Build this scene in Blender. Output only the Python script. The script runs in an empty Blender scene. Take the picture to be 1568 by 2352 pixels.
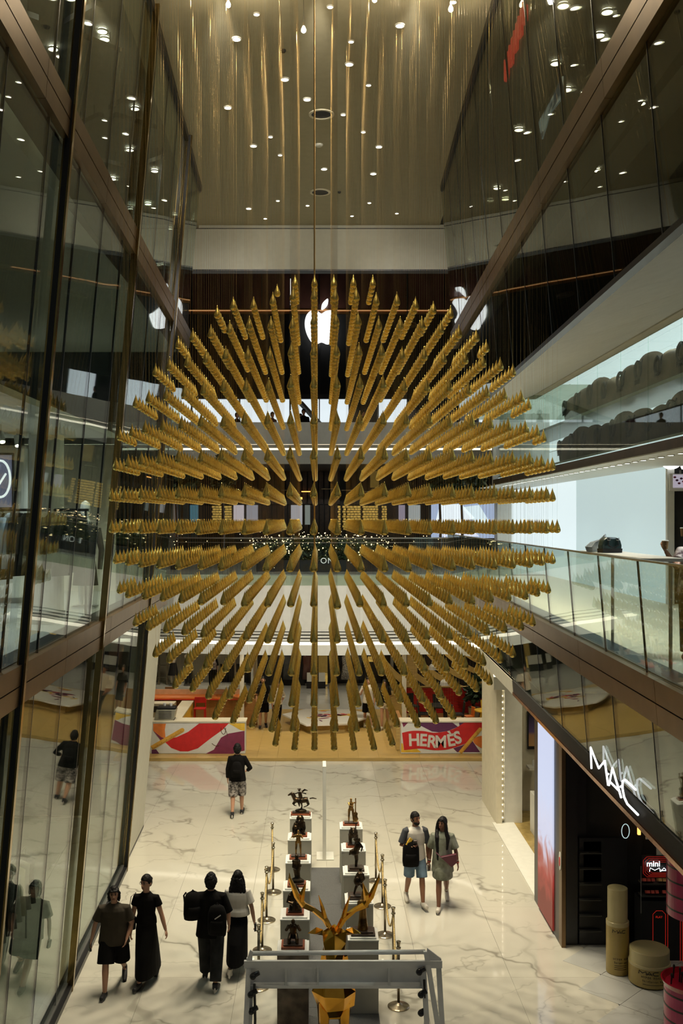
import bpy, bmesh, math, random
from mathutils import Vector, Matrix
random.seed(7)
SC = bpy.context.scene
COL = SC.collection
PI = math.pi
R = math.radians

# ------------------------------------------------------------------ camera, world, exposure
CAMZ = 7.3
F = 2287.0            # focal length in pixels of the 2352 px high frame (35 mm lens)
cam_d = bpy.data.cameras.new('camera')
cam = bpy.data.objects.new('camera', cam_d)
COL.objects.link(cam)
cam.location = (0, 0, CAMZ)
cam.rotation_euler = (PI / 2, 0, 0)
cam_d.sensor_fit = 'VERTICAL'
cam_d.sensor_height = 36.0
cam_d.lens = 36.0 * F / 2352.0
cam_d.shift_x = (784 - 730) / 2352.0
cam_d.shift_y = (1195 - 1176) / 2352.0
cam_d.clip_end = 300
SC.camera = cam
w = bpy.data.worlds.new('world'); SC.world = w; w.use_nodes = True
w.node_tree.nodes['Background'].inputs[0].default_value = (0.62, 0.66, 0.66, 1)
w.node_tree.nodes['Background'].inputs[1].default_value = 0.12
SC.view_settings.view_transform = 'Standard'
SC.view_settings.look = 'None'
SC.view_settings.gamma = 1.0
SC.view_settings.use_curve_mapping = False
SC.view_settings.exposure = 0.0
cy = SC.cycles
cy.max_bounces = 5; cy.diffuse_bounces = 2; cy.glossy_bounces = 3
cy.transmission_bounces = 4; cy.transparent_max_bounces = 20
cy.caustics_reflective = False; cy.caustics_refractive = False
cy.sample_clamp_indirect = 4.0; cy.sample_clamp_direct = 0.0
cy.use_light_tree = True
cy.use_adaptive_sampling = True; cy.adaptive_threshold = .1; cy.adaptive_min_samples = 16

def area(name, loc, size, power, col=(1, .93, .8), rot=(0, 0, 0), size_y=None, parent=None, spread=PI):
    l = bpy.data.lights.new(name, 'AREA'); l.energy = power; l.color = col
    l.shape = 'RECTANGLE'; l.size = size; l.size_y = size_y or size; l.spread = spread
    o = bpy.data.objects.new(name, l); COL.objects.link(o); o.location = loc; o.rotation_euler = rot
    if parent: o.parent = parent
    return o
WARM = (1.0, .87, .64)
# ------------------------------------------------------------------ helpers
def px(x, Y): return (x - 730.0) / F * Y
def pz(y, Y): return CAMZ + (1195.0 - y) / F * Y
def fy(y): return CAMZ * F / (y - 1195.0)       # depth of a floor point

_T = ['', 'first', 'second', 'third', 'fourth', 'fifth', 'sixth', 'seventh', 'eighth', 'ninth', 'tenth', 'eleventh', 'twelfth', 'thirteenth', 'fourteenth', 'fifteenth', 'sixteenth', 'seventeenth', 'eighteenth', 'nineteenth']
_D = {20: 'twent', 30: 'thirt', 40: 'fort', 50: 'fift'}
def ordn(n):
    if n < 20: return _T[n]
    d = n // 10 * 10; return _D[d] + 'ieth' if n % 10 == 0 else _D[d] + 'y-' + _T[n % 10]

def tag(o, label=None, cat=None, group=None, kind=None):
    if label: o['label'] = label
    if cat: o['category'] = cat
    if group: o['group'] = group
    if kind: o['kind'] = kind
    return o

def E(name, loc, rz=0, label=None, cat=None, group=None, kind=None, parent=None):
    o = bpy.data.objects.new(name, None); COL.objects.link(o)
    o.location = loc; o.rotation_euler = (0, 0, rz); o.empty_display_size = .1
    if parent: o.parent = parent
    return tag(o, label, cat, group, kind)

def wloc(o):
    v = Vector((0, 0, 0))
    while o is not None:
        v += Vector(o.location); o = o.parent
    return v

class MB:
    def __init__(s): s.v = []; s.f = []; s.smooth = False
    def add(s, vs, fs):
        n = len(s.v); s.v.extend([tuple(v) for v in vs]); s.f.extend([tuple(i + n for i in f) for f in fs]); return s
    def hexa(s, p):      # 8 points: bottom 4 ccw then top 4
        return s.add(p, [(3, 2, 1, 0), (4, 5, 6, 7), (0, 1, 5, 4), (1, 2, 6, 5), (2, 3, 7, 6), (3, 0, 4, 7)])
    def box(s, x0, x1, y0, y1, z0, z1):
        return s.hexa([(x0, y0, z0), (x1, y0, z0), (x1, y1, z0), (x0, y1, z0), (x0, y0, z1), (x1, y0, z1), (x1, y1, z1), (x0, y1, z1)])
    def cbox(s, c, d, rz=0, tilt=None):
        m = Matrix.Rotation(rz, 3, 'Z')
        if tilt: m = m @ Matrix.Rotation(tilt[1], 3, tilt[0])
        pts = []
        for z in (-1, 1):
            for (x, y) in ((-1, -1), (1, -1), (1, 1), (-1, 1)):
                pts.append(Vector(c) + m @ Vector((x * d[0] / 2, y * d[1] / 2, z * d[2] / 2)))
        return s.hexa(pts)
    def rings(s, rr, n=12, cap=True):   # rings of points
        k = len(rr); vs = []; fs = []
        for r in rr: vs.extend(r)
        for i in range(k - 1):
            for j in range(n):
                fs.append((i * n + j, i * n + (j + 1) % n, (i + 1) * n + (j + 1) % n, (i + 1) * n + j))
        if cap:
            fs.append(tuple(range(n))[::-1]); fs.append(tuple((k - 1) * n + j for j in range(n)))
        return s.add(vs, fs)
    def loft(s, spec, n=14, rot=0):     # spec: (cx,cy,z,rx,ry)
        return s.rings([[(cx + rx * math.cos(rot + 2 * PI * j / n), cy_ + ry * math.sin(rot + 2 * PI * j / n), z) for j in range(n)] for (cx, cy_, z, rx, ry) in spec], n)
    def lathe(s, prof, c=(0, 0, 0), n=20):   # prof: (r,z)
        return s.loft([(c[0], c[1], c[2] + z, r, r) for r, z in prof], n)
    def tube(s, pts, rad, n=8, cap=True, flat=1.0, rot=0):
        pts = [Vector(p) for p in pts]
        if not hasattr(rad, '__len__'): rad = [rad] * len(pts)
        rr = []; up = None
        for i, p in enumerate(pts):
            t = (pts[min(i + 1, len(pts) - 1)] - pts[max(i - 1, 0)])
            if t.length < 1e-9: t = Vector((0, 0, 1))
            t.normalize()
            if up is None:
                up = Vector((0, 1, 0)) if abs(t.y) < .9 else Vector((1, 0, 0))
            a = t.cross(up)
            if a.length < 1e-6: a = t.orthogonal()
            a.normalize(); b = a.cross(t).normalized(); up = b
            rr.append([p + a * math.cos(rot + 2 * PI * j / n) * rad[i] + b * math.sin(rot + 2 * PI * j / n) * rad[i] * flat for j in range(n)])
        return s.rings(rr, n, cap)
    def ball(s, c, r, n=12, m=8, mat=None):
        if not hasattr(r, '__len__'): r = (r, r, r)
        vs = []; fs = []
        for i in range(m + 1):
            a = PI * (i + .001) / (m + .002) ; 
            for j in range(n):
                b = 2 * PI * j / n
                v = Vector((r[0] * math.sin(a) * math.cos(b), r[1] * math.sin(a) * math.sin(b), r[2] * math.cos(a)))
                if mat: v = mat @ v
                vs.append(v + Vector(c))
        for i in range(m):
            for j in range(n):
                fs.append((i * n + j, (i + 1) * n + j, (i + 1) * n + (j + 1) % n, i * n + (j + 1) % n))
        fs.append(tuple(range(n))); fs.append(tuple(m * n + j for j in range(n))[::-1])
        return s.add(vs, fs)
    def prism(s, poly, fn):   # fn(u,v,k) -> 3d point for k=0 front,1 back
        n = len(poly)
        vs = [fn(u, v, 0) for u, v in poly] + [fn(u, v, 1) for u, v in poly]
        fs = [tuple(range(n)), tuple(range(2 * n - 1, n - 1, -1))] + [(i, i + n, (i + 1) % n + n, (i + 1) % n) for i in range(n)]
        return s.add(vs, fs)
    def build(s, name, mat, parent=None, world=True, smooth=False, remesh=0, sm=4, bevel=0, label=None, cat=None, group=None, kind=None):
        if parent is not None:
            org = wloc(parent) if world else Vector((0, 0, 0))
        elif world and s.v:
            xs = [v[0] for v in s.v]; ys = [v[1] for v in s.v]; zs = [v[2] for v in s.v]
            org = Vector(((min(xs) + max(xs)) / 2, (min(ys) + max(ys)) / 2, min(zs)))
        else: org = Vector((0, 0, 0))
        me = bpy.data.meshes.new(name)
        me.from_pydata([(v[0] - org.x, v[1] - org.y, v[2] - org.z) for v in s.v], [], s.f)
        me.materials.append(mat)
        bm = bmesh.new(); bm.from_mesh(me); bmesh.ops.recalc_face_normals(bm, faces=bm.faces); bm.to_mesh(me); bm.free()
        if smooth:
            me.polygons.foreach_set('use_smooth', [True] * len(me.polygons))
        o = bpy.data.objects.new(name, me); COL.objects.link(o)
        if parent is not None: o.parent = parent
        else: o.location = org
        if remesh:
            m = o.modifiers.new('remesh', 'REMESH'); m.mode = 'VOXEL'; m.voxel_size = remesh; m.use_smooth_shade = True
            if sm:
                m = o.modifiers.new('smooth', 'SMOOTH'); m.iterations = sm; m.factor = .5
        if bevel:
            m = o.modifiers.new('bevel', 'BEVEL'); m.width = bevel; m.segments = 2
        return tag(o, label, cat, group, kind)

def box(name, mat, b, parent=None, **k): return MB().box(*b).build(name, mat, parent, **k)

def copy_tree(o, parent=None):
    c = o.copy(); COL.objects.link(c)
    if parent is not None: c.parent = parent
    for ch in list(o.children): copy_tree(ch, c)
    return c

def smoothpts(p, n=6, closed=True):
    out = []; L = len(p)
    rng = range(L) if closed else range(L - 1)
    for i in rng:
        g = (lambda k: p[k % L]) if closed else (lambda k: p[max(0, min(L - 1, k))])
        a, b, c, d = g(i - 1), g(i), g(i + 1), g(i + 2)
        for k in range(n):
            t = k / n
            out.append(tuple(.5 * ((2 * b[q]) + (-a[q] + c[q]) * t + (2 * a[q] - 5 * b[q] + 4 * c[q] - d[q]) * t * t + (-a[q] + 3 * b[q] - 3 * c[q] + d[q]) * t ** 3) for q in range(len(b))))
    if not closed: out.append(tuple(p[-1]))
    return out

# ------------------------------------------------------------------ materials
def newmat(name):
    m = bpy.data.materials.new(name); m.use_nodes = True
    return m, m.node_tree, m.node_tree.nodes['Principled BSDF']

def mat(name, col, rough=.5, metal=0, var=.08, scale=6, bump=0, coat=0, emit=0, spec=.5, alpha=1, stretch=None, col2=None):
    m, nt, b = newmat(name)
    N = nt.nodes; L = nt.links
    tc = N.new('ShaderNodeTexCoord'); mp = N.new('ShaderNodeMapping'); nz = N.new('ShaderNodeTexNoise'); rp = N.new('ShaderNodeValToRGB')
    L.new(tc.outputs['Object'], mp.inputs[0]); L.new(mp.outputs[0], nz.inputs['Vector']); L.new(nz.outputs['Fac'], rp.inputs[0])
    if stretch: mp.inputs['Scale'].default_value = stretch
    nz.inputs['Scale'].default_value = scale; nz.inputs['Detail'].default_value = 4
    c2 = col2 or tuple(max(0, c * (1 - var)) for c in col)
    c1 = tuple(min(1, c * (1 + var)) for c in col)
    rp.color_ramp.elements[0].position = .35; rp.color_ramp.elements[1].position = .65
    rp.color_ramp.elements[0].color = (*c2, 1); rp.color_ramp.elements[1].color = (*c1, 1)
    L.new(rp.outputs[0], b.inputs['Base Color'])
    b.inputs['Roughness'].default_value = rough; b.inputs['Metallic'].default_value = metal
    b.inputs['Coat Weight'].default_value = coat; b.inputs['Specular IOR Level'].default_value = spec
    if emit:
        L.new(rp.outputs[0], b.inputs['Emission Color']); b.inputs['Emission Strength'].default_value = emit
    if bump:
        bp = N.new('ShaderNodeBump'); bp.inputs['Strength'].default_value = bump; bp.inputs['Distance'].default_value = .01
        L.new(nz.outputs['Fac'], bp.inputs['Height']); L.new(bp.outputs[0], b.inputs['Normal'])
    return m

def glass(name, tint, f0=.05, wob=0.0, rim=1.0):
    """thin sheet of glass: tinted see-through plus a mirror share by Schlick's law"""
    m = bpy.data.materials.new(name); m.use_nodes = True; nt = m.node_tree; N = nt.nodes; L = nt.links
    N.clear()
    out = N.new('ShaderNodeOutputMaterial'); mx = N.new('ShaderNodeMixShader'); tr = N.new('ShaderNodeBsdfTransparent')
    gl = N.new('ShaderNodeBsdfGlossy'); g = N.new('ShaderNodeNewGeometry')
    tr.inputs[0].default_value = (*tint, 1); gl.inputs['Roughness'].default_value = .015; gl.inputs[0].default_value = (.9, .92, .9, 1)
    dt = N.new('ShaderNodeVectorMath'); dt.operation = 'DOT_PRODUCT'; L.new(g.outputs['Incoming'], dt.inputs[0]); L.new(g.outputs['Normal'], dt.inputs[1])
    def mt(op, a, b=None, c=None, clamp=False):
        n = N.new('ShaderNodeMath'); n.operation = op; n.use_clamp = clamp
        for k, v in enumerate((a, b, c)):
            if v is None: continue
            if hasattr(v, 'links'): L.new(v, n.inputs[k])
            else: n.inputs[k].default_value = v
        return n.outputs[0]
    ab = mt('ABSOLUTE', dt.outputs['Value']); om = mt('SUBTRACT', 1.0, ab); p5 = mt('POWER', om, 5.0)
    fr = mt('MULTIPLY_ADD', p5, (1 - f0) * rim, f0, True)
    L.new(fr, mx.inputs[0]); L.new(tr.outputs[0], mx.inputs[1]); L.new(gl.outputs[0], mx.inputs[2]); L.new(mx.outputs[0], out.inputs[0])
    if wob:
        nz = N.new('ShaderNodeTexNoise'); nz.inputs['Scale'].default_value = .5; nz.inputs['Detail'].default_value = 0
        bp = N.new('ShaderNodeBump'); bp.inputs['Strength'].default_value = wob; bp.inputs['Distance'].default_value = .1
        L.new(g.outputs['Position'], nz.inputs['Vector']); L.new(nz.outputs['Fac'], bp.inputs['Height'])
        L.new(bp.outputs[0], gl.inputs['Normal'])
    return m

def emis(name, col, s):
    m = bpy.data.materials.new(name); m.use_nodes = True; nt = m.node_tree; N = nt.nodes; L = nt.links
    b = N['Principled BSDF']
    b.inputs['Base Color'].default_value = (*[c * .3 for c in col], 1)
    b.inputs['Emission Color'].default_value = (*col, 1); b.inputs['Emission Strength'].default_value = s
    return m

def marble(name, base, vein, rough=.045, scale=.22):
    """polished marble: long branching veins (distorted bands broken up by noise), in world space so they run across the tiles"""
    m, nt, b = newmat(name); N = nt.nodes; L = nt.links
    g = N.new('ShaderNodeNewGeometry')
    def nd(t, **k):
        n = N.new(t)
        for a, v in k.items():
            if a in n.inputs: n.inputs[a].default_value = v
        return n
    def vein_(rotz, sc, dist, width, amp, off):
        mp = nd('ShaderNodeMapping'); mp.inputs['Rotation'].default_value = (0, 0, rotz); mp.inputs['Location'].default_value = (off, off * .7, 0); L.new(g.outputs['Position'], mp.inputs[0])
        wv = nd('ShaderNodeTexWave', Scale=sc, Distortion=dist, Detail=5.0); wv.inputs['Detail Scale'].default_value = 1.1; wv.inputs['Detail Roughness'].default_value = .62; wv.bands_direction = 'Y'; wv.wave_profile = 'SIN'
        L.new(mp.outputs[0], wv.inputs[0])
        rp = N.new('ShaderNodeValToRGB'); cr = rp.color_ramp; cr.elements[0].position = 1 - width * 6; cr.elements[0].color = (0, 0, 0, 1); e = cr.elements.new(1 - width); e.color = (.35, .35, .35, 1); cr.elements[-1].position = 1; cr.elements[-1].color = (1, 1, 1, 1)
        L.new(wv.outputs['Fac'], rp.inputs[0])
        mk = nd('ShaderNodeTexNoise', Scale=.55, Detail=3.0); L.new(mp.outputs[0], mk.inputs['Vector'])
        mr = nd('ShaderNodeMapRange'); mr.inputs['From Min'].default_value = .42; mr.inputs['From Max'].default_value = .62; mr.inputs['To Max'].default_value = amp; L.new(mk.outputs['Fac'], mr.inputs[0])
        mu = N.new('ShaderNodeMath'); mu.operation = 'MULTIPLY'; L.new(rp.outputs[0], mu.inputs[0]); L.new(mr.outputs[0], mu.inputs[1]); return mu.outputs[0]
    a = vein_(.55, .17, 11.0, .006, .95, 3.1); c = vein_(-.5, .26, 14.0, .004, .55, 11.7); d = vein_(1.35, .12, 9.0, .012, .6, 7.3)
    m1 = N.new('ShaderNodeMath'); m1.operation = 'MAXIMUM'; L.new(a, m1.inputs[0]); L.new(c, m1.inputs[1])
    m2 = N.new('ShaderNodeMath'); m2.operation = 'MAXIMUM'; L.new(m1.outputs[0], m2.inputs[0]); L.new(d, m2.inputs[1])
    n3 = nd('ShaderNodeTexNoise', Scale=.7, Detail=4.0); L.new(g.outputs['Position'], n3.inputs['Vector'])
    m4 = N.new('ShaderNodeMath'); m4.operation = 'MULTIPLY_ADD'; m4.use_clamp = True; L.new(n3.outputs['Fac'], m4.inputs[0]); m4.inputs[1].default_value = .25; L.new(m2.outputs[0], m4.inputs[2])
    mx = N.new('ShaderNodeMixRGB'); mx.inputs[1].default_value = (*base, 1); mx.inputs[2].default_value = (*vein, 1); L.new(m4.outputs[0], mx.inputs[0])
    L.new(mx.outputs[0], b.inputs['Base Color']); b.inputs['Roughness'].default_value = rough
    return m

def stripes(name, c1, c2, scale, axis='X', rough=.4, metal=0, dist=0.0):
    m, nt, b = newmat(name); N = nt.nodes; L = nt.links
    tc = N.new('ShaderNodeTexCoord'); wv = N.new('ShaderNodeTexWave'); wv.bands_direction = axis; wv.inputs['Scale'].default_value = scale; wv.inputs['Distortion'].default_value = dist
    rp = N.new('ShaderNodeValToRGB'); rp.color_ramp.elements[0].position = .45; rp.color_ramp.elements[1].position = .55
    rp.color_ramp.elements[0].color = (*c1, 1); rp.color_ramp.elements[1].color = (*c2, 1)
    L.new(tc.outputs['Object'], wv.inputs[0]); L.new(wv.outputs['Fac'], rp.inputs[0]); L.new(rp.outputs[0], b.inputs['Base Color'])
    b.inputs['Roughness'].default_value = rough; b.inputs['Metallic'].default_value = metal
    return m

M = {}
M['floor'] = marble('polished marble', (.60, .575, .49), (.29, .275, .225))
M['floor2'] = marble('grey marble', (.50, .50, .47), (.33, .33, .3))
M['ceil'] = mat('ceiling paint', (.40, .355, .235), .75, var=.03)
M['fascia'] = mat('cream fascia paint', (.56, .54, .44), .6, var=.03)
M['white'] = mat('white paint', (.74, .73, .66), .55, var=.03)
M['cream'] = mat('cream panel', (.72, .66, .50), .5, var=.04)
M['bronze_metal'] = mat('dark bronze cladding', (.165, .105, .052), .36, .85, var=.12, scale=3)
M['gold_post'] = mat('brown gold post', (.36, .25, .09), .16, .95, var=.1)
M['black'] = mat('black satin', (.012, .012, .013), .35, var=.1)
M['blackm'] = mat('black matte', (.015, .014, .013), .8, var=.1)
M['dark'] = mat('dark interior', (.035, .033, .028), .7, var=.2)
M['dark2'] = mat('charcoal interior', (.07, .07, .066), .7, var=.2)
M['joint'] = mat('black glass joint', (.008, .01, .009), .3)
M['glassL'] = glass('tinted facade glass', (.80, .86, .83), .075, .10, .75)
M['glassR'] = glass('dark facade glass', (.66, .69, .62), .04, .06, .85)
M['glassB'] = glass('balustrade glass', (.84, .91, .87), .06, .10, .9)
M['glassC'] = glass('clear rail glass', (.90, .95, .92), .03, 0, .65)
M['gold'] = mat('gold drop finish', (.97, .67, .17), .22, .80, var=.12, scale=14)
M['wire'] = mat('brass wire', (.62, .42, .17), .35, .8, var=.2, scale=3)
M['carpet'] = mat('grey carpet', (.10, .10, .098), .95, var=.25, scale=120, bump=.3)
M['pedestal'] = mat('pedestal paint', (.46, .44, .37), .5, var=.03)
M['plate'] = mat('white acrylic', (.80, .79, .74), .3, var=.02)
M['bronze'] = mat('cast bronze', (.055, .035, .018), .32, .85, var=.5, scale=9, bump=.3, col2=(.012, .01, .008))
M['bronze2'] = mat('golden bronze', (.30, .17, .05), .3, .9, var=.5, scale=7, bump=.3, col2=(.05, .03, .012))
M['redwood'] = mat('red wooden plinth', (.26, .065, .022), .35, var=.25, scale=5, stretch=(1, 8, 8), coat=.3)
M['darkwood'] = mat('dark wooden plinth', (.045, .022, .012), .35, var=.3, coat=.3)
M['brass'] = mat('brushed brass', (.40, .34, .24), .25, .95, var=.1)
M['rope'] = mat('gold rope', (.55, .40, .16), .55, .2, var=.4, scale=60, bump=.4)
M['wood'] = mat('honey wood', (.50, .335, .105), .38, var=.12, scale=2.5, stretch=(1, 9, 9), coat=.15)
M['woodd'] = mat('brown wood panel', (.36, .17, .05), .45, var=.15, scale=2.5, stretch=(1, 1, 12))
M['light'] = emis('downlight lens', (1, .90, .70), 14)
M['lightc'] = emis('cool downlight lens', (.9, .97, 1), 16)
M['bulb'] = emis('bulb glow', (1, .80, .45), 60)
M['led'] = emis('warm led cove', (1, .90, .70), 1.5)
M['ledtop'] = emis('led slot glow', (1, .86, .62), .9)
M['logo'] = emis('lit white sign', (.97, .99, 1), 1.6)
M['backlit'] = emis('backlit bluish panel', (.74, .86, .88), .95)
M['backlit2'] = emis('backlit wall panel', (.58, .72, .72), .78)  # emission stands in for light falling on the white gallery wall
M['winlit'] = emis('lit window', (.80, .90, .95), .95)
M['neon'] = emis('red neon', (.9, .03, .02), .9)
M['amber'] = emis('amber lamp glow', (1, .45, .1), 2.2)
M['steel'] = mat('brushed steel', (.45, .44, .42), .3, .9)
# ------------------------------------------------------------------ setting
def XL(z, y): return -(3.90 + .03 * (y - 14.5) - .088 * z)
def XR(z, y): return 4.0 + .03 * (y - 14.4) - .085 * z
ZC = 15.3
def wallseg(mb, X, y0, y1, z0, z1, a, b):
    """slab on a leaning facade: a..b = offsets from the facade plane towards the hall (positive)"""
    sg = 1 if X is XL else -1
    P = lambda z, y, o: (X(z, y) + sg * o, y, z)
    return mb.hexa([P(z0, y0, a), P(z0, y0, b), P(z0, y1, b), P(z0, y1, a), P(z1, y0, a), P(z1, y0, b), P(z1, y1, b), P(z1, y1, a)])

# ground floor: marble tiles 1.45 m wide, laid to x = 1.63
fl = E('floor', (0, 0, 0), kind='structure')
tile_me = {}
def tile(x0, x1, y0, y1, z=0):
    g = .0018
    key = (round(x1 - x0, 3), round(y1 - y0, 3))
    if key not in tile_me:
        o = MB().box(g, key[0] - g, g, key[1] - g, -.05, 0).build('tile', M['floor'], fl, world=False); tile_me[key] = o.data
        o.location = (x0, y0, z)
    else:
        o = bpy.data.objects.new('tile', tile_me[key]); COL.objects.link(o); o.parent = fl; o.location = (x0, y0, z)
NX_ = [1.63 + 1.45 * k for k in range(-5, 3)] + [8.9]
nx = [1.63 + 1.45 * k for k in range(-5, 5)]
ys = [7.2 + 2.9 * k for k in range(-6, 9)]
for i in range(len(nx) - 1):
    for j in range(len(ys) - 1):
        x1_ = nx[i + 1]
        if nx[i] > 4.5 and ys[j] < 18.5: continue
        tile(nx[i], nx[i + 1], ys[j], min(ys[j + 1], 30.15))
box('bed', M['fascia'], (-12, 12, -11, 60, -.3, -.051), fl)
# shop floor tiles, diagonal, at the cosmetics shop
sf = E('floor_shop', (4.53, 13, 0), kind='structure')
for i in range(-6, 10):
    for j in range(-6, 10):
        c = (4.55 + (i - j) * .5, 13.5 + (i + j) * .5)
        if 4.3 < c[0] < 9 and 9.5 < c[1] < 18.5:
            MB().cbox((c[0], c[1], -.022), (.7, .7, .05), PI / 4).build('tile', M['floor2'], sf)
box('floor_rear', M['floor2'], (-12, 12, 38, 60, -.05, .0), kind='structure')
box('floor_rear_aisle', M['floor2'], (-12, 12, 30.15, 38, -.05, .0), kind='structure')

# ceiling
cl = E('ceiling', (0, 0, ZC), kind='structure')
MB().hexa([(-2.4, -10, ZC), (2.4, -10, ZC), (3.3, 27, ZC), (-3.3, 27, ZC), (-2.4, -10, ZC + .3), (2.4, -10, ZC + .3), (3.3, 27, ZC + .3), (-3.3, 27, ZC + .3)]).build('ceiling_board', M['ceil'], cl)
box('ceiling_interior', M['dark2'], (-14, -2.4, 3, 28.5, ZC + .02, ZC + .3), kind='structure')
box('ceiling_shop', M['blackm'], (2.4, 14, 3, 28.5, ZC + .02, ZC + .3), kind='structure')
# bulkhead at the end of the atrium ceiling
bk = E('wall_bulkhead', (0, 27, 14.08), kind='structure')
box('bulkhead_board', M['fascia'], (-9, 9, 27, 27.25, 14.1, 15.36), bk)
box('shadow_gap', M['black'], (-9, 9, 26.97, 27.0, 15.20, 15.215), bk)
box('lower_edge', M['black'], (-9, 9, 26.98, 27.3, 14.06, 14.1), bk)

# left glass wall ------------------------------------------------
wl = E('wall_left', (-3.9, 14, 0), kind='structure')
ycols = [7.2 + 1.62 * 0 + (20.7 - 7.2) / 9 * k for k in range(10)]
rows = [(0.12, 5.27), (5.72, 11.42), (11.82, ZC)]
def pane(W, X, y0, y1, z0, z1, m, name='pane'):
    g = .012
    return wallseg(MB(), X, y0 + g, y1 - g, z0, z1, 0, .02).build(name, m, W)
for k in range(9):
    for (z0, z1) in rows: pane(wl, XL, ycols[k], ycols[k + 1], z0, z1, M['glassL'])
for (a, b_) in ((20.7, 22.25), (22.25, 23.8)):
    for (z0, z1) in rows[1:]: pane(wl, XL, a, b_, z0, z1, M['glassL'])
for k in range(10):
    wallseg(MB(), XL, ycols[k] - .011, ycols[k] + .011, 0.1, ZC, -.004, .022).build('joint', M['joint'], wl)
wallseg(MB(), XL, 22.24, 22.26, 5.7, ZC, -.004, .022).build('joint', M['joint'], wl)
for (z0, z1) in ((5.29, 5.5), (5.515, 5.74), (11.43, 11.62), (11.635, 11.83)):
    y = 6.5
    while y < 23.5:
        y1 = min(y + 3.24, 23.9)
        wallseg(MB(), XL, y + .004, y1 - .004, z0, z1, -.02, .09).build('beam_plate', M['bronze_metal'], wl); y = y1
for (z0, z1) in ((5.26, 5.75), (11.4, 11.84)):
    wallseg(MB(), XL, 6.5, 23.9, z0, z1, -.3, -.02).build('beam', M['black'], wl)
for yy in (10.8, 15.45, 20.72):
    wallseg(MB(), XL, yy - .04, yy + .04, 0, ZC, .03, .13).build('post', M['gold_post'], wl)
    if yy != 15.45: wallseg(MB(), XL, yy - .046, yy - .04, 0, ZC, .05, .11).build('post_face', M['black'], wl)
wallseg(MB(), XL, 6, 20.8, 0, .1, -.1, .12).build('base_rail', M['black'], wl)
wallseg(MB(), XL, 6, 20.8, .1, .14, -.02, .05).build('base_rail', M['steel'], wl)
# rounded corner at the far end of the upper glass, both sides
def corner(W, X, sg, m, rws):
    for (z0, z1) in rws:
        pts0 = []; pts1 = []
        for k in range(7):
            a = PI / 2 * k / 6
            dx, dy = .55 * (1 - math.cos(a)), .55 * math.sin(a)
            pts0.append((X(z0, 23.8) + sg * dx, 23.8 + dy)); pts1.append((X(z1, 23.8) + sg * dx, 23.8 + dy))
        pts0.append((sg * 8, 24.35)); pts1.append((sg * 8, 24.35))
        for i in range(7):
            a0, b0, a1, b1 = pts0[i], pts0[i + 1], pts1[i], pts1[i + 1]
            MB().hexa([(a0[0], a0[1], z0), (b0[0], b0[1], z0), (b0[0] + sg * .01, b0[1] + .02, z0), (a0[0] + sg * .02, a0[1] + .01, z0),
                       (a1[0], a1[1], z1), (b1[0], b1[1], z1), (b1[0] + sg * .01, b1[1] + .02, z1), (a1[0] + sg * .02, a1[1] + .01, z1)]).build('pane', m, W)
        if z1 > 14:
            MB().tube([(p[0], p[1], ZC - .06) for p in pts1[:-1]] , .06, 6).build('corner_rail', M['black'], W)
corner(wl, XL, -1, M['glassL'], rows[1:])
wallseg(MB(), XL, 5, 23.85, ZC - .12, ZC, -.05, .06).build('top_rail', M['black'], wl)
# end wall of the ground floor
we = E('wall_left_end', (-4.1, 22, 0), kind='structure')
wallseg(MB(), XL, 20.82, 23.7, .04, 5.3, -.25, .02).build('end_panel', M['fascia'], we)
wallseg(MB(), XL, 20.82, 23.72, 0, .04, -.25, .03).build('skirting', M['black'], we)

# right side ------------------------------------------------------
wr = E('wall_right', (4.0, 14, 3.9), kind='structure')
for k in range(-2, 10):
    y0 = 8.6 + 1.55 * k; y1 = y0 + 1.55
    pane(wr, XR, y0, y1, 4.22, 5.27, M['glassB'])
    pane(wr, XR, y0, y1, 9.76, 11.42, M['glassR'])
    pane(wr, XR, y0, y1, 11.82, ZC, M['glassR'])
    wallseg(MB(), XR, y0 - .01, y0 + .01, 4.22, 5.27, -.004, .024).build('joint', M['joint'], wr)
    wallseg(MB(), XR, y0 - .01, y0 + .01, 9.76, ZC, -.004, .024).build('joint', M['joint'], wr)
corner(wr, XR, 1, M['glassR'], [(9.76, ZC)])
wallseg(MB(), XR, 5, 23.85, ZC - .12, ZC, -.05, .06).build('top_rail', M['black'], wr)
wallseg(MB(), XR, 6, 24.0, 9.70, 9.76, -.06, .04).build('lower_rail', M['black'], wr)
for (z0, z1) in ((5.29, 5.5), (5.515, 5.74), (11.43, 11.62), (11.635, 11.83)):
    y = 6.5
    while y < 23.5:
        y1 = min(y + 3.24, 24.0)
        wallseg(MB(), XR, y + .004, y1 - .004, z0, z1, -.02, .09).build('beam_plate', M['bronze_metal'], wr); y = y1
for (z0, z1) in ((5.26, 5.75), (11.4, 11.84)):
    wallseg(MB(), XR, 6.5, 24.0, z0, z1, -.3, -.02).build('beam', M['black'], wr)
wallseg(MB(), XR, 5.4, 23.95, 3.98, 4.22, -.25, .04).build('fascia_band', M['blackm'], wr)
wallseg(MB(), XR, 5.4, 19.2, 3.93, 3.99, -.03, .06).build('copper_trim', mat('polished copper', (.45, .2, .1), .16, .95, var=.3), wr)
wallseg(MB(), XR, 19.2, 23.95, 3.93, 4.22, -.03, .05).build('fascia_trim', M['fascia'], wr)

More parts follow.
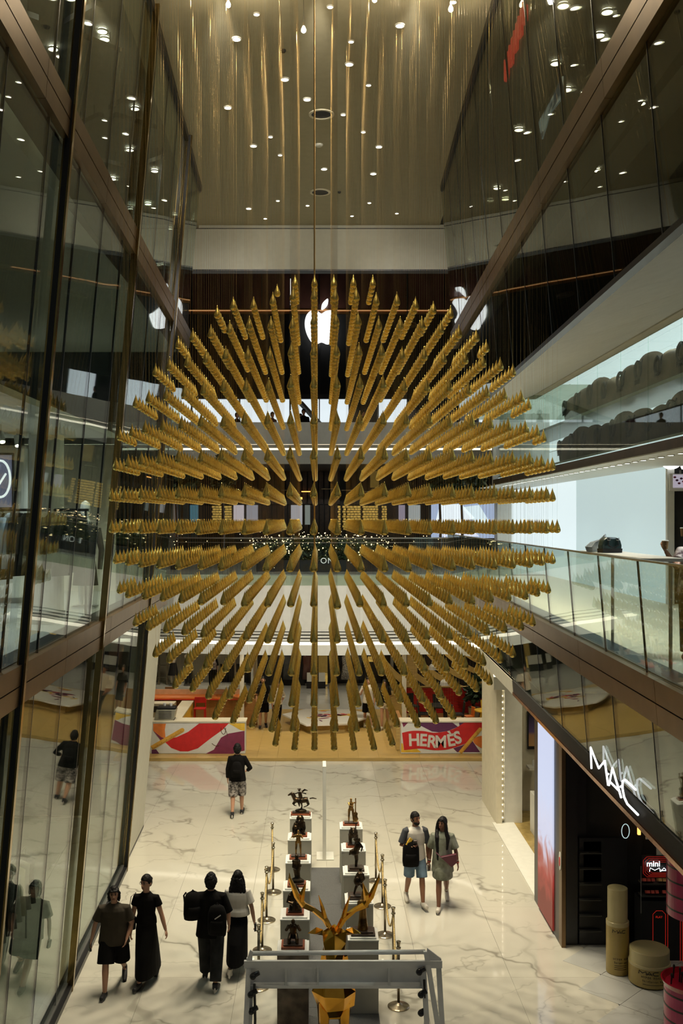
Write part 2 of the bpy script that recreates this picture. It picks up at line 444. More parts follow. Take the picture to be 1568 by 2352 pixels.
# balustrade of the right gallery
br = E('balustrade', (3.5, 15, 5.75), label='greenish glass balustrade along the open gallery above the cosmetics shop', cat='balustrade')
for k in range(-2, 13):
    y0 = 8.6 + 1.62 * k
    wallseg(MB(), XR, y0 + .012, y0 + 1.608, 5.74, 6.9, 0, .02).build('pane', M['glassB'], br)
    wallseg(MB(), XR, y0 - .005, y0 + .005, 5.74, 6.88, 0, .022).build('joint', M['joint'], br)
wallseg(MB(), XR, 5.36, 29.66, 6.885, 6.905, -.01, .03).build('top_edge', M['steel'], br)

# slabs ----------------------------------------------------------
box('floor_gallery', M['cream'], (3.9, 14, 6, 30.2, 5.3, 5.62), kind='structure')
box('floor_interior', M['floor2'], (-14, -3.7, 6, 24.4, 5.32, 5.7), kind='structure')
box('floor_interior_upper', M['white'], (-14, -3.3, 6, 24.4, 11.42, 11.8), kind='structure')
box('floor_shop_upper', M['blackm'], (3.6, 14, 6, 24.4, 11.42, 11.8), kind='structure')
# sloped soffit under the upper facade
so = E('ceiling_soffit', (4.4, 15, 9.8), kind='structure')
for k in range(12):
    y0 = 6 + 1.6 * k; y1 = y0 + 1.6 - .004
    MB().hexa([(XR(9.7, y0) + .04, y0, 9.70), (5.5, y0, 10.45), (5.5, y1, 10.45), (XR(9.7, y1) + .04, y1, 9.70),
               (XR(9.7, y0) + .04, y0, 9.76), (5.5, y0, 10.8), (5.5, y1, 10.8), (XR(9.7, y1) + .04, y1, 9.76)]).build('panel', M['white'], so)
box('edge_trim', M['fascia'], (5.3, 5.5, 6, 25.2, 10.36, 10.46), so)

# frontage with sacks: glass, lit back wall of panels, shelf
fr = E('wall_frontage', (5.6, 18, 8.4), kind='structure')
box('lower_fascia', M['bronze_metal'], (5.45, 5.6, 8, 31, 8.4, 8.56), fr)
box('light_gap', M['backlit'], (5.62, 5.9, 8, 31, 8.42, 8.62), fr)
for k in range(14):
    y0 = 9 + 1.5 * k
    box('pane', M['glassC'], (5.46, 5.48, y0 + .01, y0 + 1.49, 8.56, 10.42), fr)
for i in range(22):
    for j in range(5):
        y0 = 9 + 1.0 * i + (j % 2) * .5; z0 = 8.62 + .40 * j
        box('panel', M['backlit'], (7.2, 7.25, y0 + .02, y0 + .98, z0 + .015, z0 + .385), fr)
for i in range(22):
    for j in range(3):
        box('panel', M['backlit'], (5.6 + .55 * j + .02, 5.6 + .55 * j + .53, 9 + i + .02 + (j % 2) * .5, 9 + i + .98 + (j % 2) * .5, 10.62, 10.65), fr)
box('backing', M['dark2'], (7.26, 7.3, 8, 31, 8.4, 10.8), fr)
box('backing_top', M['dark2'], (5.55, 7.3, 8, 31, 10.66, 10.8), fr)
box('end_return', M['white'], (5.45, 7.3, 31, 31.2, 8.4, 10.8), fr)
box('display_ledge', M['white'], (5.6, 7.2, 9, 31, 8.62, 8.66), fr)
box('shelf', mat('shelf board', (.30, .34, .33), .3), (5.62, 6.6, 9, 31, 9.52, 9.58), fr)
# soffit over the right gallery, white, with its row of small downlights
box('ceiling_gallery', M['white'], (5.45, 14, 9, 34, 8.38, 8.4), kind='structure')
wg = E('wall_gallery', (7, 26, 5.62), kind='structure')
box('wall_board', M['backlit2'], (7.0, 7.1, 20.0, 27.0, 5.62, 8.38), wg)  # both wall boards glow by material in place of light on them
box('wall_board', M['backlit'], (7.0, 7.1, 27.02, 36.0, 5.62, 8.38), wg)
box('corner_trim', M['white'], (6.98, 7.12, 19.9, 20.0, 5.62, 8.38), wg)
box('wall_shop', M['blackm'], (7.05, 14, 20.0, 20.2, 5.62, 8.38), kind='structure')

# lower gallery edge across the hall at 30 m: curved fascia with led slots
gp = [(-9.5, 31.2), (-5.2, 30.7), (-2.5, 30.15), (0, 29.95), (2.5, 30.1), (4.0, 30.2), (4.7, 29.3), (4.75, 27.6), (4.45, 25.5), (4.2, 23.9)]
gp = smoothpts(gp, 5, closed=False)
def strip(name, m, z0, z1, o0, o1, parent, path=gp):
    """band along a plan path; o = offset towards the camera"""
    mb = MB(); rr = []
    for i, p in enumerate(path):
        q0 = Vector(path[max(0, i - 1)]); q1 = Vector(path[min(len(path) - 1, i + 1)])
        t = (q1 - q0).normalized(); nrm = Vector((t.y, -t.x))
        a = Vector(p) + nrm * o0; b = Vector(p) + nrm * o1
        rr.append([(a.x, a.y, z0), (b.x, b.y, z0), (b.x, b.y, z1), (a.x, a.y, z1)])
    mb.rings(rr, 4); return mb.build(name, m, parent)
wf = E('wall_gallery_edge', (0, 30, 3.2), kind='structure')
strip('fascia_board', M['white'], 3.95, 5.33, -.3, 0, wf)
for k in range(3): strip('slot_bar', M['white'], 3.66 + .1 * k, 3.72 + .1 * k, -.10, -.02, wf)
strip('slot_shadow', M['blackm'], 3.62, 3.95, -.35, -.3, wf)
strip('led_cove', M['led'], 3.54, 3.63, -.10, -.01, wf)
strip('lower_board', M['white'], 3.23, 3.55, -.3, -.02, wf)
strip('slab', M['fascia'], 5.33, 5.62, -.3, -.05, wf)
box('floor_gallery_rear', M['floor2'], (-12, 12, 30.9, 47, 5.33, 5.62), kind='structure')
box('ceiling_ground', M['fascia'], (-12, 12, 30.9, 47, 3.23, 3.3), kind='structure')
box('ceiling_ground_side', M['white'], (4.45, 12, 20, 31.2, 3.86, 3.92), kind='structure')
rl = E('gallery_railing', (0, 30, 5.6), label='clear glass railing with steel cap across the lower gallery', cat='railing')
path = gp[:33]
L = len(path)
for i in range(0, L - 1):
    a, b_ = Vector(path[i]), Vector(path[i + 1])
    d = (b_ - a); t = d.normalized() * .008; n = Vector((d.y, -d.x)).normalized() * .02
    a0 = a + t; b0 = b_ - t
    MB().hexa([(a0.x, a0.y, 5.34), (b0.x, b0.y, 5.34), (b0.x - n.x, b0.y - n.y, 5.34), (a0.x - n.x, a0.y - n.y, 5.34),
               (a0.x, a0.y, 6.74), (b0.x, b0.y, 6.74), (b0.x - n.x, b0.y - n.y, 6.74), (a0.x - n.x, a0.y - n.y, 6.74)]).build('pane', M['glassC'], rl)
strip('cap_rail', M['steel'], 6.74, 6.78, -.04, .03, rl, path)
strip('cap_rail', M['steel'], 6.62, 6.635, -.03, .02, rl, path)
# upper gallery at 40 m
wu = E('wall_gallery_upper', (0, 40, 9.57), kind='structure')
box('fascia_board', M['white'], (-12, 12, 40, 40.3, 10.36, 11.24), wu)
box('lower_board', M['white'], (-12, 12, 40, 40.3, 9.57, 10.12), wu)
box('led_cove', M['led'], (-12, 12, 40.02, 40.1, 10.12, 10.20), wu)
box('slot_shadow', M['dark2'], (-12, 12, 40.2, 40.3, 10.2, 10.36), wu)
for k in range(2): box('slot_bar', M['white'], (-12, 12, 40.0, 40.06, 10.225 + .06 * k, 10.25 + .06 * k), wu)
box('cove_top', M['ledtop'], (-12, 12, 40.02, 40.1, 10.34, 10.37), wu)
box('floor_upper_rear', M['floor2'], (-12, 12, 40.3, 46, 9.95, 10.12), kind='structure')
box('ceiling_gallery_rear', M['dark2'], (-12, 12, 40.3, 47, 9.57, 9.62), kind='structure')
box('wall_side_rear', M['dark2'], (-12, -11.8, 24, 60, 0, 20), kind='structure')
box('wall_side_rear_other', M['dark2'], (11.8, 12, 31, 60, 0, 20), kind='structure')
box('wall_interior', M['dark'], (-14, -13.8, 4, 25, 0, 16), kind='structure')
box('wall_shop_upper', M['blackm'], (9, 9.2, 4, 28, 11.8, 16), kind='structure')
box('wall_interior_end', M['dark2'], (-14, -5.4, 24.6, 24.8, 0, 5.3), kind='structure')
box('ceiling_rear', M['dark'], (-12, 12, 27.3, 60, 20, 20.2), kind='structure')
# ------------------------------------------------------------------ lights of the place and added fill
# round downlights in the atrium ceiling
def lens_mesh(r, h=.03):
    return MB().lathe([(r * .86, -.004), (r * .86, h)], n=20)
rim = MB(); 
rim.rings([[(r_ * math.cos(2 * PI * j / 20), r_ * math.sin(2 * PI * j / 20), z) for j in range(20)] for r_, z in ((.86, .01), (.86, -.012), (1.1, -.012), (1.1, .01))], 20, cap=False)
DL = None
def downlight(x, y, z, r, m, label, group, power=0, col=WARM, name='downlight', blend=.6, cone=120):
    e = E(name, (x, y, z), 0, label, 'light', group)
    r0 = MB(); r0.v = [(v[0] * r, v[1] * r, v[2]) for v in rim.v]; r0.f = list(rim.f)
    r0.build('rim', M['white'], e, world=False)
    lens_mesh(r).build('lens', m, e, world=False)
    if power:
        l = bpy.data.lights.new('lamp', 'SPOT'); l.energy = power; l.color = col; l.spot_size = R(cone); l.spot_blend = blend; l.shadow_soft_size = .07
        o = bpy.data.objects.new('lamp', l); COL.objects.link(o); o.parent = e; o.location = (0, 0, -.05)
    return e
atr = [(589, 31), (543, 88), (758, 14), (918, 57), (1041, 3), (806, 94), (802, 146), (654, 181), (705, 227), (846, 194), (523, 246), (788, 262),
       (834, 302), (870, 336), (582, 334), (621, 313), (643, 355), (744, 387), (857, 398), (571, 478), (638, 460), (706, 471), (609, 501), (848, 465), (808, 495), (911, 489)]
big = {(543, 88), (918, 57), (802, 146), (705, 227), (870, 336), (582, 334), (744, 387), (857, 398), (571, 478), (523, 246), (654, 181)}
for i_, p in enumerate(sorted(atr, key=lambda q: -q[1])):
    Y = 8 * F / (1195 - p[1])
    downlight(px(p[0], Y), Y, ZC - .01, .075 if p in big else .05, M['light'], 'round warm downlight in the tan ceiling, %s counting out from the bulkhead' % ordn(i_ + 1), 'downlights in the atrium ceiling', 0 if Y > 24.2 else 700, cone=95, blend=1)
# unseen rows above the frame, put in to light the floor and drops
for x in (-1.5, .1, 1.7):
    for y in (4.8, 7.5, 10.2, 12.9):
        downlight(x, y, ZC - .01, .06, M['light'], 'round warm downlight overhead, %s of the overhead grid' % ordn(int((x + 1.5) / 1.6 + .5) * 4 + int((y - 4.8) / 2.7 + .5) + 1), 'downlights overhead', 50 if y < 9 else 250, cone=95, blend=1)
for i, p in enumerate([(524, 12), (697, 70), (1035, 22), (860, 0), (1198, 12)]):
    Y = 14.9 - .3 * (i % 2); z = pz(p[1], Y)
    e = E('pendant_bulb', (px(p[0], Y), Y, z), 0, ['glowing pendant bulb hanging by the dark glass wall', 'lowest glowing pendant bulb beside the single gold wire', 'glowing pendant bulb among the dense wires by the shop facade',
          'glowing pendant bulb cut by the top of the picture', 'glowing pendant bulb above the red neon sign'][i], 'light', 'pendant bulbs between the wires')
    MB().lathe([(.012, .07), (.02, .05), (.036, .015), (.034, -.015), (.012, -.035)], n=12).build('bulb', M['bulb'], e, world=False, smooth=True)
    MB().lathe([(.014, .065), (.014, .12)], n=8).build('cap', M['brass'], e, world=False)
    MB().tube([(0, 0, .12), (0, 0, ZC - z)], .003, 5).build('cord', M['black'], e, world=False)
    l = bpy.data.lights.new('lamp', 'POINT'); l.energy = 30; l.color = WARM; l.shadow_soft_size = .04
    o = bpy.data.objects.new('lamp', l); COL.objects.link(o); o.parent = e; o.location = (0, -.06, -.06)
for (p, r, lb, nm) in (((738, 262), .25, 'larger round dark speaker opening in the tan ceiling', 'ceiling_speaker'), ((735, 441), .25, 'round dark speaker opening close to the far bulkhead', 'ceiling_speaker')):
    Y = 8 * F / (1195 - p[1]); e = E(nm, (px(p[0], Y), Y, ZC), 0, lb, 'speaker', 'speaker openings in the ceiling')
    MB().rings([[(q * math.cos(2 * PI * j / 24), q * math.sin(2 * PI * j / 24), z) for j in range(24)] for q, z in ((r * .8, .01), (r * .8, -.02), (r, -.02), (r * 1.02, .01))], 24, cap=False).build('ring', M['cream'], e, world=False)
    MB().lathe([(r * .8, -.005), (r * .8, .02)], n=24).build('grille', M['black'], e, world=False)
for (p, lb, mm, r) in (((650, 115), 'tiny dark sensor dot in the tan ceiling near the glass wall', M['dark'], .05), ((779, 440), 'tiny dark sensor dot next to the far speaker opening', M['dark'], .04), ((732, 332), 'small white smoke detector on the ceiling centre line', M['white'], .09)):
    Y = 8 * F / (1195 - p[1])
    MB().lathe([(r, .01), (r, -.015), (r * .7, -.04)], (px(p[0], Y), Y, ZC), n=16).build('smoke_detector' if mm is M['white'] else 'ceiling_sensor', mm, label=lb, cat='sensor')
# upper shop (black ceiling) and clothing shop (upper floor) downlights
for i_, p in enumerate([(1293, 24), (1394, 38), (1375, 91), (1276, 155), (1301, 215), (1191, 306), (1141, 439), (1160, 464), (1471, 246), (1418, 294), (1373, 399), (1413, 413)]):
    Y = 7.9 * F / (1195 - p[1]); 
    downlight(px(p[0], Y), Y, ZC - .03, .10, M['light'], '%s round downlight in the black ceiling of the upper shop' % ['highest', 'second highest', 'steel rimmed', 'pale', 'middle', 'warm', 'far', 'farther', 'low', 'lower', 'lowest but one', 'lowest'][i_], 'downlights of the upper black shop', 0)
for i_, p in enumerate([(235, 82), (240, 100), (122, 122), (98, 165), (75, 160), (10, 190), (117, 435), (322, 478), (298, 352), (340, 475), (258, 418), (30, 10), (120, 4), (162, 6), (310, 258), (355, 400)]):
    Y = 7.9 * F / (1195 - p[1]); X_ = px(p[0], Y)
    downlight(X_, Y, ZC - .03, .09, M['light'], 'round downlight behind the tinted glass wall, %s along the dim ceiling' % ordn(i_ + 1), 'downlights behind the tinted glass wall', 25)
# dark track bars in that ceiling
for i, (a, b_) in enumerate([((152, 60), (228, 16)), ((168, 84), (280, 127)), ((255, 255), (305, 226)), ((170, 298), (232, 270)), ((263, 270), (357, 299)), ((200, 365), (285, 387)), ((320, 387), (375, 366)), ((0, 20), (85, 50))]):
    P = []
    for p in (a, b_):
        Y = 7.7 * F / (1195 - p[1]); P.append(Vector((px(p[0], Y), Y, ZC - .3)))
    d = (P[1] - P[0]).normalized(); n = Vector((-d.y, d.x, 0)) * .06
    e = E('track_bar', P[0], 0, ['dark track bar tilted up, topmost behind the tinted glass', 'dark track bar just under the pair of bright downlights', 'short dark track bar beside the brown post', 'dark track bar close to the bronze beam', 'dark track bar under the short one by the brown post', 'lowest long dark track bar behind the tinted glass', 'short dark track bar by the far corner of the tinted glass', 'dark track bar cut off by the picture corner'][i], 'track light', 'track bars behind the tinted glass wall')
    q = [P[0] - n, P[1] - n, P[1] + n, P[0] + n]
    MB().hexa(q + [v + Vector((0, 0, .09)) for v in q]).build('bar', M['black'], e)
    for t in (.25, .75):
        c = P[0].lerp(P[1], t); MB().tube([c + Vector((0, 0, .09)), c + Vector((0, 0, .3))], .01, 5).build('hanger', M['black'], e)
# soffit downlights of the bright gallery: 40 in a row
for k in range(36):
    downlight(5.8, 15.0 + .46 * k, 8.375, .055, M['lightc'], 'tiny cool downlight in the gallery soffit row, %s from its near end' % ordn(k + 1), 'row of cool downlights in the gallery soffit', 12 if k % 3 == 0 else 0, col=(.85, .95, 1))
# fill lamps added for the shops, aisles, booth and galleries
def grid(name, xs, ys, z, power, col=WARM, cone=140, r=.05):
    """unseen spots added to light the rooms; no fixture is built for them"""
    for x in xs:
        for y in ys:
            l = bpy.data.lights.new(name, 'SPOT'); l.energy = power; l.color = col; l.spot_size = R(cone); l.spot_blend = 1; l.shadow_soft_size = r
            o = bpy.data.objects.new(name, l); COL.objects.link(o); o.location = (x, y, z)
grid('lamp_gallery', [5.0], [11.5, 14.5, 18, 22, 26, 30], 8.3, 190, (.85, .96, 1))
grid('lamp_frontage', [6.1], [11, 14, 17, 20, 23, 26], 10.5, 22, (.85, .97, 1))
grid('lamp_aisle', [-5.5, -2, 2, 5.5], [34, 38.5, 41.5], 3.15, 120, (1, .88, .66))
grid('lamp_booth', [-4.4, -3, 3.1, 5], [31.3], 3.15, 50, (1, .85, .6))
grid('lamp_booth', [-1.2, 1.2], [31.4, 33], 3.15, 50, (1, .85, .6))
grid('lamp_gallery_rear', [-7, -2.5, 2.5, 7], [33, 38], 9.5, 150, (1, .88, .68))
grid('lamp_clothes_shop', [-4.6, -7], [13.5, 17, 20], 8.85, 260, (.9, .96, 1))
grid('lamp_clothes_shop_ground', [-5.5], [10, 14.5, 19], 5.2, 60, (1, .93, .8))
grid('lamp_cosmetics', [5.4, 7], [12.5, 15, 17.5], 3.85, 22, (1, .9, .7))
grid('lamp_end_room', [5.6], [20, 22, 23.5], 3.8, 40, (1, .88, .62))
grid('lamp_fascia', [-6, -2, 2, 6], [28.4], 14.0, 260, (1, .92, .74), cone=110)

def aimed(p, q, power, cone, col=WARM):
    """added spot outside the view, aimed to brighten a fascia or the bulkhead"""
    l = bpy.data.lights.new('accent_lamp', 'SPOT'); l.energy = power; l.color = col; l.spot_size = R(cone); l.spot_blend = 1; l.shadow_soft_size = .06
    o = bpy.data.objects.new('accent_lamp', l); COL.objects.link(o); o.location = p
    o.rotation_euler = (Vector(q) - Vector(p)).to_track_quat('-Z', 'Y').to_euler()
for x in (-4.2, -1.4, 1.4, 4.2): aimed((x * .45, 14.6, 15.2), (x, 30, 4.5), 3400, 26, (1, .95, .88))  # unseen spots added to lift the lower fascia, bulkhead and upper gallery
for x in (-2.4, 0, 2.4): aimed((x * .6, 14.6, 15.15), (x, 27, 14.6), 900, 26, (1, .93, .78))
for x in (-3.5, 3.5): aimed((x * .4, 14.6, 15.1), (x, 40, 10.6), 1500, 20, (1, .95, .85))

# ------------------------------------------------------------------ the hanging gold drops
S_, DZ = .264, .415
XC, YC, ZS = .20, 14.05, 7.38
RX, RY, RZ = 3.12, 3.06, 3.26
def inside(x, y, z): return ((x - XC) / RX) ** 2 + ((y - YC) / RY) ** 2 + ((z - ZS) / RZ) ** 2 <= 1
prof = [(r_ * 1.14, z_ * 1.12) for r_, z_ in [(0.0012, .096), (.005, .078), (.013, .052), (.024, .022), (.034, -.008), (.0395, -.030), (.038, -.048), (.028, -.062), (.012, -.069), (.002, -.0705)]]
def drop_mesh(n):
    return MB().loft([(0, 0, z, r, r) for r, z in prof], n)
def drop_data(n, name):
    d = drop_mesh(n); me = bpy.data.meshes.new(name); me.from_pydata(d.v, [], d.f); me.materials.append(M['gold'])
    me.polygons.foreach_set('use_smooth', [True] * len(me.polygons)); return me
dm = drop_data(16, 'gold_drop')
ORD = ['bottom', 'second', 'third', 'fourth', 'fifth', 'sixth', 'seventh', 'eighth', 'ninth', 'tenth', 'eleventh', 'twelfth', 'thirteenth', 'fourteenth', 'fifteenth', 'sixteenth', 'seventeenth']
js = [j for j in range(-9, 10) if abs(7.21 + DZ * j - ZS) < RZ]
files = {}; rest = []
for ji, j in enumerate(js):
    z = 7.21 + DZ * j
    for k in range(-13, 15):
        x = -.048 + S_ * k
        col = [YC + S_ * q for q in range(-12, 13) if inside(x, YC + S_ * q, z)]
        if not col: continue
        files[(ji, k)] = (x, col[0], z)
        rest += [(x, y, z) for y in col[1:]]
fl_ = sorted(files.items(), key=lambda t: (t[0][0], t[0][1]))
chosen = fl_ if len(fl_) <= 300 else sorted(fl_, key=lambda t: t[1][1])[:300]
chosen_keys = {c[0] for c in chosen}
for k_, p in fl_:
    if k_ not in chosen_keys: rest.append(p)
NUM = ['', 'first', 'second', 'third', 'fourth', 'fifth', 'sixth', 'seventh', 'eighth', 'ninth', 'tenth', 'eleventh', 'twelfth', 'thirteenth', 'fourteenth']
for (ji, k), (x, y, z) in chosen:
    o = bpy.data.objects.new('gold_drop', dm); COL.objects.link(o); o.location = (x, y, z); o.rotation_euler = (0, 0, (ji * 7 + k * 3) % 6)
    if k == 0: side = 'on the centre line'
    elif k < 0: side = NUM[-k] + ' file towards the tinted glass wall'
    else: side = NUM[k] + ' file towards the cosmetics shop'
    tag(o, 'gold teardrop heading its file, %s tier from below, %s' % (ORD[ji].replace('bottom', 'lowest'), side), 'hanging drop', 'gold teardrops on the near face of the hanging sphere')
import numpy as np
def mass(name, base, pts, m, label, cat, smooth=True):
    bv = np.array(base.v); nb = len(bv)
    P = np.array(pts)
    V = (P[:, None, :] + bv[None]).reshape(-1, 3)
    faces = []
    quads = [f for f in base.f if len(f) == 4]; caps = [f for f in base.f if len(f) != 4]
    F4 = (np.array(quads)[None] + (np.arange(len(P)) * nb)[:, None, None]).reshape(-1, 4)
    me = bpy.data.meshes.new(name)
    org = P.mean(0); org[2] = P[:, 2].min()
    V = V - org
    nf = len(F4)
    loops = F4.reshape(-1).tolist(); starts = (np.arange(nf) * 4).tolist()
    tot = [4] * nf
    for c in caps:
        for i in range(len(P)):
            starts.append(len(loops)); tot.append(len(c)); loops += [v + i * nb for v in c]
    me.vertices.add(len(V)); me.vertices.foreach_set('co', V.reshape(-1))
    me.loops.add(len(loops)); me.loops.foreach_set('vertex_index', loops)
    me.polygons.add(len(starts)); me.polygons.foreach_set('loop_start', starts); me.polygons.foreach_set('loop_total', tot)
    me.update(calc_edges=True)
    if smooth: me.polygons.foreach_set('use_smooth', [True] * len(me.polygons))
    me.materials.append(m)
    o = bpy.data.objects.new(name, me); COL.objects.link(o); o.location = org
    return tag(o, label, cat, kind='stuff')
mass('gold_drops', drop_mesh(9), rest, M['gold'], 'thousands of gold teardrops hanging in files inside the great sphere', 'hanging drops')
print('drops', len(files), len(rest))
# wires: one for each file seen from below, from the lowest drop to the ceiling
wm = MB()
seen = {}
for (x, y, z) in rest + [v for v in files.values()]:
    q = (round(x, 3), round(y, 3)); seen[q] = min(seen.get(q, 99), z)
for (x, y), z in seen.items():
    jx = 0
    r_ = .0008
    wm.add([(x + r_, y, z), (x - r_ * .5, y + r_ * .87, z), (x - r_ * .5, y - r_ * .87, z), (x + r_, y, ZC), (x - r_ * .5, y + r_ * .87, ZC), (x - r_ * .5, y - r_ * .87, ZC)], [(0, 1, 4, 3), (1, 2, 5, 4), (2, 0, 3, 5)])
wm.build('wires', M['wire'], label='dense fine brass wires from the ceiling down through the gold drops', cat='wires', kind='stuff')
# ------------------------------------------------------------------ far storefronts
def plane(name, m, x0, x1, y0, y1, Y, t=.05, parent=None, **k):      # a box standing at depth Y, its face measured in photo pixels
    return box(name, m, (px(x0, Y), px(x1, Y), Y, Y + t, pz(y1, Y), pz(y0, Y)), parent, **k)
# dark storefront with the lit logo, behind the upper gallery
st = E('storefront', (0, 46, 10.9), label='tall dark storefront of reddish panels with a white logo above the upper gallery', cat='storefront')
M['maroon'] = mat('dark red brown panel', (.16, .065, .048), .22, .2, var=.35, scale=1.2, stretch=(1, 1, .4), coat=.5)
for i, (a, b_) in enumerate([(300, 370), (372, 438), (440, 530), (532, 600), (602, 666), (668, 732), (734, 802), (804, 869), (871, 936), (938, 1020), (1022, 1090), (1092, 1180)]):
    plane('panel', M['maroon'], a, b_, 560, 708, 46, .1, st)
    plane('panel', M['blackm'], a, b_, 722, 912, 46, .1, st)
plane('bronze_strip', mat('bronze strip', (.32, .15, .05), .3, .8), 300, 1180, 709, 721, 45.97, .1, st)
plane('light_line', emis('warm line', (1, .5, .2), .5), 380, 1100, 712, 714, 45.9, .03, st)
plane('lower_frame', M['black'], 300, 1180, 905, 916, 45.95, .1, st)
plane('backing', M['black'], 250, 1250, 540, 1000, 46.3, .1, st)
for a, b_ in [(395, 438), (442, 548), (552, 664), (668, 800), (804, 866), (870, 935), (1100, 1140)]:
    plane('lit_window', M['winlit'] if a != 804 else M['dark2'], a, b_, 917, 985, 46, .05, st)
for x in (440, 666, 733, 802, 935):
    plane('mullion', M['black'], x - 1, x + 1.5, 620, 975, 45.9, .06, st)
# truss of an escalator seen in the lit window
MB().tube([(px(690, 45.6), 45.6, pz(925, 45.6)), (px(735, 45.6), 45.6, pz(975, 45.6))], .12, 4).build('escalator_side', M['steel'], st)
# lit logo: apple outline with bite, and its leaf
lg = E('logo_sign', (px(742, 45.5), 45.5, pz(780, 45.5)), label='glowing white apple-shaped logo on the dark storefront', cat='sign')
body = smoothpts([(0, .33), (.12, .40), (.28, .43), (.44, .34), (.34, .20), (.30, .03), (.36, -.12), (.47, -.22), (.40, -.40), (.28, -.56), (.17, -.60), (0, -.54), (-.17, -.60), (-.30, -.54), (-.45, -.28), (-.51, .02), (-.45, .29), (-.29, .43), (-.12, .40)], 4)
cx, cz_, s_ = px(738, 45.5), pz(745, 45.5), 1.50
MB().prism(body, lambda u, v, k: (cx + u * s_, 45.5 + .12 * k, cz_ + v * s_)).build('fruit_shape', M['logo'], lg)
leaf = smoothpts([(0, .46), (.02, .62), (.12, .74), (.20, .78), (.19, .62), (.10, .50)], 4)
MB().prism(leaf, lambda u, v, k: (cx + u * s_, 45.5 + .12 * k, cz_ + v * s_)).build('leaf_shape', M['logo'], lg)
for (x, y) in ((667, 640), (803, 640), (530, 690), (935, 690)):
    plane('light_string', emis('tiny string lights', (1, .95, .85), 1.2) if x == 667 else M['dark2'], x - .7, x + .7, y, y + 60, 45.8, .02, st)
# gallery shops at the far end of the lower gallery
gs = E('gallery_shops', (0, 46, 5.6), label='dark wood shop fronts at the back of the lower gallery', cat='storefront')
M['slat'] = mat('dark walnut slat', (.055, .026, .014), .3, var=.4, scale=3, coat=.4)
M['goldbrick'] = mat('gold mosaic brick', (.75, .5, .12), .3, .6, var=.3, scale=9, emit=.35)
plane('backing', M['black'], 150, 1400, 1040, 1300, 46.4, .1, gs)
for i in range(44):
    a = 455 + i * 12.6
    if 770 < a < 800 or 870 < a < 915: continue
    plane('slat', M['slat'], a, a + 10, 1068, 1158, 46 + .06 * (i % 2), .08, gs)
for i in range(16):
    a = 590 + i * 12; plane('slat', M['slat'], a, a + 9.5, 1160, 1235, 46, .08, gs)
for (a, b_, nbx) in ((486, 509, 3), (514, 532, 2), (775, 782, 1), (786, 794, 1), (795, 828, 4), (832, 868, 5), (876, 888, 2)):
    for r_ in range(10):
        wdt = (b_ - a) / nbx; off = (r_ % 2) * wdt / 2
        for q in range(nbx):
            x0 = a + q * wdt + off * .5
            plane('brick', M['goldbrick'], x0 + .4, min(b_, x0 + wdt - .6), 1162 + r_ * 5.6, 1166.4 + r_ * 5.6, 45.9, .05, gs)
for (a, b_, c) in ((536, 560, (.75, .68, .7)), (566, 592, (.42, .42, .46)), (668, 694, (.62, .62, .64)), (700, 712, (.3, .34, .3)), (915, 930, (.45, .40, .5)), (938, 965, (.55, .6, .58)), (436, 455, (.08, .2, .25))):
    plane('lit_window', emis('lit boutique window', c, .5), a, b_, 1160, 1205, 45.95, .05, gs)
plane('amber_sign', M['amber'], 575, 592, 1202, 1204.5, 45.8, .05, gs)
plane('amber_sign', M['amber'], 690, 694, 1142, 1147, 45.8, .05, gs)
for i in range(6): plane('amber_bar', M['amber'] if i == 2 else M['brass'], 600 + i * 46, 630 + i * 46, 1122 + (i % 3) * 3, 1124 + (i % 3) * 3, 45.9, .04, gs)
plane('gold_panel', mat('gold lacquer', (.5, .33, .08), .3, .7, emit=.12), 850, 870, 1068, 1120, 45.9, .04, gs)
for i in range(7): plane('blue_panel', mat('slate panel', (.05, .09, .1), .4) if i == 0 else bpy.data.materials['slate panel'], 330 + i * 18, 344 + i * 18, 1095, 1235, 46, .08, gs)
# led screen with a bright picture by the right of the far shops
sc_ = E('led_screen', (px(1060, 38), 38, 5.62), label='large bright blue white screen between the trees on the lower gallery', cat='screen')
plane('frame', M['black'], 984, 1160, 1150, 1296, 38.05, .1, sc_)
plane('picture', emis('screen blue', (.42, .52, .72), .8), 990, 1135, 1156, 1236, 38.0, .04, sc_)
for (pts, c) in (([(1010, 1158), (1060, 1158), (1090, 1190), (1040, 1205), (1000, 1200)], (.85, .95, 1)), ([(1060, 1165), (1100, 1160), (1128, 1205), (1090, 1200)], (.7, .85, .9)), ([(1000, 1210), (1070, 1200), (1100, 1232), (1010, 1232)], (.75, .8, .95))):
    MB().prism([(px(x, 37.97), pz(y, 37.97)) for x, y in pts], lambda u, v, k: (u, 37.97 + .02 * k, v)).build('picture_shape', emis('screen light', c, .95), sc_)
# pale square columns of the lower gallery
for i, (a, b_) in enumerate(((372, 398), (1142, 1196))):
    e = E('gallery_column', (px((a + b_) / 2, 36), 36, 5.62), label=['pale grey column beyond the tinted glass end', 'pale column next to the bright gallery wall'][i], cat='column', group='gallery columns')
    plane('shaft', M['white'] if i else M['steel'], a, b_, 1066, 1310, 36, .6, e)
    plane('base', M['dark2'], a - 1, b_ + 1, 1296, 1312, 35.97, .66, e)
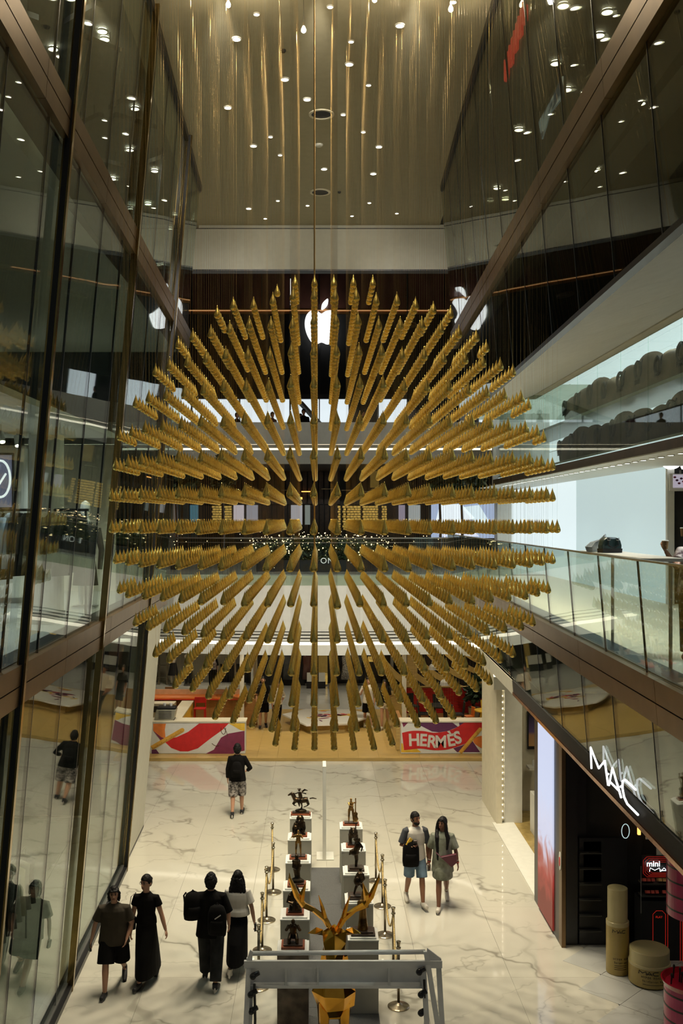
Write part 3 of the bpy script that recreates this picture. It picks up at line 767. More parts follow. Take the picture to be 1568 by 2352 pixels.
# hedge with string lights behind the railing, and letters
M['leaf'] = mat('dark green leaf', (.025, .05, .02), .5, var=.5, scale=4)
def foliage(n, c, r, size, sd, m=M['leaf'], name='foliage', parent=None, flat=1):
    rnd = random.Random(sd); mb = MB()
    for i in range(n):
        while True:
            p = Vector((rnd.uniform(-1, 1), rnd.uniform(-1, 1), rnd.uniform(-1, 1)))
            if p.length < 1: break
        p = Vector((c[0] + p.x * r[0], c[1] + p.y * r[1], c[2] + p.z * r[2]))
        d = Vector((rnd.uniform(-1, 1), rnd.uniform(-1, 1), rnd.uniform(-.6, .9))).normalized(); s1 = d.orthogonal().normalized()
        L_ = size * rnd.uniform(.6, 1.3); W_ = L_ * .3
        n_ = d.cross(s1) * L_ * .06
        mb.add([p, p + d * L_ * .5 + s1 * W_ + n_, p + d * L_, p + d * L_ * .5 - s1 * W_ + n_, p + d * L_ * .5 - n_ * 2], [(0, 1, 4), (1, 2, 4), (2, 3, 4), (3, 0, 4), (0, 3, 2, 1)])
    return mb.build(name, m, parent, kind='stuff' if not parent else None)
hd = E('planter_hedge', (0, 33, 5.62), label='dark hedge in a long planter wrapped in string lights behind the glass railing', cat='planter')
box('planter', M['black'], (px(590, 33), px(880, 33), 32.6, 33.4, 5.62, 6.0), hd)
h_ = foliage(5200, (px(735, 33), 33, 6.28), (2.3, .38, .5), .12, 3, parent=hd); h_['kind'] = 'stuff'
rnd = random.Random(5); mb = MB()
for i in range(230):
    a = rnd.uniform(-1, 1); x = px(735, 33) + a * 2.35; z = 6.95 - .25 * abs(a) - abs(rnd.gauss(0, .42)); y = 32.55 - rnd.random() * .1
    z = max(5.75, z)
    r_ = rnd.choice((.006, .008, .010, .018)); mb.tube([(x - r_, y, z), (x + r_, y, z)], r_, 4)
o = mb.build('string_lights', emis('fairy light', (1, .72, .36), 3.5), hd); o['kind'] = 'stuff'
mb = MB()
for i in range(60):
    x = rnd.uniform(px(395, 33), px(1080, 33)); z = rnd.uniform(6.5, 6.98); mb.tube([(x - .012, 32.4, z), (x + .012, 32.4, z)], .012, 4)
mb.build('fairy_lights', emis('fairy light far', (1, .75, .42), 2.5), label='scattered warm fairy lights strung above the railing line', cat='string lights', kind='stuff')
def text(s, name, m, loc, size, parent, rot=(PI / 2, 0, 0), ext=.01, sx=1, off=0, shear=0):
    c = bpy.data.curves.new(name, 'FONT'); c.body = s; c.size = size; c.extrude = ext; c.offset = off; c.align_x = 'CENTER'; c.shear = shear
    c.materials.append(m); t_ = bpy.data.objects.new(name, c)
    me = bpy.data.meshes.new_from_object(t_); bpy.data.objects.remove(t_); o = bpy.data.objects.new(name, me); COL.objects.link(o)
    o.location = Vector(loc) - (wloc(parent) if parent else Vector()); o.rotation_euler = rot; o.scale = (sx, 1, 1)
    if parent: o.parent = parent
    return o
gl_ = E('letter_sign', (px(742, 32.3), 32.3, 6.1), label='small pale letters on the hedge behind the railing', cat='sign')
box('base_bar', M['black'], (px(715, 32.3), px(772, 32.3), 32.28, 32.34, 5.62, pz(1296, 32.3)), gl_)
for i, ch in enumerate('ION'): text(ch, 'letter', emis('pale letter', (.8, .8, .75), .7), (px(727 + i * 16, 32.3), 32.3, pz(1294, 32.3)), .26, gl_)
# trees in pots on the lower gallery
def tree(x, Y, lab, sd, h=3.1, cr=.8):
    X = px(x, Y); e = E('potted_tree', (X, Y, 5.62), label=lab, cat='tree', group='trees on the lower gallery')
    MB().lathe([(.2, 0), (.27, .5), (.3, .55), (.25, .55), (.2, .45)], (X, Y, 5.62), 16).build('pot', M['black'], e)
    MB().tube([(X, Y, 6.0), (X + .03, Y, 7), (X - .04, Y, 5.62 + h)], [.06, .05, .035], 7).build('trunk', M['slat'], e)
    f = foliage(700, (X, Y, 5.62 + h), (cr, cr, .6), .22, sd, parent=e); f['kind'] = 'stuff'
tree(1060, 34, 'dark leafy tree in front of the large bright screen', 11)
tree(405, 34, 'dark leafy tree beside the grey column near the tinted glass', 12)
tree(512, 36, 'small dark tree against the walnut slats', 13, 3.4, .55)
tree(1010, 36, 'dark leafy tree over the pale boutique windows', 14, 3.3, .6)
tree(285, 35.5, 'dark tree seen through the tinted glass', 15)
# pendant rods and suspended lamps at the rear
for i, (x, y0, y1) in enumerate([(733, 640, 700), (531, 690, 750), (935, 690, 750)]):
    e = E('pendant_lamp', (px(x, 44), 44, pz(y1, 44)), label=['slim pendant rod above the white logo', 'drum pendant lamp between files of drops near the tinted glass', 'drum pendant lamp over the balcony window near the shops'][i], cat='lamp', group='pendant lamps at the rear')
    MB().tube([(px(x, 44), 44, pz(y1, 44)), (px(x, 44), 44, 20)], .015, 5).build('rod', M['black'], e)
    if i: MB().lathe([(.4, 0), (.4, .1), (.36, .14)], (px(x, 44), 44, pz(y1, 44)), 18).build('shade', M['slat'], e)

# ------------------------------------------------------------------ ground floor rear: shop fronts
gb = E('ground_shop_front', (0, 44, 0), label='black boutique front with gold panels and hanging clothes across the rear aisle', cat='storefront')
plane('backing', M['black'], 560, 1010, 1440, 1575.5, 44.6, .1, gb)
for (a, b_) in ((604, 640), (642, 700), (880, 900), (902, 925)): plane('panel', M['blackm'], a, b_, 1440, 1575, 44, .08, gb)
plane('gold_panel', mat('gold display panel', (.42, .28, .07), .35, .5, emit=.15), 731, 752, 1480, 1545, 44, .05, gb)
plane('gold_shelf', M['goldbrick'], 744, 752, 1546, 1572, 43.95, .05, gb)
plane('lit_picture', M['amber'], 696, 708, 1520, 1530, 44, .04, gb)
plane('lit_picture', M['goldbrick'], 845, 862, 1508, 1520, 44, .04, gb)
plane('column', M['white'], 576, 586, 1440, 1575.5, 43.7, .3, gb)
plane('column', M['white'], 897, 903, 1440, 1575.5, 43.7, .3, gb)
gc = E('cream_shop_front', (px(460, 44), 44, 0), label='bright cream clothing shop front with brass frames behind the coffee counter', cat='storefront')
plane('backing', M['cream'], 250, 560, 1440, 1584, 45.5, .1, gc)
for x in (365, 383, 402, 540): plane('brass_post', M['brass'], x - 2, x + 2, 1500, 1584, 43.6, .1, gc)
for y in (1528, 1556, 1574): plane('brass_rail', M['brass'], 350, 383, y - 1, y + 1, 43.58, .06, gc)
plane('dark_opening', M['black'], 505, 550, 1525, 1578, 44.9, .05, gc)
plane('dark_opening', M['dark'], 586, 603, 1525, 1576, 44.9, .05, gc)
plane('platform', M['white'], 345, 560, 1578, 1586, 43, 1.2, gc)
mq = None
M['skin_m'] = mat('mannequin cream', (.72, .62, .46), .4)
for i, (x, c) in enumerate(((398, 'black skirt'), (432, 'black trousers'))):
    Y = 43.4; X = px(x, Y); e = E('mannequin', (X, Y, 0.13), label='cream mannequin in %s in the bright shop window' % c, cat='mannequin', group='mannequins in the cream shop')
    MB().loft([(X, Y, .9, .13, .1), (X, Y, 1.15, .1, .08), (X, Y, 1.4, .17, .1), (X, Y, 1.48, .06, .05), (X, Y, 1.6, .05, .05), (X, Y, 1.68, .08, .09), (X, Y, 1.8, .07, .08), (X, Y, 1.85, .01, .01)], 12).tube([(X - .07, Y, .95), (X - .08, Y, .15)], [.07, .04], 8).tube([(X + .07, Y, .95), (X + .08, Y, .15)], [.07, .04], 8).build('body', M['skin_m'], e, smooth=True)
    if i == 0: MB().loft([(X, Y, .55, .24, .18), (X, Y, 1.1, .13, .11)], 12).build('skirt', M['blackm'], e)
    else: MB().tube([(X - .07, Y, 1.0), (X - .08, Y, .2)], [.09, .06], 8).tube([(X + .07, Y, 1.0), (X + .08, Y, .2)], [.09, .06], 8).build('trousers', M['blackm'], e)
    MB().lathe([(.2, 0), (.2, .02)], (X, Y, .13), 16).build('base', M['steel'], e)
for i, (x, mm, lab) in enumerate(((640, M['blackm'], 'long black coat hanging in the boutique'), (660, M['dark2'], 'charcoal dress hanging in the boutique'), (705, M['maroon'], 'dark red dress hanging beside the gold panel'), (795, mat('speckled silver cloth', (.4, .38, .34), .5, .2, var=.9, scale=30), 'sparkling silver dress hanging in the boutique'), (822, M['dark2'], 'grey coat hanging beside the silver dress'))):
    Y = 43.8; X = px(x, Y); e = E('hanging_garment', (X, Y, .25), label=lab, cat='garment', group='garments in the black boutique')
    MB().loft([(X, Y, .3, .24, .08), (X, Y, .9, .17, .08), (X, Y, 1.3, .2, .09), (X, Y, 1.42, .1, .05)], 12).build('cloth', mm, e, smooth=True)
    MB().tube([(X, Y, 1.4), (X, Y, 3.22)], .01, 5).build('hanger', M['steel'], e)
for i, x in enumerate((712, 739)):
    Y = 43.2; X = px(x, Y); e = E('paper_bag', (X, Y, 0.0), label=['white paper shopping bag under the lit picture', 'white paper shopping bag in front of the gold panel'][i], cat='bag', group='white paper bags')
    box('sack', M['white'], (X - .14, X + .14, Y, Y + .12, .3, .68), e); box('stand', M['black'], (X - .16, X + .16, Y, Y + .14, 0, .3), e)
# black and gold curved wall behind the red booth
gw = E('curved_pattern_wall', (px(1060, 42), 42, 0), label='black and gold wall of broad curved stripes behind the red partition', cat='wall panel')
plane('backing', M['black'], 926, 1240, 1440, 1600, 42.4, .1, gw)
plane('wood_end', M['wood'], 935, 958, 1500, 1600, 42.2, .08, gw)
for i in range(9):
    mb = MB(); c = (px(1230, 42), pz(1440, 42)); r0 = 1.2 + i * .62; pts = []
    for k in range(15): a = PI * (.98 + .52 * k / 14); pts.append((c[0] + r0 * math.cos(a) * 1.1, c[1] + r0 * math.sin(a) * .62))
    for k in range(14, -1, -1): a = PI * (.98 + .52 * k / 14); pts.append((c[0] + (r0 + .3) * math.cos(a) * 1.1, c[1] + (r0 + .3) * math.sin(a) * .62))
    for k in range(14):
        q = [pts[k], pts[k + 1], pts[28 - k], pts[29 - k]]
        if min(v for u, v in q) < 0.02: continue
        mb.prism(q, lambda u, v, k_: (u, 42.25 + .05 * k_, v))
    mb.build('stripe', M['goldstripe'] if 'goldstripe' in M else M.setdefault('goldstripe', mat('mustard gold', (.50, .33, .09), .45)), gw)
for i, (x, y) in enumerate(((994, 1532), (1020, 1568), (1120, 1550))):
    Y = 41; e = E('paper_lamp', (px(x, Y), Y, pz(y + 6, Y)), label=['white paper lamp shade hanging highest before the striped wall', 'lowest white paper lamp shade before the striped wall', 'white paper lamp shade hanging by the cream column'][i], cat='lamp', group='paper lamp shades')
    MB().lathe([(.19, 0), (.17, .14), (.1, .22), (.02, .24)], (px(x, Y), Y, pz(y + 6, Y)), 14).build('shade', M['white'], e)
    MB().tube([(px(x, Y), Y, pz(y + 6, Y) + .23), (px(x, Y), Y, 3.23)], .006, 4).build('cord', M['black'], e)

# ------------------------------------------------------------------ booth
pf = E('booth_platform', (0, 30.2, 0), label='low honey wood platform under the pop-up booth', cat='platform')
xs = [-6.2 + .62 * k for k in range(21)]
for a in range(20):
    box('plank', M['wood'], (xs[a] + .002, xs[a + 1] - .002, 30.2, 38, 0.002, .09), pf)
box('edge_board', M['wood'], (-6.2, 6.2, 30.17, 30.198, 0, .1), pf)
GR = {'red': mat('printed red', (.62, .02, .02), .45), 'dred': mat('printed burgundy', (.22, .03, .08), .45), 'orange': mat('printed orange', (.80, .22, .04), .45), 'yellow': mat('printed yellow', (.80, .50, .05), .45),
      'purple': mat('printed purple', (.13, .03, .10), .45), 'white': mat('printed off white', (.72, .68, .60), .5), 'ruler': mat('printed ruler', (.78, .42, .06), .45), 'ink': mat('printed ink', (.10, .05, .02), .5)}
def counter(name, x0, x1, label):
    Y = 30.75
    e = E(name, (px((x0 + x1) / 2, Y), Y, .09), label=label, cat='counter')
    bd = box('body', M['white'], (px(x0, Y), px(x1, Y), Y, Y + .5, .1, 1.06), e)
    box('worktop', M['cream'], (px(x0, Y) - .03, px(x1, Y) + .03, Y - .03, Y + .55, 1.06, 1.10), e)
    return bd
lay = [0]
def shape(e, m, pts, sm=False, lvl=1, name='print_shape'):
    Y = 30.75; d = .004 * lvl
    if sm: pts = smoothpts(pts, 5)
    return MB().prism([(px(x, Y), pz(y, Y)) for x, y in pts], lambda u, v, k: (u, Y - d + (d - .001) * k, v)).build(name, m, e if e.name[:5] != 'ruler' else e.parent)
def ruler(e, a, b_, w, n):
    a, b_ = Vector(a), Vector(b_); d = (b_ - a).normalized(); nn = Vector((-d.y, d.x)) * w / 2
    arc = [tuple(b_ + nn * math.cos(PI * k / 6) + d * (w / 2) * math.sin(PI * k / 6)) for k in range(7)]
    e = shape(e, GR['ruler'], [tuple(a + nn)] + arc + [tuple(a - nn)], lvl=3, name='ruler_print')
    L_ = (b_ - a).length
    for k in range(n):
        p = a + d * L_ * (k + .5) / n; q = p - nn * .9 if False else p + nn * .92; r_ = q - nn * (1.0 if k % 4 == 0 else .6)
        t = d * .35
        shape(e, GR['ink'], [tuple(q - t), tuple(q + t), tuple(r_ + t), tuple(r_ - t)], lvl=4, name='ruler_mark')
cl_ = counter('booth_counter', 345, 563, 'booth counter printed with red ribbon and yellow ruler below the coffee machine')
U = lambda L_: [(340 + x / 4.9, 1480 + y / 4.9) for x, y in L_]
shape(cl_, GR['orange'], U([(58, 893), (200, 893), (188, 960), (196, 1055), (150, 1045), (56, 970)]))
shape(cl_, GR['dred'], U([(60, 975), (150, 1045), (200, 1060), (150, 1090)]), lvl=2)
shape(cl_, GR['red'], U([(575, 890), (908, 888), (840, 960), (700, 1060), (560, 1170), (450, 1205), (360, 1203), (260, 1165), (192, 1100), (200, 1062), (320, 1045), (450, 985)]))
shape(cl_, GR['dred'], U([(632, 1238), (740, 1185), (790, 1100), (820, 1050), (900, 1005), (1086, 972), (1086, 1195), (990, 1215), (930, 1238)]))
shape(cl_, GR['yellow'], U([(905, 888), (1088, 888), (1088, 972), (1040, 965)]))
shape(cl_, GR['purple'], U([(40, 1185), (90, 1180), (132, 1240), (40, 1240)]))
ruler(cl_, U([(40, 1165)])[0], U([(385, 965)])[0], 10, 26)
for p in ([(820, 940), (825, 990), (850, 1012), (868, 990), (872, 940)], [(850, 935), (880, 985), (895, 1035)], [(718, 1115), (755, 1142), (800, 1140)]):
    MB().tube([(px(x, 30.73), 30.74, pz(y, 30.73)) for x, y in smoothpts(U(p), 4, False)], .008, 4).build('drawn_line', GR['ink'], cl_)
cr_ = counter('booth_counter', 921, 1150, 'booth counter printed with white capital letters on a red ribbon')
V_ = lambda L_: [(900 + x / 4.356, 1480 + y / 4.356) for x, y in L_]
shape(cr_, GR['red'], smoothpts(V_([(100, 885), (200, 865), (320, 868), (420, 885), (540, 870), (640, 835), (735, 772)]), 4, False) + V_([(1075, 772)]) + smoothpts(V_([(1062, 782), (960, 820), (860, 890), (800, 960), (700, 1005), (560, 1050), (420, 1058), (280, 1042), (120, 1058)]), 4, False), lvl=2)
shape(cr_, GR['purple'], V_([(185, 778), (590, 772), (660, 825), (560, 865), (470, 880), (400, 872), (290, 815)]))
shape(cr_, GR['purple'], V_([(668, 772), (735, 772), (675, 822)]))
shape(cr_, GR['dred'], V_([(98, 780), (165, 778), (115, 830)]))
shape(cr_, GR['yellow'], V_([(92, 990), (108, 990), (120, 1060), (250, 1045), (292, 1080), (92, 1080)]))
shape(cr_, GR['purple'], V_([(612, 1040), (700, 1012), (800, 960), (880, 1078), (650, 1078)]))
shape(cr_, GR['orange'], smoothpts(V_([(812, 975), (850, 925), (950, 905), (1040, 860), (1085, 830), (1085, 1028), (1000, 1042), (900, 1040)]), 3), lvl=2)
ruler(cr_, V_([(680, 1085)])[0], V_([(880, 850)])[0], 8.5, 24)
for i, (ch, x, y, s, rt, sx_) in enumerate((('H', 223, 1012, 118, .04, .95), ('E', 309, 1014, 118, -.05, .9), ('R', 392, 1028, 118, -.10, .92), ('M', 488, 1030, 118, 0, .9), ('\u00c8', 598, 1014, 118, .16, .92), ('S', 670, 988, 120, .26, .9))):
    p = V_([(x, y)])[0]
    text(ch, 'letter', GR['white'], (px(p[0], 30.735), 30.735, pz(p[1], 30.735)), s / 4.356 / F * 30.735 * 1.42, cr_, (PI / 2, -rt, 0), .002, sx_, .016)
for (ch, x, y, s, rt, sx_) in (('I', 905, 1020, 84, -.62, .9), ('N', 955, 1018, 100, -.62, .85), ('T', 1050, 985, 110, -.5, .85)):
    p = V_([(x, y)])[0]
    text(ch, 'letter', GR['white'], (px(p[0], 30.735), 30.735, pz(p[1], 30.735)), s / 4.356 / F * 30.735 * 1.35, cr_, (PI / 2, -rt if ch != 'I' else -rt, 0), .002, sx_, .012)
# coffee machine
X, Y = px(381, 31.05), 31.05
e = E('coffee_machine', (X, Y, 1.1), label='grey coffee machine with black lid on the printed booth counter', cat='coffee machine')
MB().hexa([(X - .34, Y - .2, 1.1), (X + .26, Y - .2, 1.1), (X + .26, Y + .2, 1.1), (X - .34, Y + .2, 1.1), (X - .28, Y - .16, 1.42), (X + .34, Y - .16, 1.42), (X + .34, Y + .2, 1.42), (X - .28, Y + .2, 1.42)]).build('body', mat('champagne enamel', (.36, .34, .25), .4, .4), e, bevel=.02)
box('lid', M['black'], (X - .25, X + .33, Y - .14, Y + .19, 1.43, 1.50), e, bevel=.02)
for k in range(5): box('grille_bar', M['dark2'], (X - .2, X + .2, Y - .205 + .008 * k, Y - .19 + .008 * k, 1.16 + .05 * k, 1.18 + .05 * k), e)
for s in (-.22, .24): box('leg', M['black'], (X + s - .04, X + s + .04, Y - .18, Y + .16, 1.1, 1.13), e)
for q in (-.1, .1): MB().lathe([(.04, 0), (.05, .09)], (X + q + .05, Y + .05, 1.505), 12).build('cup', M['plate'], label='white cup upside down on the coffee machine, ' + ('by the wall' if q < 0 else 'by the stool'), cat='cup', group='cups on the coffee machine')
# rear bar with orange top, side counter, stools, posts
e = E('rear_bar', (px(450, 35), 35, .09), label='long wooden bar with orange top behind the coffee machine', cat='counter')
for i in range(7):
    a = px(335, 35) + i * .56; box('front_panel', M['woodd'], (a + .003, a + .557, 35, 35.06, .1, 1.02), e)
box('top', GR['orange'], (px(335, 35), px(570, 35), 34.9, 35.7, 1.02, 1.08), e)
box('top_edge', GR['red'], (px(335, 35), px(570, 35), 34.88, 34.9, 1.0, 1.03), e)
box('upstand', mat('peach board', (.75, .45, .25), .5), (px(335, 35), px(560, 35), 35.6, 35.7, 1.08, 1.25), e)
e = E('side_counter', (px(420, 33), 32, .09), label='yellow side counter between the coffee machine and the red stool', cat='counter')
box('body', GR['yellow'], (px(408, 33), px(430, 33), 31.5, 34.4, .1, 1.02), e); box('top', M['cream'], (px(404, 33), px(432, 33), 31.45, 34.45, 1.02, 1.06), e)
e = E('espresso_shelf', (px(370, 34), 34, .09), label='low appliance shelf with dark ovens behind the coffee machine', cat='shelf')
box('shelf_body', M['cream'], (px(345, 34.2), px(400, 34.2), 34.2, 34.7, .1, 1.0), e)
for k in range(3): box('oven', M['black'], (px(352 + k * 16, 34.1), px(364 + k * 16, 34.1), 34.12, 34.3, .72, .92), e)
def stool(X, Y, lab, m):
    e = E('bar_stool', (X, Y, .09), label=lab, cat='stool', group='stools at the rear bar')
    for sx in (-.17, .17):
        MB().tube([(X + sx * 1.1, Y - .17, .09), (X + sx, Y - .15, .86)], .02, 6).build('leg', m, e)
        MB().tube([(X + sx * 1.1, Y + .17, .09), (X + sx, Y + .15, 1.16)], .02, 6).build('leg', m, e)
    box('seat', m, (X - .2, X + .2, Y - .18, Y + .18, .84, .88), e, bevel=.01)
    box('backrest', m, (X - .2, X + .2, Y + .13, Y + .17, 1.02, 1.22), e, bevel=.01)
    box('foot_rail', M['dark'], (X - .17, X + .17, Y - .16, Y - .14, .36, .39), e)
stool(px(459, 34.1), 34.1, 'red bar stool in front of the wooden rear bar', GR['red'])
stool(px(390, 36.2), 36.2, 'brown stool back showing above the orange bar top', M['woodd'])
for i, (x, Y) in enumerate(((555.5, 34.6), (928, 34.6), (586, 37.6))):
    X = px(x, Y); e = E('booth_post', (X, Y, .09), label=['white square booth post beside the rear bar', 'white square booth post beside the red partition', 'white booth post farther back near two standing men'][i], cat='post', group='booth posts')
    box('shaft', M['white'], (X - .07, X + .07, Y - .07, Y + .07, .11, 3.22), e); box('foot', M['white'], (X - .1, X + .1, Y - .1, Y + .1, .09, .11), e)
e = E('side_bar', (px(575, 36), 36, .09), label='short wooden bar beside the white booth post', cat='counter')
box('body', M['woodd'], (px(562, 36), px(592, 36), 36, 36.6, .1, .98), e); box('top', GR['orange'], (px(560, 36), px(594, 36), 35.95, 36.65, .98, 1.02), e)
e = E('side_bar', (px(905, 36), 36, .09), label='short honey wood bar behind the walking couple', cat='counter')
box('body', M['wood'], (px(895, 36), px(922, 36), 36, 36.6, .1, .98), e); box('top', M['wood'], (px(893, 36), px(924, 36), 35.95, 36.65, .98, 1.02), e)
e = E('entrance_box', (px(916, 31.8), 31.8, .09), label='honey wood end box beside the lettered counter', cat='box')
box('body', M['wood'], (px(905, 32), px(920, 32), 31.2, 33, .1, .98), e)
box('lid', M['woodd'], (px(905, 32) - .01, px(920, 32) + .01, 31.19, 33.01, .98, 1.0), e)
# red partition of horizontal boards
e = E('red_partition', (px(1050, 37.2), 37.2, .09), label='low red boarded partition with wooden cap behind the tables', cat='partition')
for k in range(9): box('board', GR['red'], (px(933, 37.2), px(1250, 37.2), 37.2, 37.28, .1 + .105 * k, .198 + .105 * k), e)
box('cap', M['wood'], (px(930, 37.2), px(1250, 37.2), 37.15, 37.33, 1.05, 1.09), e)
def chair(X, Y, rz, m, lab, grp, s=1.0):
    e = E('chair', (X, Y, .09), rz, lab, 'chair', grp)
    for sx in (-.18, .18):
        MB().tube([(sx * s * 1.15, -.2 * s, 0), (sx * s, -.17 * s, .44 * s)], .022 * s, 6).build('leg', m, e, world=False)
        MB().tube([(sx * s * 1.15, .22 * s, 0), (sx * s, .18 * s, .44 * s)], .022 * s, 6).build('leg', m, e, world=False)
    MB().box(-.22 * s, .22 * s, -.21 * s, .21 * s, .44 * s, .48 * s).build('seat', m, e, world=False)
    MB().loft([(0, .19 * s, .44 * s, .20 * s, .025), (0, .22 * s, .6 * s, .2 * s, .03), (0, .25 * s, .88 * s, .21 * s, .022)], 10).build('backrest', m, e, world=False)
def table(X, Y, r, h, m, lab, legs):
    e = E('table', (X, Y, .09), 0, lab, 'table')
    MB().lathe([(r - .01, h - .04), (r, h - .02), (r, h), (r - .01, h)], n=28).build('tabletop', m, e, world=False)
    for a in range(legs):
        t = 2 * PI * a / legs + .6; MB().tube([(r * .75 * math.cos(t), r * .75 * math.sin(t), 0), (r * .6 * math.cos(t), r * .6 * math.sin(t), h - .04)], .03, 6).build('leg', m, e, world=False)
table(px(1117, 34.6), 34.6, .42, .62, GR['yellow'], 'low round yellow table before the red partition', 4)
chair(px(1117, 35.6), 35.6, 0, GR['yellow'], 'yellow chair behind the round yellow table', 'yellow chairs', .85)
chair(px(1076, 34.9), 34.9, -PI / 2 + .3, GR['orange'], 'small orange yellow chair beside the plant pot', 'yellow chairs', .75)
table(px(1010, 34.9), 34.9, .45, .74, M['blackm'], 'black round table before the red partition', 4)
chair(px(975, 34.8), 34.8, PI / 2, M['blackm'], 'black chair on the post side of the black table', 'black chairs')
chair(px(1050, 34.7), 34.7, -PI / 2, M['blackm'], 'black chair on the plant side of the black table', 'black chairs')
chair(px(1008, 36.0), 36.0, 0, M['blackm'], 'black chair behind the black table', 'black chairs')
chair(px(945, 36.2), 36.2, .4, M['blackm'], 'black chair tucked beside the white booth post', 'black chairs')
X, Y = px(1088, 36.2), 36.2
e = E('potted_plant', (X, Y, .09), label='tall dark plant in a grey pot beside the yellow table', cat='plant')
MB().lathe([(.17, 0), (.22, .42), (.19, .42), (.16, .34)], (X, Y, .09), 16).build('pot', M['steel'], e)
MB().tube([(X, Y, .4), (X, Y, 1.4)], .02, 6).build('stem', M['slat'], e)
f = foliage(160, (X, Y, 1.15), (.28, .28, .5), .3, 21, parent=e); f['kind'] = 'stuff'
# white floral plinth in the centre of the booth
e = E('display_plinth', (px(755, 33), 33, .09), label='low wood plinth with white flower-printed top in the booth centre', cat='plinth')
top = [(648, 1640), (702, 1628), (800, 1629), (862, 1641), (800, 1662), (703, 1665)]
TP = []
zt = .42
for (x, y) in top:
    Yp = (CAMZ - zt) * F / (y - 1195); TP.append((px(x, Yp), Yp))
MB().prism(TP, lambda u, v, k: (u, v, zt if k == 0 else zt - .05)).build('top', M['plate'], e)
cxp = sum(p[0] for p in TP) / 6; cyp = sum(p[1] for p in TP) / 6
MB().prism([(cxp + (p[0] - cxp) * .82, cyp + (p[1] - cyp) * .82) for p in TP], lambda u, v, k: (u, v, zt - .05 if k == 0 else .092)).build('base', M['wood'], e)
rnd = random.Random(9)
for k in range(26):
    a = rnd.uniform(0, 2 * PI); r_ = rnd.uniform(.1, .75); c = (cxp + r_ * 1.25 * math.cos(a), cyp + r_ * 1.3 * math.sin(a)); L_ = rnd.uniform(.1, .26); t = rnd.uniform(0, PI)
    pts = [(c[0] + L_ * math.cos(t) * math.cos(q) - L_ * .28 * math.sin(t) * math.sin(q), c[1] + L_ * math.sin(t) * math.cos(q) + L_ * .28 * math.cos(t) * math.sin(q)) for q in [2 * PI * i / 8 for i in range(8)]]
    MB().prism(pts, lambda u, v, k_: (u, v, zt + .004 * (1 - k_) + .0005)).build('petal_print', [GR['red'], GR['yellow'], GR['purple'], GR['dred']][k % 4], e)
# ------------------------------------------------------------------ exhibition in the middle of the hall
cp = E('carpet', (.17, 17, 0), label='dark grey carpet runner between the two rows of pedestals', cat='carpet')
for k in range(4): box('carpet_strip', M['carpet'], (-.56, .90, 12.9 + 2 * k + .002, min(20.9, 14.9 + 2 * k) - .002, .001, .012), cp)
M['ptop'] = M['plate']
M['stone'] = mat('brown stone cladding', (.17, .125, .085), .3, var=.5, scale=5)
def pedestal(xc, yf, w, i, lab, m=None):
    e = E('display_pedestal', (xc, yf + w / 2, .012), label=lab, cat='pedestal', group='pedestals in two rows')
    box('body', m or M['pedestal'], (xc - w / 2, xc + w / 2, yf, yf + w, .012, 1.08), e, bevel=.006)
    box('cap', M['plate'], (xc - w / 2 - .004, xc + w / 2 + .004, yf - .004, yf + w + .004, 1.08, 1.1), e)
    box('top_plate', M['ptop'], (xc - w / 2 + .03, xc + w / 2 - .03, yf + .03, yf + w - .03, 1.10, 1.125), e, bevel=.004)
    return e
LF = [20.7, 19.3, 18.0, 16.66, 15.46, 14.25]
RF = [20.0, 18.66, 17.4, 16.1, 14.7]
LN = ['horse rider', 'crouching bear', 'standing violinist', 'dark totem figure', 'hooded seated figure', 'kneeling figure']
RN = ['cello player', 'standing bear', 'twisting dancer', 'bent striding figure', 'tall robed figure']
for i, y in enumerate(LF): pedestal(-.36, y, .45, i, 'grey white-topped pedestal under the bronze %s' % LN[i], M['stone'] if i == 5 else None)
for i, y in enumerate(RF): pedestal(.67, y, .45, i, 'grey white-topped pedestal under the bronze %s' % RN[i])

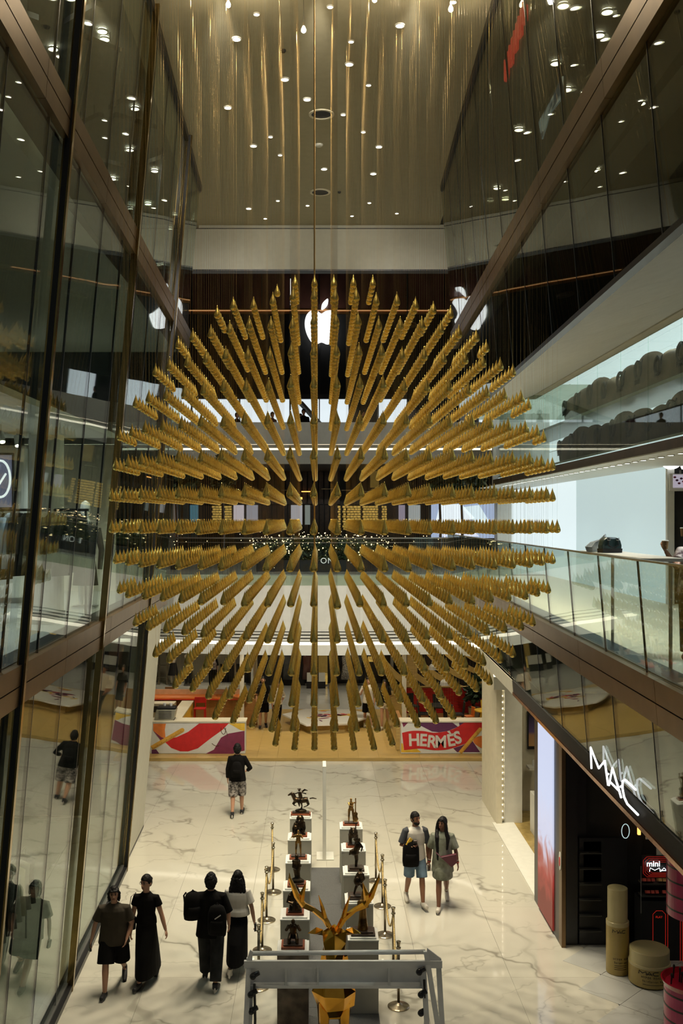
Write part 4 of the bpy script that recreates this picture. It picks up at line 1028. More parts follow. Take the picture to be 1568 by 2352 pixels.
def statuette(xc, yc, label, draw, base=(.34, .26), wood='redwood', m='bronze', rz=0, vox=.008):
    z0 = 1.126
    e = E('bronze_statuette', (xc, yc, z0), rz, label, 'statuette', 'bronze statuettes on the pedestals')
    bx, by = base
    MB().box(-bx / 2, bx / 2, -by / 2, by / 2, 0, .035).build('plinth', M[wood], e, world=False, bevel=.004)
    MB().box(-bx / 2 + .03, bx / 2 - .03, -by / 2 + .03, by / 2 - .03, .035, .06).build('upper_plinth', M['darkwood'], e, world=False, bevel=.004)
    mb = MB(); draw(mb, .06); mb.v = [(v[0] * 1.15, v[1] * 1.15, .058 + (v[2] - .06) * 1.15) for v in mb.v]; mb.build('figure', M[m], e, world=False, remesh=vox, sm=3)
    return e
def fig(mb, z, h=.42, arms=None, legs=None, lean=0, robe=False, headoff=(0, 0)):
    k = h / 1.72
    L = lean
    P = lambda x, y, zz: (x * k, (y - L * max(0, zz - .9)) * k, z + zz * k)
    if robe: mb.loft([(0, 0, z, .27 * k, .24 * k), (0, 0, z + .5 * k, .2 * k, .18 * k), (0, -L * .1 * k, z + 1.0 * k, .17 * k, .14 * k), (0, -L * .4 * k, z + 1.38 * k, .22 * k, .13 * k), (0, -L * .5 * k, z + 1.46 * k, .07 * k, .06 * k)], 12)
    else:
        legs = legs or [((-.12, 0, .92), (-.15, -.02, .48), (-.16, .02, .04)), ((.12, 0, .92), (.15, -.02, .48), (.17, .02, .04))]
        for l in legs: mb.tube([P(*q) for q in l], [.105 * k, .075 * k, .05 * k], 8); mb.ball((P(*l[-1])[0], P(*l[-1])[1] - .05 * k, P(*l[-1])[2]), (.05 * k, .13 * k, .045 * k), 8, 5)
        mb.rings([[(P(rx * math.cos(2 * PI * j / 10), ry * math.sin(2 * PI * j / 10), zz)) for j in range(10)] for zz, rx, ry in ((.82, .15, .12), (.95, .18, .13), (1.15, .15, .11), (1.36, .22, .13), (1.46, .08, .07))], 10)
    for a in (arms or []): mb.tube([P(*q) for q in a], [.06 * k, .05 * k, .035 * k][:len(a)] + [.035 * k] * (len(a) - 3), 8)
    hp = P(headoff[0], headoff[1] - .02, 1.6)
    mb.tube([P(0, 0, 1.4), hp], .055 * k, 8); mb.ball(hp, (.085 * k, .1 * k, .125 * k), 10, 8)
def horse(mb, z):
    mb.ball((0, 0, z + .02), (.11, .07, .035), 10, 6); mb.tube([(0, 0, z), (.02, 0, z + .1), (.01, 0, z + .16)], [.025, .012, .02], 8)
    mb.tube([(.13, 0, z + .22), (.07, 0, z + .215), (0, 0, z + .20), (-.08, 0, z + .215), (-.12, 0, z + .24)], [.045, .055, .048, .055, .04], 10)
    mb.tube([(-.11, 0, z + .24), (-.15, 0, z + .30), (-.175, 0, z + .335)], [.042, .03, .022], 8)
    mb.tube([(-.165, 0, z + .335), (-.20, 0, z + .315), (-.235, 0, z + .295)], [.024, .02, .013], 8); mb.tube([(-.16, .01, z + .35), (-.158, .012, z + .375)], [.008, .003], 5)
    for (a, b_, c) in (((-.10, .02, .2), (-.15, .02, .14), (-.11, .02, .10)), ((-.09, -.02, .2), (-.13, -.02, .13), (-.08, -.02, .11)), ((.12, .02, .2), (.15, .02, .13), (.09, .02, .09)), ((.11, -.02, .2), (.13, -.02, .12), (.05, -.02, .09))):
        mb.tube([(a[0], a[1], z + a[2]), (b_[0], b_[1], z + b_[2]), (c[0], c[1], z + c[2])], [.024, .013, .010], 6)
    mb.tube([(.16, 0, z + .24), (.22, 0, z + .25), (.29, .0, z + .235)], [.012, .014, .008], 6)
    mb.tube([(-.12, 0, z + .28), (-.14, 0, z + .34), (-.13, 0, z + .345), (-.09, 0, z + .28)], [.012, .01, .01, .008], 5)
    mb.tube([(0, 0, z + .23), (-.01, 0, z + .30), (-.025, 0, z + .36)], [.035, .038, .03], 8); mb.ball((-.03, 0, z + .395), .024, 8, 6); mb.tube([(-.03, 0, z + .41), (-.03, 0, z + .42)], [.04, .035], 10)
    mb.tube([(-.02, .03, z + .35), (-.07, .03, z + .33), (-.12, .02, z + .32)], .012, 6); mb.tube([(-.01, -.03, z + .36), (.05, -.03, z + .35), (.10, -.02, z + .33)], .012, 6)
    mb.tube([(0, .05, z + .24), (-.04, .06, z + .17), (-.02, .06, z + .11)], [.022, .015, .012], 6); mb.tube([(0, -.05, z + .24), (-.04, -.06, z + .17), (-.02, -.06, z + .11)], [.022, .015, .012], 6)
    mb.tube([(.02, 0, z + .36), (.07, 0, z + .40), (.13, 0, z + .385)], [.015, .02, .006], 6)
def bear(mb, z):
    mb.ball((0, .02, z + .13), (.085, .08, .12), 12, 9); mb.ball((.01, -.01, z + .23), (.07, .06, .07), 10, 8); mb.ball((-.07, -.05, z + .11), (.05, .05, .04), 10, 7)
    mb.tube([(-.06, -.03, z + .17), (-.1, -.07, z + .09), (-.09, -.09, z + .02)], [.035, .028, .03], 8); mb.tube([(.06, 0, z + .18), (.08, -.05, z + .09), (.06, -.07, z + .02)], [.035, .028, .03], 8)
    mb.ball((-.05, .0, z + .03), (.05, .06, .03), 8, 6); mb.ball((.05, .02, z + .03), (.05, .06, .03), 8, 6); mb.tube([(-.03, -.03, z + .29), (-.03, -.03, z + .31)], .012, 6); mb.tube([(.04, -.03, z + .29), (.04, -.03, z + .31)], .012, 6)
    mb.tube([(0, -.05, z + .22), (-.01, -.09, z + .2)], [.03, .018], 8)
def bear2(mb, z):
    mb.ball((0, .0, z + .17), (.08, .09, .085), 12, 9); mb.ball((0, -.04, z + .215), (.055, .05, .05), 10, 8); mb.tube([(0, -.07, z + .21), (0, -.11, z + .19)], [.03, .016], 8)
    for sx in (-.05, .05):
        mb.tube([(sx, -.04, z + .14), (sx, -.05, z + .01)], [.032, .026], 8); mb.tube([(sx, .06, z + .14), (sx, .06, z + .01)], [.036, .028], 8); mb.ball((sx * .8, -.03, z + .262), .014, 6, 5)
    mb.tube([(.03, .0, z + .24), (.05, .0, z + .33)], [.012, .008], 6)
def violin(mb, z):
    fig(mb, z, .40, arms=[((-.2, 0, 1.38), (-.34, -.12, 1.22), (-.2, -.28, 1.3)), ((.2, 0, 1.38), (.3, -.16, 1.2), (.12, -.26, 1.32))])
    mb.tube([(.0, -.06, z + .335), (-.06, -.07, z + .32), (-.12, -.075, z + .30)], [.022, .018, .006], 8); mb.tube([(.05, -.075, z + .29), (-.1, -.085, z + .34)], .004, 5)
def cello(mb, z):
    fig(mb, z, .42, arms=[((-.2, 0, 1.38), (-.1, -.25, 1.2), (.18, -.3, 1.2)), ((.2, 0, 1.38), (.34, -.15, 1.4), (.34, -.25, 1.6))])
    mb.loft([(.075, -.07, z + .02, .03, .02), (.075, -.07, z + .07, .055, .025), (.075, -.07, z + .12, .035, .02), (.075, -.07, z + .17, .045, .022), (.075, -.07, z + .2, .012, .01), (.078, -.07, z + .40, .009, .009), (.078, -.07, z + .43, .014, .012), (.078, -.07, z + .44, .005, .005)], 12)
def totem(mb, z):
    mb.loft([(0, 0, z, .12, .08), (0, 0, z + .03, .1, .07), (.01, 0, z + .06, .045, .04), (.0, 0, z + .14, .05, .045), (0, 0, z + .2, .062, .05), (0, 0, z + .27, .055, .045), (-.005, 0, z + .31, .065, .05), (0, 0, z + .33, .03, .03)], 12)
    mb.ball((.0, -.01, z + .365), (.032, .034, .04), 10, 8); mb.ball((-.045, -.01, z + .30), .026, 8, 6); mb.ball((.05, -.02, z + .24), .026, 8, 6); mb.tube([(-.05, 0, z + .3), (-.055, -.03, z + .22), (0, -.05, z + .2)], .016, 6)
def hooded(mb, z):
    mb.loft([(0, 0, z, .09, .08), (0, 0, z + .1, .085, .075), (0, 0, z + .2, .09, .06), (.01, 0, z + .26, .05, .05), (.0, -.01, z + .31, .042, .045), (0, 0, z + .345, .015, .02)], 12); mb.tube([(-.07, -.02, z + .2), (-.1, -.05, z + .12), (-.02, -.08, z + .1)], .025, 8); mb.tube([(.07, -.02, z + .2), (.1, -.05, z + .12), (.02, -.08, z + .1)], .025, 8)
def kneel(mb, z):
    for s in (-1, 1):
        mb.tube([(s * .03, 0, z + .1), (s * .05, -.08, z + .06), (s * .05, -.07, z + .01)], [.03, .026, .02], 8); mb.tube([(s * .05, -.07, z + .02), (s * .04, .06, z + .02)], [.024, .016], 8)
        mb.tube([(s * .05, 0, z + .21), (s * .085, -.03, z + .16), (s * .05, -.07, z + .22), (s * .02, -.06, z + .25)], [.02, .022, .016, .012], 8)
    mb.loft([(0, 0, z + .05, .05, .045), (0, 0, z + .12, .042, .035), (0, 0, z + .2, .055, .038), (0, 0, z + .225, .02, .02)], 12); mb.ball((0, -.02, z + .26), (.027, .03, .036), 10, 8)
def dancer(mb, z):
    mb.tube([(0, .0, z), (.01, .0, z + .1), (.0, 0, z + .19)], [.02, .028, .035], 8); mb.ball((-.02, 0, z + .22), (.075, .05, .055), 10, 8)
    mb.tube([(0, 0, z + .24), (.03, -.01, z + .31), (.04, -.02, z + .37)], [.045, .05, .03], 10); mb.ball((.045, -.02, z + .41), (.026, .03, .034), 8, 7)
    mb.tube([(.05, 0, z + .36), (.10, -.01, z + .30), (.08, -.03, z + .24)], [.02, .016, .012], 6); mb.tube([(.02, 0, z + .36), (-.03, -.02, z + .42), (.03, -.02, z + .46)], [.02, .016, .01], 6); mb.tube([(-.03, 0, z + .22), (-.1, 0, z + .19), (-.09, -.02, z + .25)], [.03, .022, .012], 7)
def strider(mb, z):
    mb.tube([(-.02, 0, z + .14), (-.05, -.01, z + .08), (-.07, .0, z)], [.025, .018, .014], 8); mb.tube([(.03, 0, z + .14), (.06, -.01, z + .08), (.08, .0, z)], [.025, .018, .014], 8)
    mb.ball((-.02, -.02, z + .19), (.06, .055, .07), 10, 8); mb.tube([(0, 0, z + .15), (.02, 0, z + .25), (.02, -.02, z + .31)], [.045, .05, .035], 10); mb.ball((.02, -.04, z + .36), (.026, .03, .034), 8, 7)
    mb.tube([(.055, 0, z + .29), (.075, -.02, z + .22), (.03, -.06, z + .18)], [.018, .015, .012], 7); mb.tube([(-.01, 0, z + .30), (-.05, -.03, z + .25), (-.03, -.06, z + .2)], [.018, .015, .012], 7)
def robed(mb, z):
    fig(mb, z, .46, robe=True, arms=[((-.2, 0, 1.36), (-.26, -.1, 1.1), (-.05, -.22, 1.15)), ((.2, 0, 1.36), (.26, -.1, 1.1), (.05, -.22, 1.1))]); mb.tube([(0, -.01, z + .45), (.0, -.0, z + .52)], [.02, .004], 6)
Wl = [('galloping horse with hatted rider, bronze on a red wooden plinth', horse, (.42, .2), 'redwood', 'bronze', .006), ('crouching bronze bear on a red and black plinth', bear, (.30, .22), 'redwood', 'bronze', .007),
      ('golden bronze violinist standing on a stepped red plinth', violin, (.32, .2), 'redwood', 'bronze2', .006), ('dark bronze totem figure on a red wooden plinth', totem, (.31, .26), 'redwood', 'bronze', .007),
      ('hooded dark figure behind the golden antler', hooded, (.28, .24), 'redwood', 'bronze', .007), ('kneeling bronze figure with raised hands closest to the white frame', kneel, (.34, .28), 'redwood', 'bronze', .006)]
Wr = [('golden bronze musician with a tall cello', cello, (.33, .2), 'redwood', 'bronze2', .006), ('bronze bear standing on four legs behind the dancer', bear2, (.28, .22), 'redwood', 'bronze', .007), ('dark bronze dancer twisting on one leg', dancer, (.29, .24), 'darkwood', 'bronze', .006),
      ('bronze figure bent over a load, striding on thin legs', strider, (.36, .26), 'darkwood', 'bronze', .006), ('tall robed bronze figure on a stepped dark plinth', robed, (.36, .28), 'darkwood', 'bronze2', .006)]
for i, (lb, fn, bs, wd, mm, vx) in enumerate(Wl): statuette(-.36, LF[i] + .2, lb, fn, bs, wd, mm, vox=vx)
for i, (lb, fn, bs, wd, mm, vx) in enumerate(Wr): statuette(.67, RF[i] + .2, lb, fn, bs, wd, mm, vox=vx)

# white sign slab seen edge-on
e = E('sign_slab', (.14, 21.6, 0), label='tall white slab sign seen edge-on behind the pedestals', cat='sign')
box('foot', M['white'], (-.03, .34, 21.35, 21.85, 0, .03), e, bevel=.004); box('slab', M['white'], (.10, .175, 21.35, 21.85, .03, 2.02), e, bevel=.004)

# brass stanchions and ropes
def stanchion(x, y, lab):
    e = E('stanchion', (x, y, 0), label=lab, cat='stanchion', group='brass rope stanchions')
    MB().lathe([(.165, 0), (.165, .012), (.15, .02), (.06, .04), (.025, .06), (.02, .07)], n=28).build('base', M['brass'], e, world=False, smooth=False)
    MB().lathe([(.021, .06), (.021, .86)], n=14).build('pole', M['brass'], e, world=False, smooth=True)
    MB().lathe([(.024, .86), (.036, .875), (.036, .89), (.024, .90), (.024, .93), (.034, .965), (.036, .98), (.03, .985)], n=16).build('cap', M['brass'], e, world=False)
    for s in (-1, 1): MB().tube([(0, s * .03, .9), (0, s * .06, .89), (0, s * .06, .87)], .008, 6).build('hook', M['brass'], e, world=False)
    return (x, y)
def base_pt(x, y): Y = fy(y); return (px(x, Y), Y)
SL = [base_pt(625, 1998), base_pt(627, 2050), base_pt(612, 2114), base_pt(602, 2183), base_pt(594, 2268)]
SR = [base_pt(863, 2024), base_pt(878, 2082), base_pt(884, 2148), base_pt(903, 2222), base_pt(915, 2312)]
for i, p in enumerate(SL): stanchion(p[0], p[1], 'brass stanchion beside the pedestal row on the tinted glass side, %s from the slab sign' % ordn(i + 1))
for i, p in enumerate(SR): stanchion(p[0], p[1], 'brass stanchion on the walking couple side of the pedestals, %s from the slab sign' % ordn(i + 1))
def rope(a, b_, lab):
    pts = []
    for k in range(13):
        t = k / 12; x = a[0] + (b_[0] - a[0]) * t; y = a[1] + (b_[1] - a[1]) * t
        y0 = y + (.05 if b_[1] < a[1] else -.05) * (0)
        pts.append((x, y, .88 - .42 * (1 - (2 * t - 1) ** 2)))
    MB().tube(pts, .017, 8).build('barrier_rope', M['rope'], label=lab, cat='rope', group='gold barrier ropes', smooth=True)
for i in range(4):
    rope(SL[i], SL[i + 1], 'sagging gold rope on the tinted glass side, %s span from the slab sign' % ordn(i + 1)); rope(SR[i], SR[i + 1], 'sagging gold rope on the walking couple side, %s span from the slab sign' % ordn(i + 1))

# golden faceted deer -------------------------------------------------------
M['deer'] = mat('mirror gold orange', (.95, .46, .06), .12, 1.0, var=.1)
dr = E('deer_statue', (.22, 13.55, .012), label='mirror gold faceted deer statue with branching antlers behind the white frame', cat='statue')
rnd = random.Random(4)
def faceted(mb_spec, name, parent=dr, jit=.02, n=7):
    mb = MB(); rr = []
    for (x, y, z, rx, ry) in mb_spec:
        rr.append([(x + rx * math.cos(2 * PI * (j + .5) / n - PI / 2) + rnd.uniform(-jit, jit), y + ry * math.sin(2 * PI * (j + .5) / n - PI / 2) + rnd.uniform(-jit, jit), z + rnd.uniform(-jit, jit)) for j in range(n)])
    L_ = len(rr); vs = [p for r in rr for p in r]; fs = []
    for i in range(L_ - 1):
        for j in range(n):
            a, b_, c, d = i * n + j, i * n + (j + 1) % n, (i + 1) * n + (j + 1) % n, (i + 1) * n + j
            fs += [(a, b_, c), (a, c, d)] if (i + j) % 2 else [(a, b_, d), (b_, c, d)]
    fs.append(tuple(range(n))[::-1]); fs.append(tuple((L_ - 1) * n + j for j in range(n)))
    mb.add(vs, fs); return mb.build(name, M['deer'], parent)
dx, dy = .22, 13.4
faceted([(dx, dy + .15, .62, .18, .22), (dx, dy + .05, .78, .26, .28), (dx, dy + .0, 1.0, .30, .28), (dx, dy - .02, 1.18, .25, .22), (dx, dy - .05, 1.36, .20, .18), (dx, dy - .10, 1.52, .17, .15), (dx, dy - .10, 1.66, .14, .15), (dx, dy - .08, 1.76, .07, .08)], 'body')
mb = MB()      # head: long wedge pointing forward and down
def dh(l):
    return [Vector((dx + x * 1.35, dy + y * 1.2, 1.8 + (z - 1.8) * 1.1)) for x, y, z in l]
mb.rings([dh([(-.10, -.02, 1.66), (.10, -.02, 1.66), (.12, -.02, 1.78), (0, -.0, 1.86), (-.12, -.02, 1.78)]), dh([(-.10, -.16, 1.56), (.10, -.16, 1.56), (.11, -.16, 1.70), (0, -.16, 1.80), (-.11, -.16, 1.70)]), dh([(-.06, -.34, 1.44), (.06, -.34, 1.44), (.065, -.34, 1.53), (0, -.34, 1.60), (-.065, -.34, 1.53)]), dh([(-.035, -.42, 1.42), (.035, -.42, 1.42), (.04, -.43, 1.47), (0, -.43, 1.50), (-.04, -.43, 1.47)])], 5)
mb.build('head', M['deer'], dr)
for s in (-1, 1):
    mb = MB(); mb.rings([dh([(s * .10, .0, 1.72), (s * .11, .03, 1.78), (s * .12, -.04, 1.77)]), dh([(s * .17, .02, 1.72), (s * .18, .05, 1.80), (s * .19, -.05, 1.76)]), dh([(s * .26, .02, 1.735), (s * .265, .02, 1.74), (s * .262, .015, 1.738)])], 3); mb.build('ear', M['deer'], dr)
    an = MB()
    T = lambda pts, r: an.tube([(dx + s * a, dy + b_, c) for a, b_, c in pts], r, 5)
    T([(.05, .0, 1.80), (.13, .03, 1.93), (.28, .05, 2.04), (.41, .05, 2.10), (.50, .04, 2.23), (.60, .02, 2.48), (.605, .02, 2.55)], [.035, .045, .035, .045, .045, .02, .003])
    T([(.12, .03, 1.92), (.15, .0, 2.06), (.21, -.02, 2.26)][::1], [.035, .03, .003]); T([(.44, .05, 2.14), (.43, .0, 2.27), (.38, -.03, 2.44)], [.035, .04, .003])
    an.build('antler', M['deer'], dr)
    faceted([(dx + s * .14, dy - .08, .012, .06, .08), (dx + s * .14, dy - .05, .1, .05, .06), (dx + s * .14, dy - .03, .4, .06, .07), (dx + s * .13, dy + .0, .85, .12, .14)], 'leg', n=5, jit=.008)
    faceted([(dx + s * .14, dy + .72, .012, .06, .08), (dx + s * .14, dy + .75, .12, .05, .06), (dx + s * .14, dy + .80, .42, .06, .07), (dx + s * .13, dy + .68, .9, .13, .18)], 'leg', n=5, jit=.008)
faceted([(dx, dy + .35, .62, .2, .5), (dx, dy + .38, .8, .25, .55), (dx, dy + .4, 1.0, .22, .5), (dx, dy + .4, 1.12, .1, .36)], 'trunk')
mb = MB(); mb.rings([dh([(-.03, -.44, 1.46), (.03, -.44, 1.46), (0, -.44, 1.5)]), dh([(-.02, -.455, 1.46), (.02, -.455, 1.46), (0, -.455, 1.485)])], 3); mb.build('nose', M['black'], dr)

# white metal frame standing in front
wf_ = E('metal_gantry', (.25, 11.9, 0), label='white welded metal frame with black cable clamps at the bottom edge', cat='frame')
M['fw'] = mat('white powder coat', (.82, .82, .80), .4, var=.04)
Y = 11.9
x0, x1 = px(572, Y), px(968, Y)
xL, xR = px(566, Y), px(1012, Y)
zt = pz(2190, Y); zb = pz(2254, Y)
MB().tube([(x0 - .0, Y, zt), (x1 + .04, Y, zt + .02)], .028, 10).build('top_tube', M['fw'], wf_, smooth=True)
box('top_plate', M['fw'], (xL - .02, xR, Y - .14, Y - .10, pz(2208, Y) - .02, pz(2196, Y)), wf_)
box('back_panel', M['fw'], (x0, x1, Y - .02, Y + .01, zb, pz(2206, Y)), wf_)
box('bottom_flange', M['fw'], (x0 - .02, x1 + .02, Y - .12, Y + .02, zb - .03, zb), wf_)
for x in (574, 657, 730, 892, 966): box('rib', M['fw'], (px(x, Y) - .011, px(x, Y) + .011, Y - .11, Y - .02, zb, pz(2206, Y)), wf_)
for i, (a, b_, c, d) in enumerate(((572, 2200, 556, 2700), (578, 2215, 566, 2700), (978, 2185, 1042, 2700), (1006, 2202, 1024, 2700), (972, 2215, 990, 2700))):
    Y2 = Y - .1 + .05 * (i % 2)
    p0 = Vector((px(a, Y2), Y2, pz(b_, Y2))); p1 = Vector((px(c, Y2), Y2 - .3, 0.0))
    d_ = .03
    MB().hexa([p1 + Vector(v) for v in ((-d_, -.02, 0), (d_, -.02, 0), (d_, .02, 0), (-d_, .02, 0))] + [p0 + Vector(v) for v in ((-d_, -.02, 0), (d_, -.02, 0), (d_, .02, 0), (-d_, .02, 0))]).build('leg', M['fw'], wf_)
p = [(px(978, Y), Y - .12, pz(2168, Y)), (px(1010, Y), Y - .12, pz(2192, Y)), (px(1010, Y), Y - .12, pz(2214, Y)), (px(978, Y), Y - .12, pz(2208, Y))]
MB().hexa(p + [(a, b_ + .02, c) for a, b_, c in p]).build('gusset', M['fw'], wf_)
p = [(px(566, Y), Y - .12, pz(2200, Y)), (px(576, Y), Y - .12, pz(2172, Y)), (px(582, Y), Y - .12, pz(2176, Y)), (px(580, Y), Y - .12, pz(2206, Y))]
MB().hexa(p + [(a, b_ + .02, c) for a, b_, c in p]).build('gusset', M['fw'], wf_)
for i, (x, y) in enumerate(((587, 2238), (582, 2280), (583, 2318), (968, 2228), (972, 2280), (972, 2322))):
    Yc = Y - .16; e_ = MB().tube([(px(x - 6, Yc), Yc, pz(y + 3, Yc)), (px(x + 8, Yc), Yc, pz(y - 4, Yc))], [.035, .028], 8).ball((px(x - 6, Yc), Yc - .02, pz(y + 3, Yc)), .04, 8, 6).build('cable_clamp', M['black'], wf_)
for xx, yy in ((584, 2260), (974, 2250)): MB().tube([(px(xx, Y - .15), Y - .15, pz(yy, Y - .15)), (px(xx + 2, Y - .15), Y - .17, pz(yy + 80, Y - .15)), (px(xx - 2, Y), Y - .2, .4)], .016, 6).build('cable', M['black'], wf_)

# ------------------------------------------------------------------ cosmetics shop on the ground floor
lt = E('shop_letters', (3.6, 12.6, 4.0), label='glowing white angular letters standing on the cosmetics shop fascia', cat='sign')
def XF(z, y): return XR(z, y) - .10
def stroke(parent, pts, r, m, fn, name='letter_stroke'):
    MB().tube([fn(u, v) for u, v in pts], r, 6).build(name, m, parent)
def brandlet(parent, fn, r, m, name='letter'):
    """the shop's angular letters in a 0..1 by 0..1 field"""
    def L_(name_, strokes):
        mb = MB()
        for s in strokes: mb.tube([fn(u, v) for u, v in s], r, 6)
        mb.build(name_, m, parent)
    L_(name, [[(.0, .0), (.03, .95), (.2, .35), (.37, .95), (.40, .0)]])
    L_('dot', [[(.415, .48), (.43, .52)]])
    L_(name, [[(.42, .05), (.54, .95), (.68, .05)], [(.45, .25), (.66, .25)]])
    L_('dot', [[(.685, .48), (.70, .52)]])
    L_(name, [[(1.0, .95), (.80, .95), (.745, .80), (.725, .5), (.745, .2), (.80, .05), (1.0, .05)]])
brandlet(lt, lambda u, v: (XF(4.12 + .32 * v, 12.75 - 2.05 * u), 12.75 - 2.05 * u, 4.12 + .30 * v), .013, M['logo'])
# big led screen
scn = E('advert_screen', (4.12, 18.2, 0), label='tall narrow advert screen, pale above and red pink below, at the shop corner', cat='screen')
XS = 4.13
box('frame', M['black'], (XS + .03, XS + .5, 17.2, 19.15, 0, 3.93), scn)
m, nt, b_ = newmat('advert picture'); N_ = nt.nodes; LK = nt.links
g_ = N_.new('ShaderNodeTexCoord'); sp = N_.new('ShaderNodeSeparateXYZ'); LK.new(g_.outputs['Generated'], sp.inputs[0])
nz = N_.new('ShaderNodeTexNoise'); nz.inputs['Scale'].default_value = 1.6; nz.inputs['Distortion'].default_value = 2.0; mpp = N_.new('ShaderNodeMapping'); mpp.inputs['Scale'].default_value = (.3, 1.0, 3.0); LK.new(g_.outputs['Generated'], mpp.inputs[0]); LK.new(mpp.outputs[0], nz.inputs[0])
ma = N_.new('ShaderNodeMath'); ma.operation = 'MULTIPLY_ADD'; ma.inputs[1].default_value = .30; LK.new(nz.outputs['Fac'], ma.inputs[0]); LK.new(sp.outputs['Z'], ma.inputs[2])
rp = N_.new('ShaderNodeValToRGB'); cr2 = rp.color_ramp; cr2.elements[0].position = .28; cr2.elements[0].color = (.16, .012, .008, 1); cr2.elements[1].position = .80; cr2.elements[1].color = (.60, .66, .86, 1)
for pos, c in ((.38, (.34, .04, .03)), (.47, (.40, .13, .11)), (.52, (.55, .42, .48)), (.56, (.60, .62, .78)), (.65, (.62, .64, .80))): q = cr2.elements.new(pos); q.color = (*c, 1)
LK.new(ma.outputs[0], rp.inputs[0]); LK.new(rp.outputs[0], b_.inputs['Emission Color']); b_.inputs['Emission Strength'].default_value = 1.0; b_.inputs['Base Color'].default_value = (.02, .02, .02, 1)
box('picture', m, (XS, XS + .03, 17.55, 18.72, .06, 3.60), scn)
MB().lathe([(.0, -.01), (.16, -.01), (.16, .0)], n=4)
box('side_plate', M['bronze_metal'], (XS + .03, XS + .1, 17.0, 17.2, 0, 3.93), scn)
e = E('round_sticker', (XS, 17.12, 1.5), label='small round white sticker on the screen frame', cat='sticker')
mb = MB(); mb.rings([[(XS + .02 + q, 17.10 + .08 * math.cos(2 * PI * j / 20), 1.45 + .16 * math.sin(2 * PI * j / 20)) for j in range(20)] for q in (0, .008)], 20); mb.build('disc', M['white'], e)
mb = MB(); mb.rings([[(XS + .012 + q, 17.10 + .04 * math.cos(2 * PI * j / 12), 1.44 + .08 * math.sin(2 * PI * j / 12)) for j in range(12)] for q in (0, .008)], 12); mb.build('mark', GR['red'], e)
# cream column with light strip, and room behind
e = E('light_column', (4.5, 24, 0), label='cream corner column with a vertical strip of tiny lamps', cat='column')
box('shaft', M['cream'], (4.28, 4.42, 23.9, 26, 0, 3.85), e); box('face', M['white'], (4.50, 4.92, 24.0, 25.4, 0, 3.85), e); box('recess', M['cream'], (4.42, 4.50, 24.1, 25, 0, 3.85), e)
for k in range(24): box('lamp_dot', M['light'], (4.45, 4.465, 24.08, 24.1, .1 + .155 * k, .115 + .155 * k), e)
box('wall_end_room', M['cream'], (4.95, 7, 25.0, 25.2, 0, 3.86), kind='structure')
e = E('framed_picture', (px(1213, 24.8), 24.8, 1.5), label='black framed purple and orange picture on the cream wall', cat='picture')
plane('frame', M['black'], 1211, 1232, 1634, 1721, 24.9, .06, e)
m2, nt2, b2 = newmat('sunset print'); s2 = nt2.nodes.new('ShaderNodeSeparateXYZ'); t2 = nt2.nodes.new('ShaderNodeTexCoord'); r2_ = nt2.nodes.new('ShaderNodeValToRGB'); nt2.links.new(t2.outputs['Generated'], s2.inputs[0]); nt2.links.new(s2.outputs['Z'], r2_.inputs[0]); nt2.links.new(r2_.outputs[0], b2.inputs['Base Color'])
r2_.color_ramp.elements[0].color = (.5, .3, .12, 1); r2_.color_ramp.elements[1].color = (.01, .01, .02, 1); q = r2_.color_ramp.elements.new(.35); q.color = (.45, .25, .12, 1); q = r2_.color_ramp.elements.new(.45); q.color = (.12, .08, .22, 1)
plane('print', m2, 1214, 1230, 1641, 1714, 24.88, .02, e)
e = E('wall_shelf', (px(1222, 24.7), 24.7, 1.2), label='small white shelf with a white card under the framed picture', cat='shelf')
plane('board', M['white'], 1216, 1232, 1765, 1769, 24.5, .4, e); plane('card', M['plate'], 1222, 1229, 1745, 1765, 24.7, .02, e)
box('floor_end_room', mat('golden stone floor', (.42, .30, .10), .25, var=.3, scale=3), (4.7, 7, 19.2, 25, .002, .01), kind='structure')
box('trim_1', M['white'], (4.2, 4.72, 19.15, 24, .001, .02), kind='structure')
e = E('white_cabinet', (5.15, 23.4, .01), label='white cabinet with a round mark at the cream room entrance', cat='cabinet')
box('body', M['white'], (4.98, 5.5, 22.6, 23.4, .01, .95), e, bevel=.01); mb = MB(); mb.lathe([(.07, 0), (.07, .01)], n=16)
mb.v = [(5.08 + v[0], 22.59 + v[2], .5 + v[1]) for v in mb.v]; mb.build('round_mark', M['dark2'], e)
# shop interior shell
box('wall_shop_back', M['blackm'], (4.3, 10, 17.3, 17.4, 0, 3.9), kind='structure')
box('wall_shop_side', M['blackm'], (7.6, 7.7, 9, 17.3, 0, 3.9), kind='structure')
box('ceiling_cosmetics', M['blackm'], (4.1, 10, 9, 19.2, 3.92, 3.96), kind='structure')
box('baseboard_shop', M['black'], (4.35, 7.6, 17.2, 17.3, 0, .1), kind='structure')
sh = E('shop_fittings', (5.2, 17.1, 0), label='black shelving and mirrors along the dark shop wall', cat='shelving')
for (a, b0, c, d, mm) in ((1330, 1384, 1925, 2170, M['black']), (1340, 1380, 1933, 2025, M['dark']), (1300, 1326, 1700, 2170, M['black']), (1384, 1440, 1925, 2170, M['black'])):
    plane('cabinet_panel', mm, a, b0, c, d, 17.1, .1, sh)
for i in range(6): plane('shelf_edge', M['dark'], 1332, 1382, 1960 + i * 36, 1962 + i * 36, 17.0, .1, sh)
plane('lamp_bar', M['amber'], 1465, 1471, 1891, 1918, 17.0, .05, sh); plane('lamp_bar', M['amber'], 1486, 1491, 1908, 1917, 17.0, .05, sh)
plane('white_card', M['white'], 1508, 1528, 1930, 1968, 17.0, .03, sh); plane('white_card', M['white'], 1483, 1500, 1920, 1928, 17.0, .03, sh)
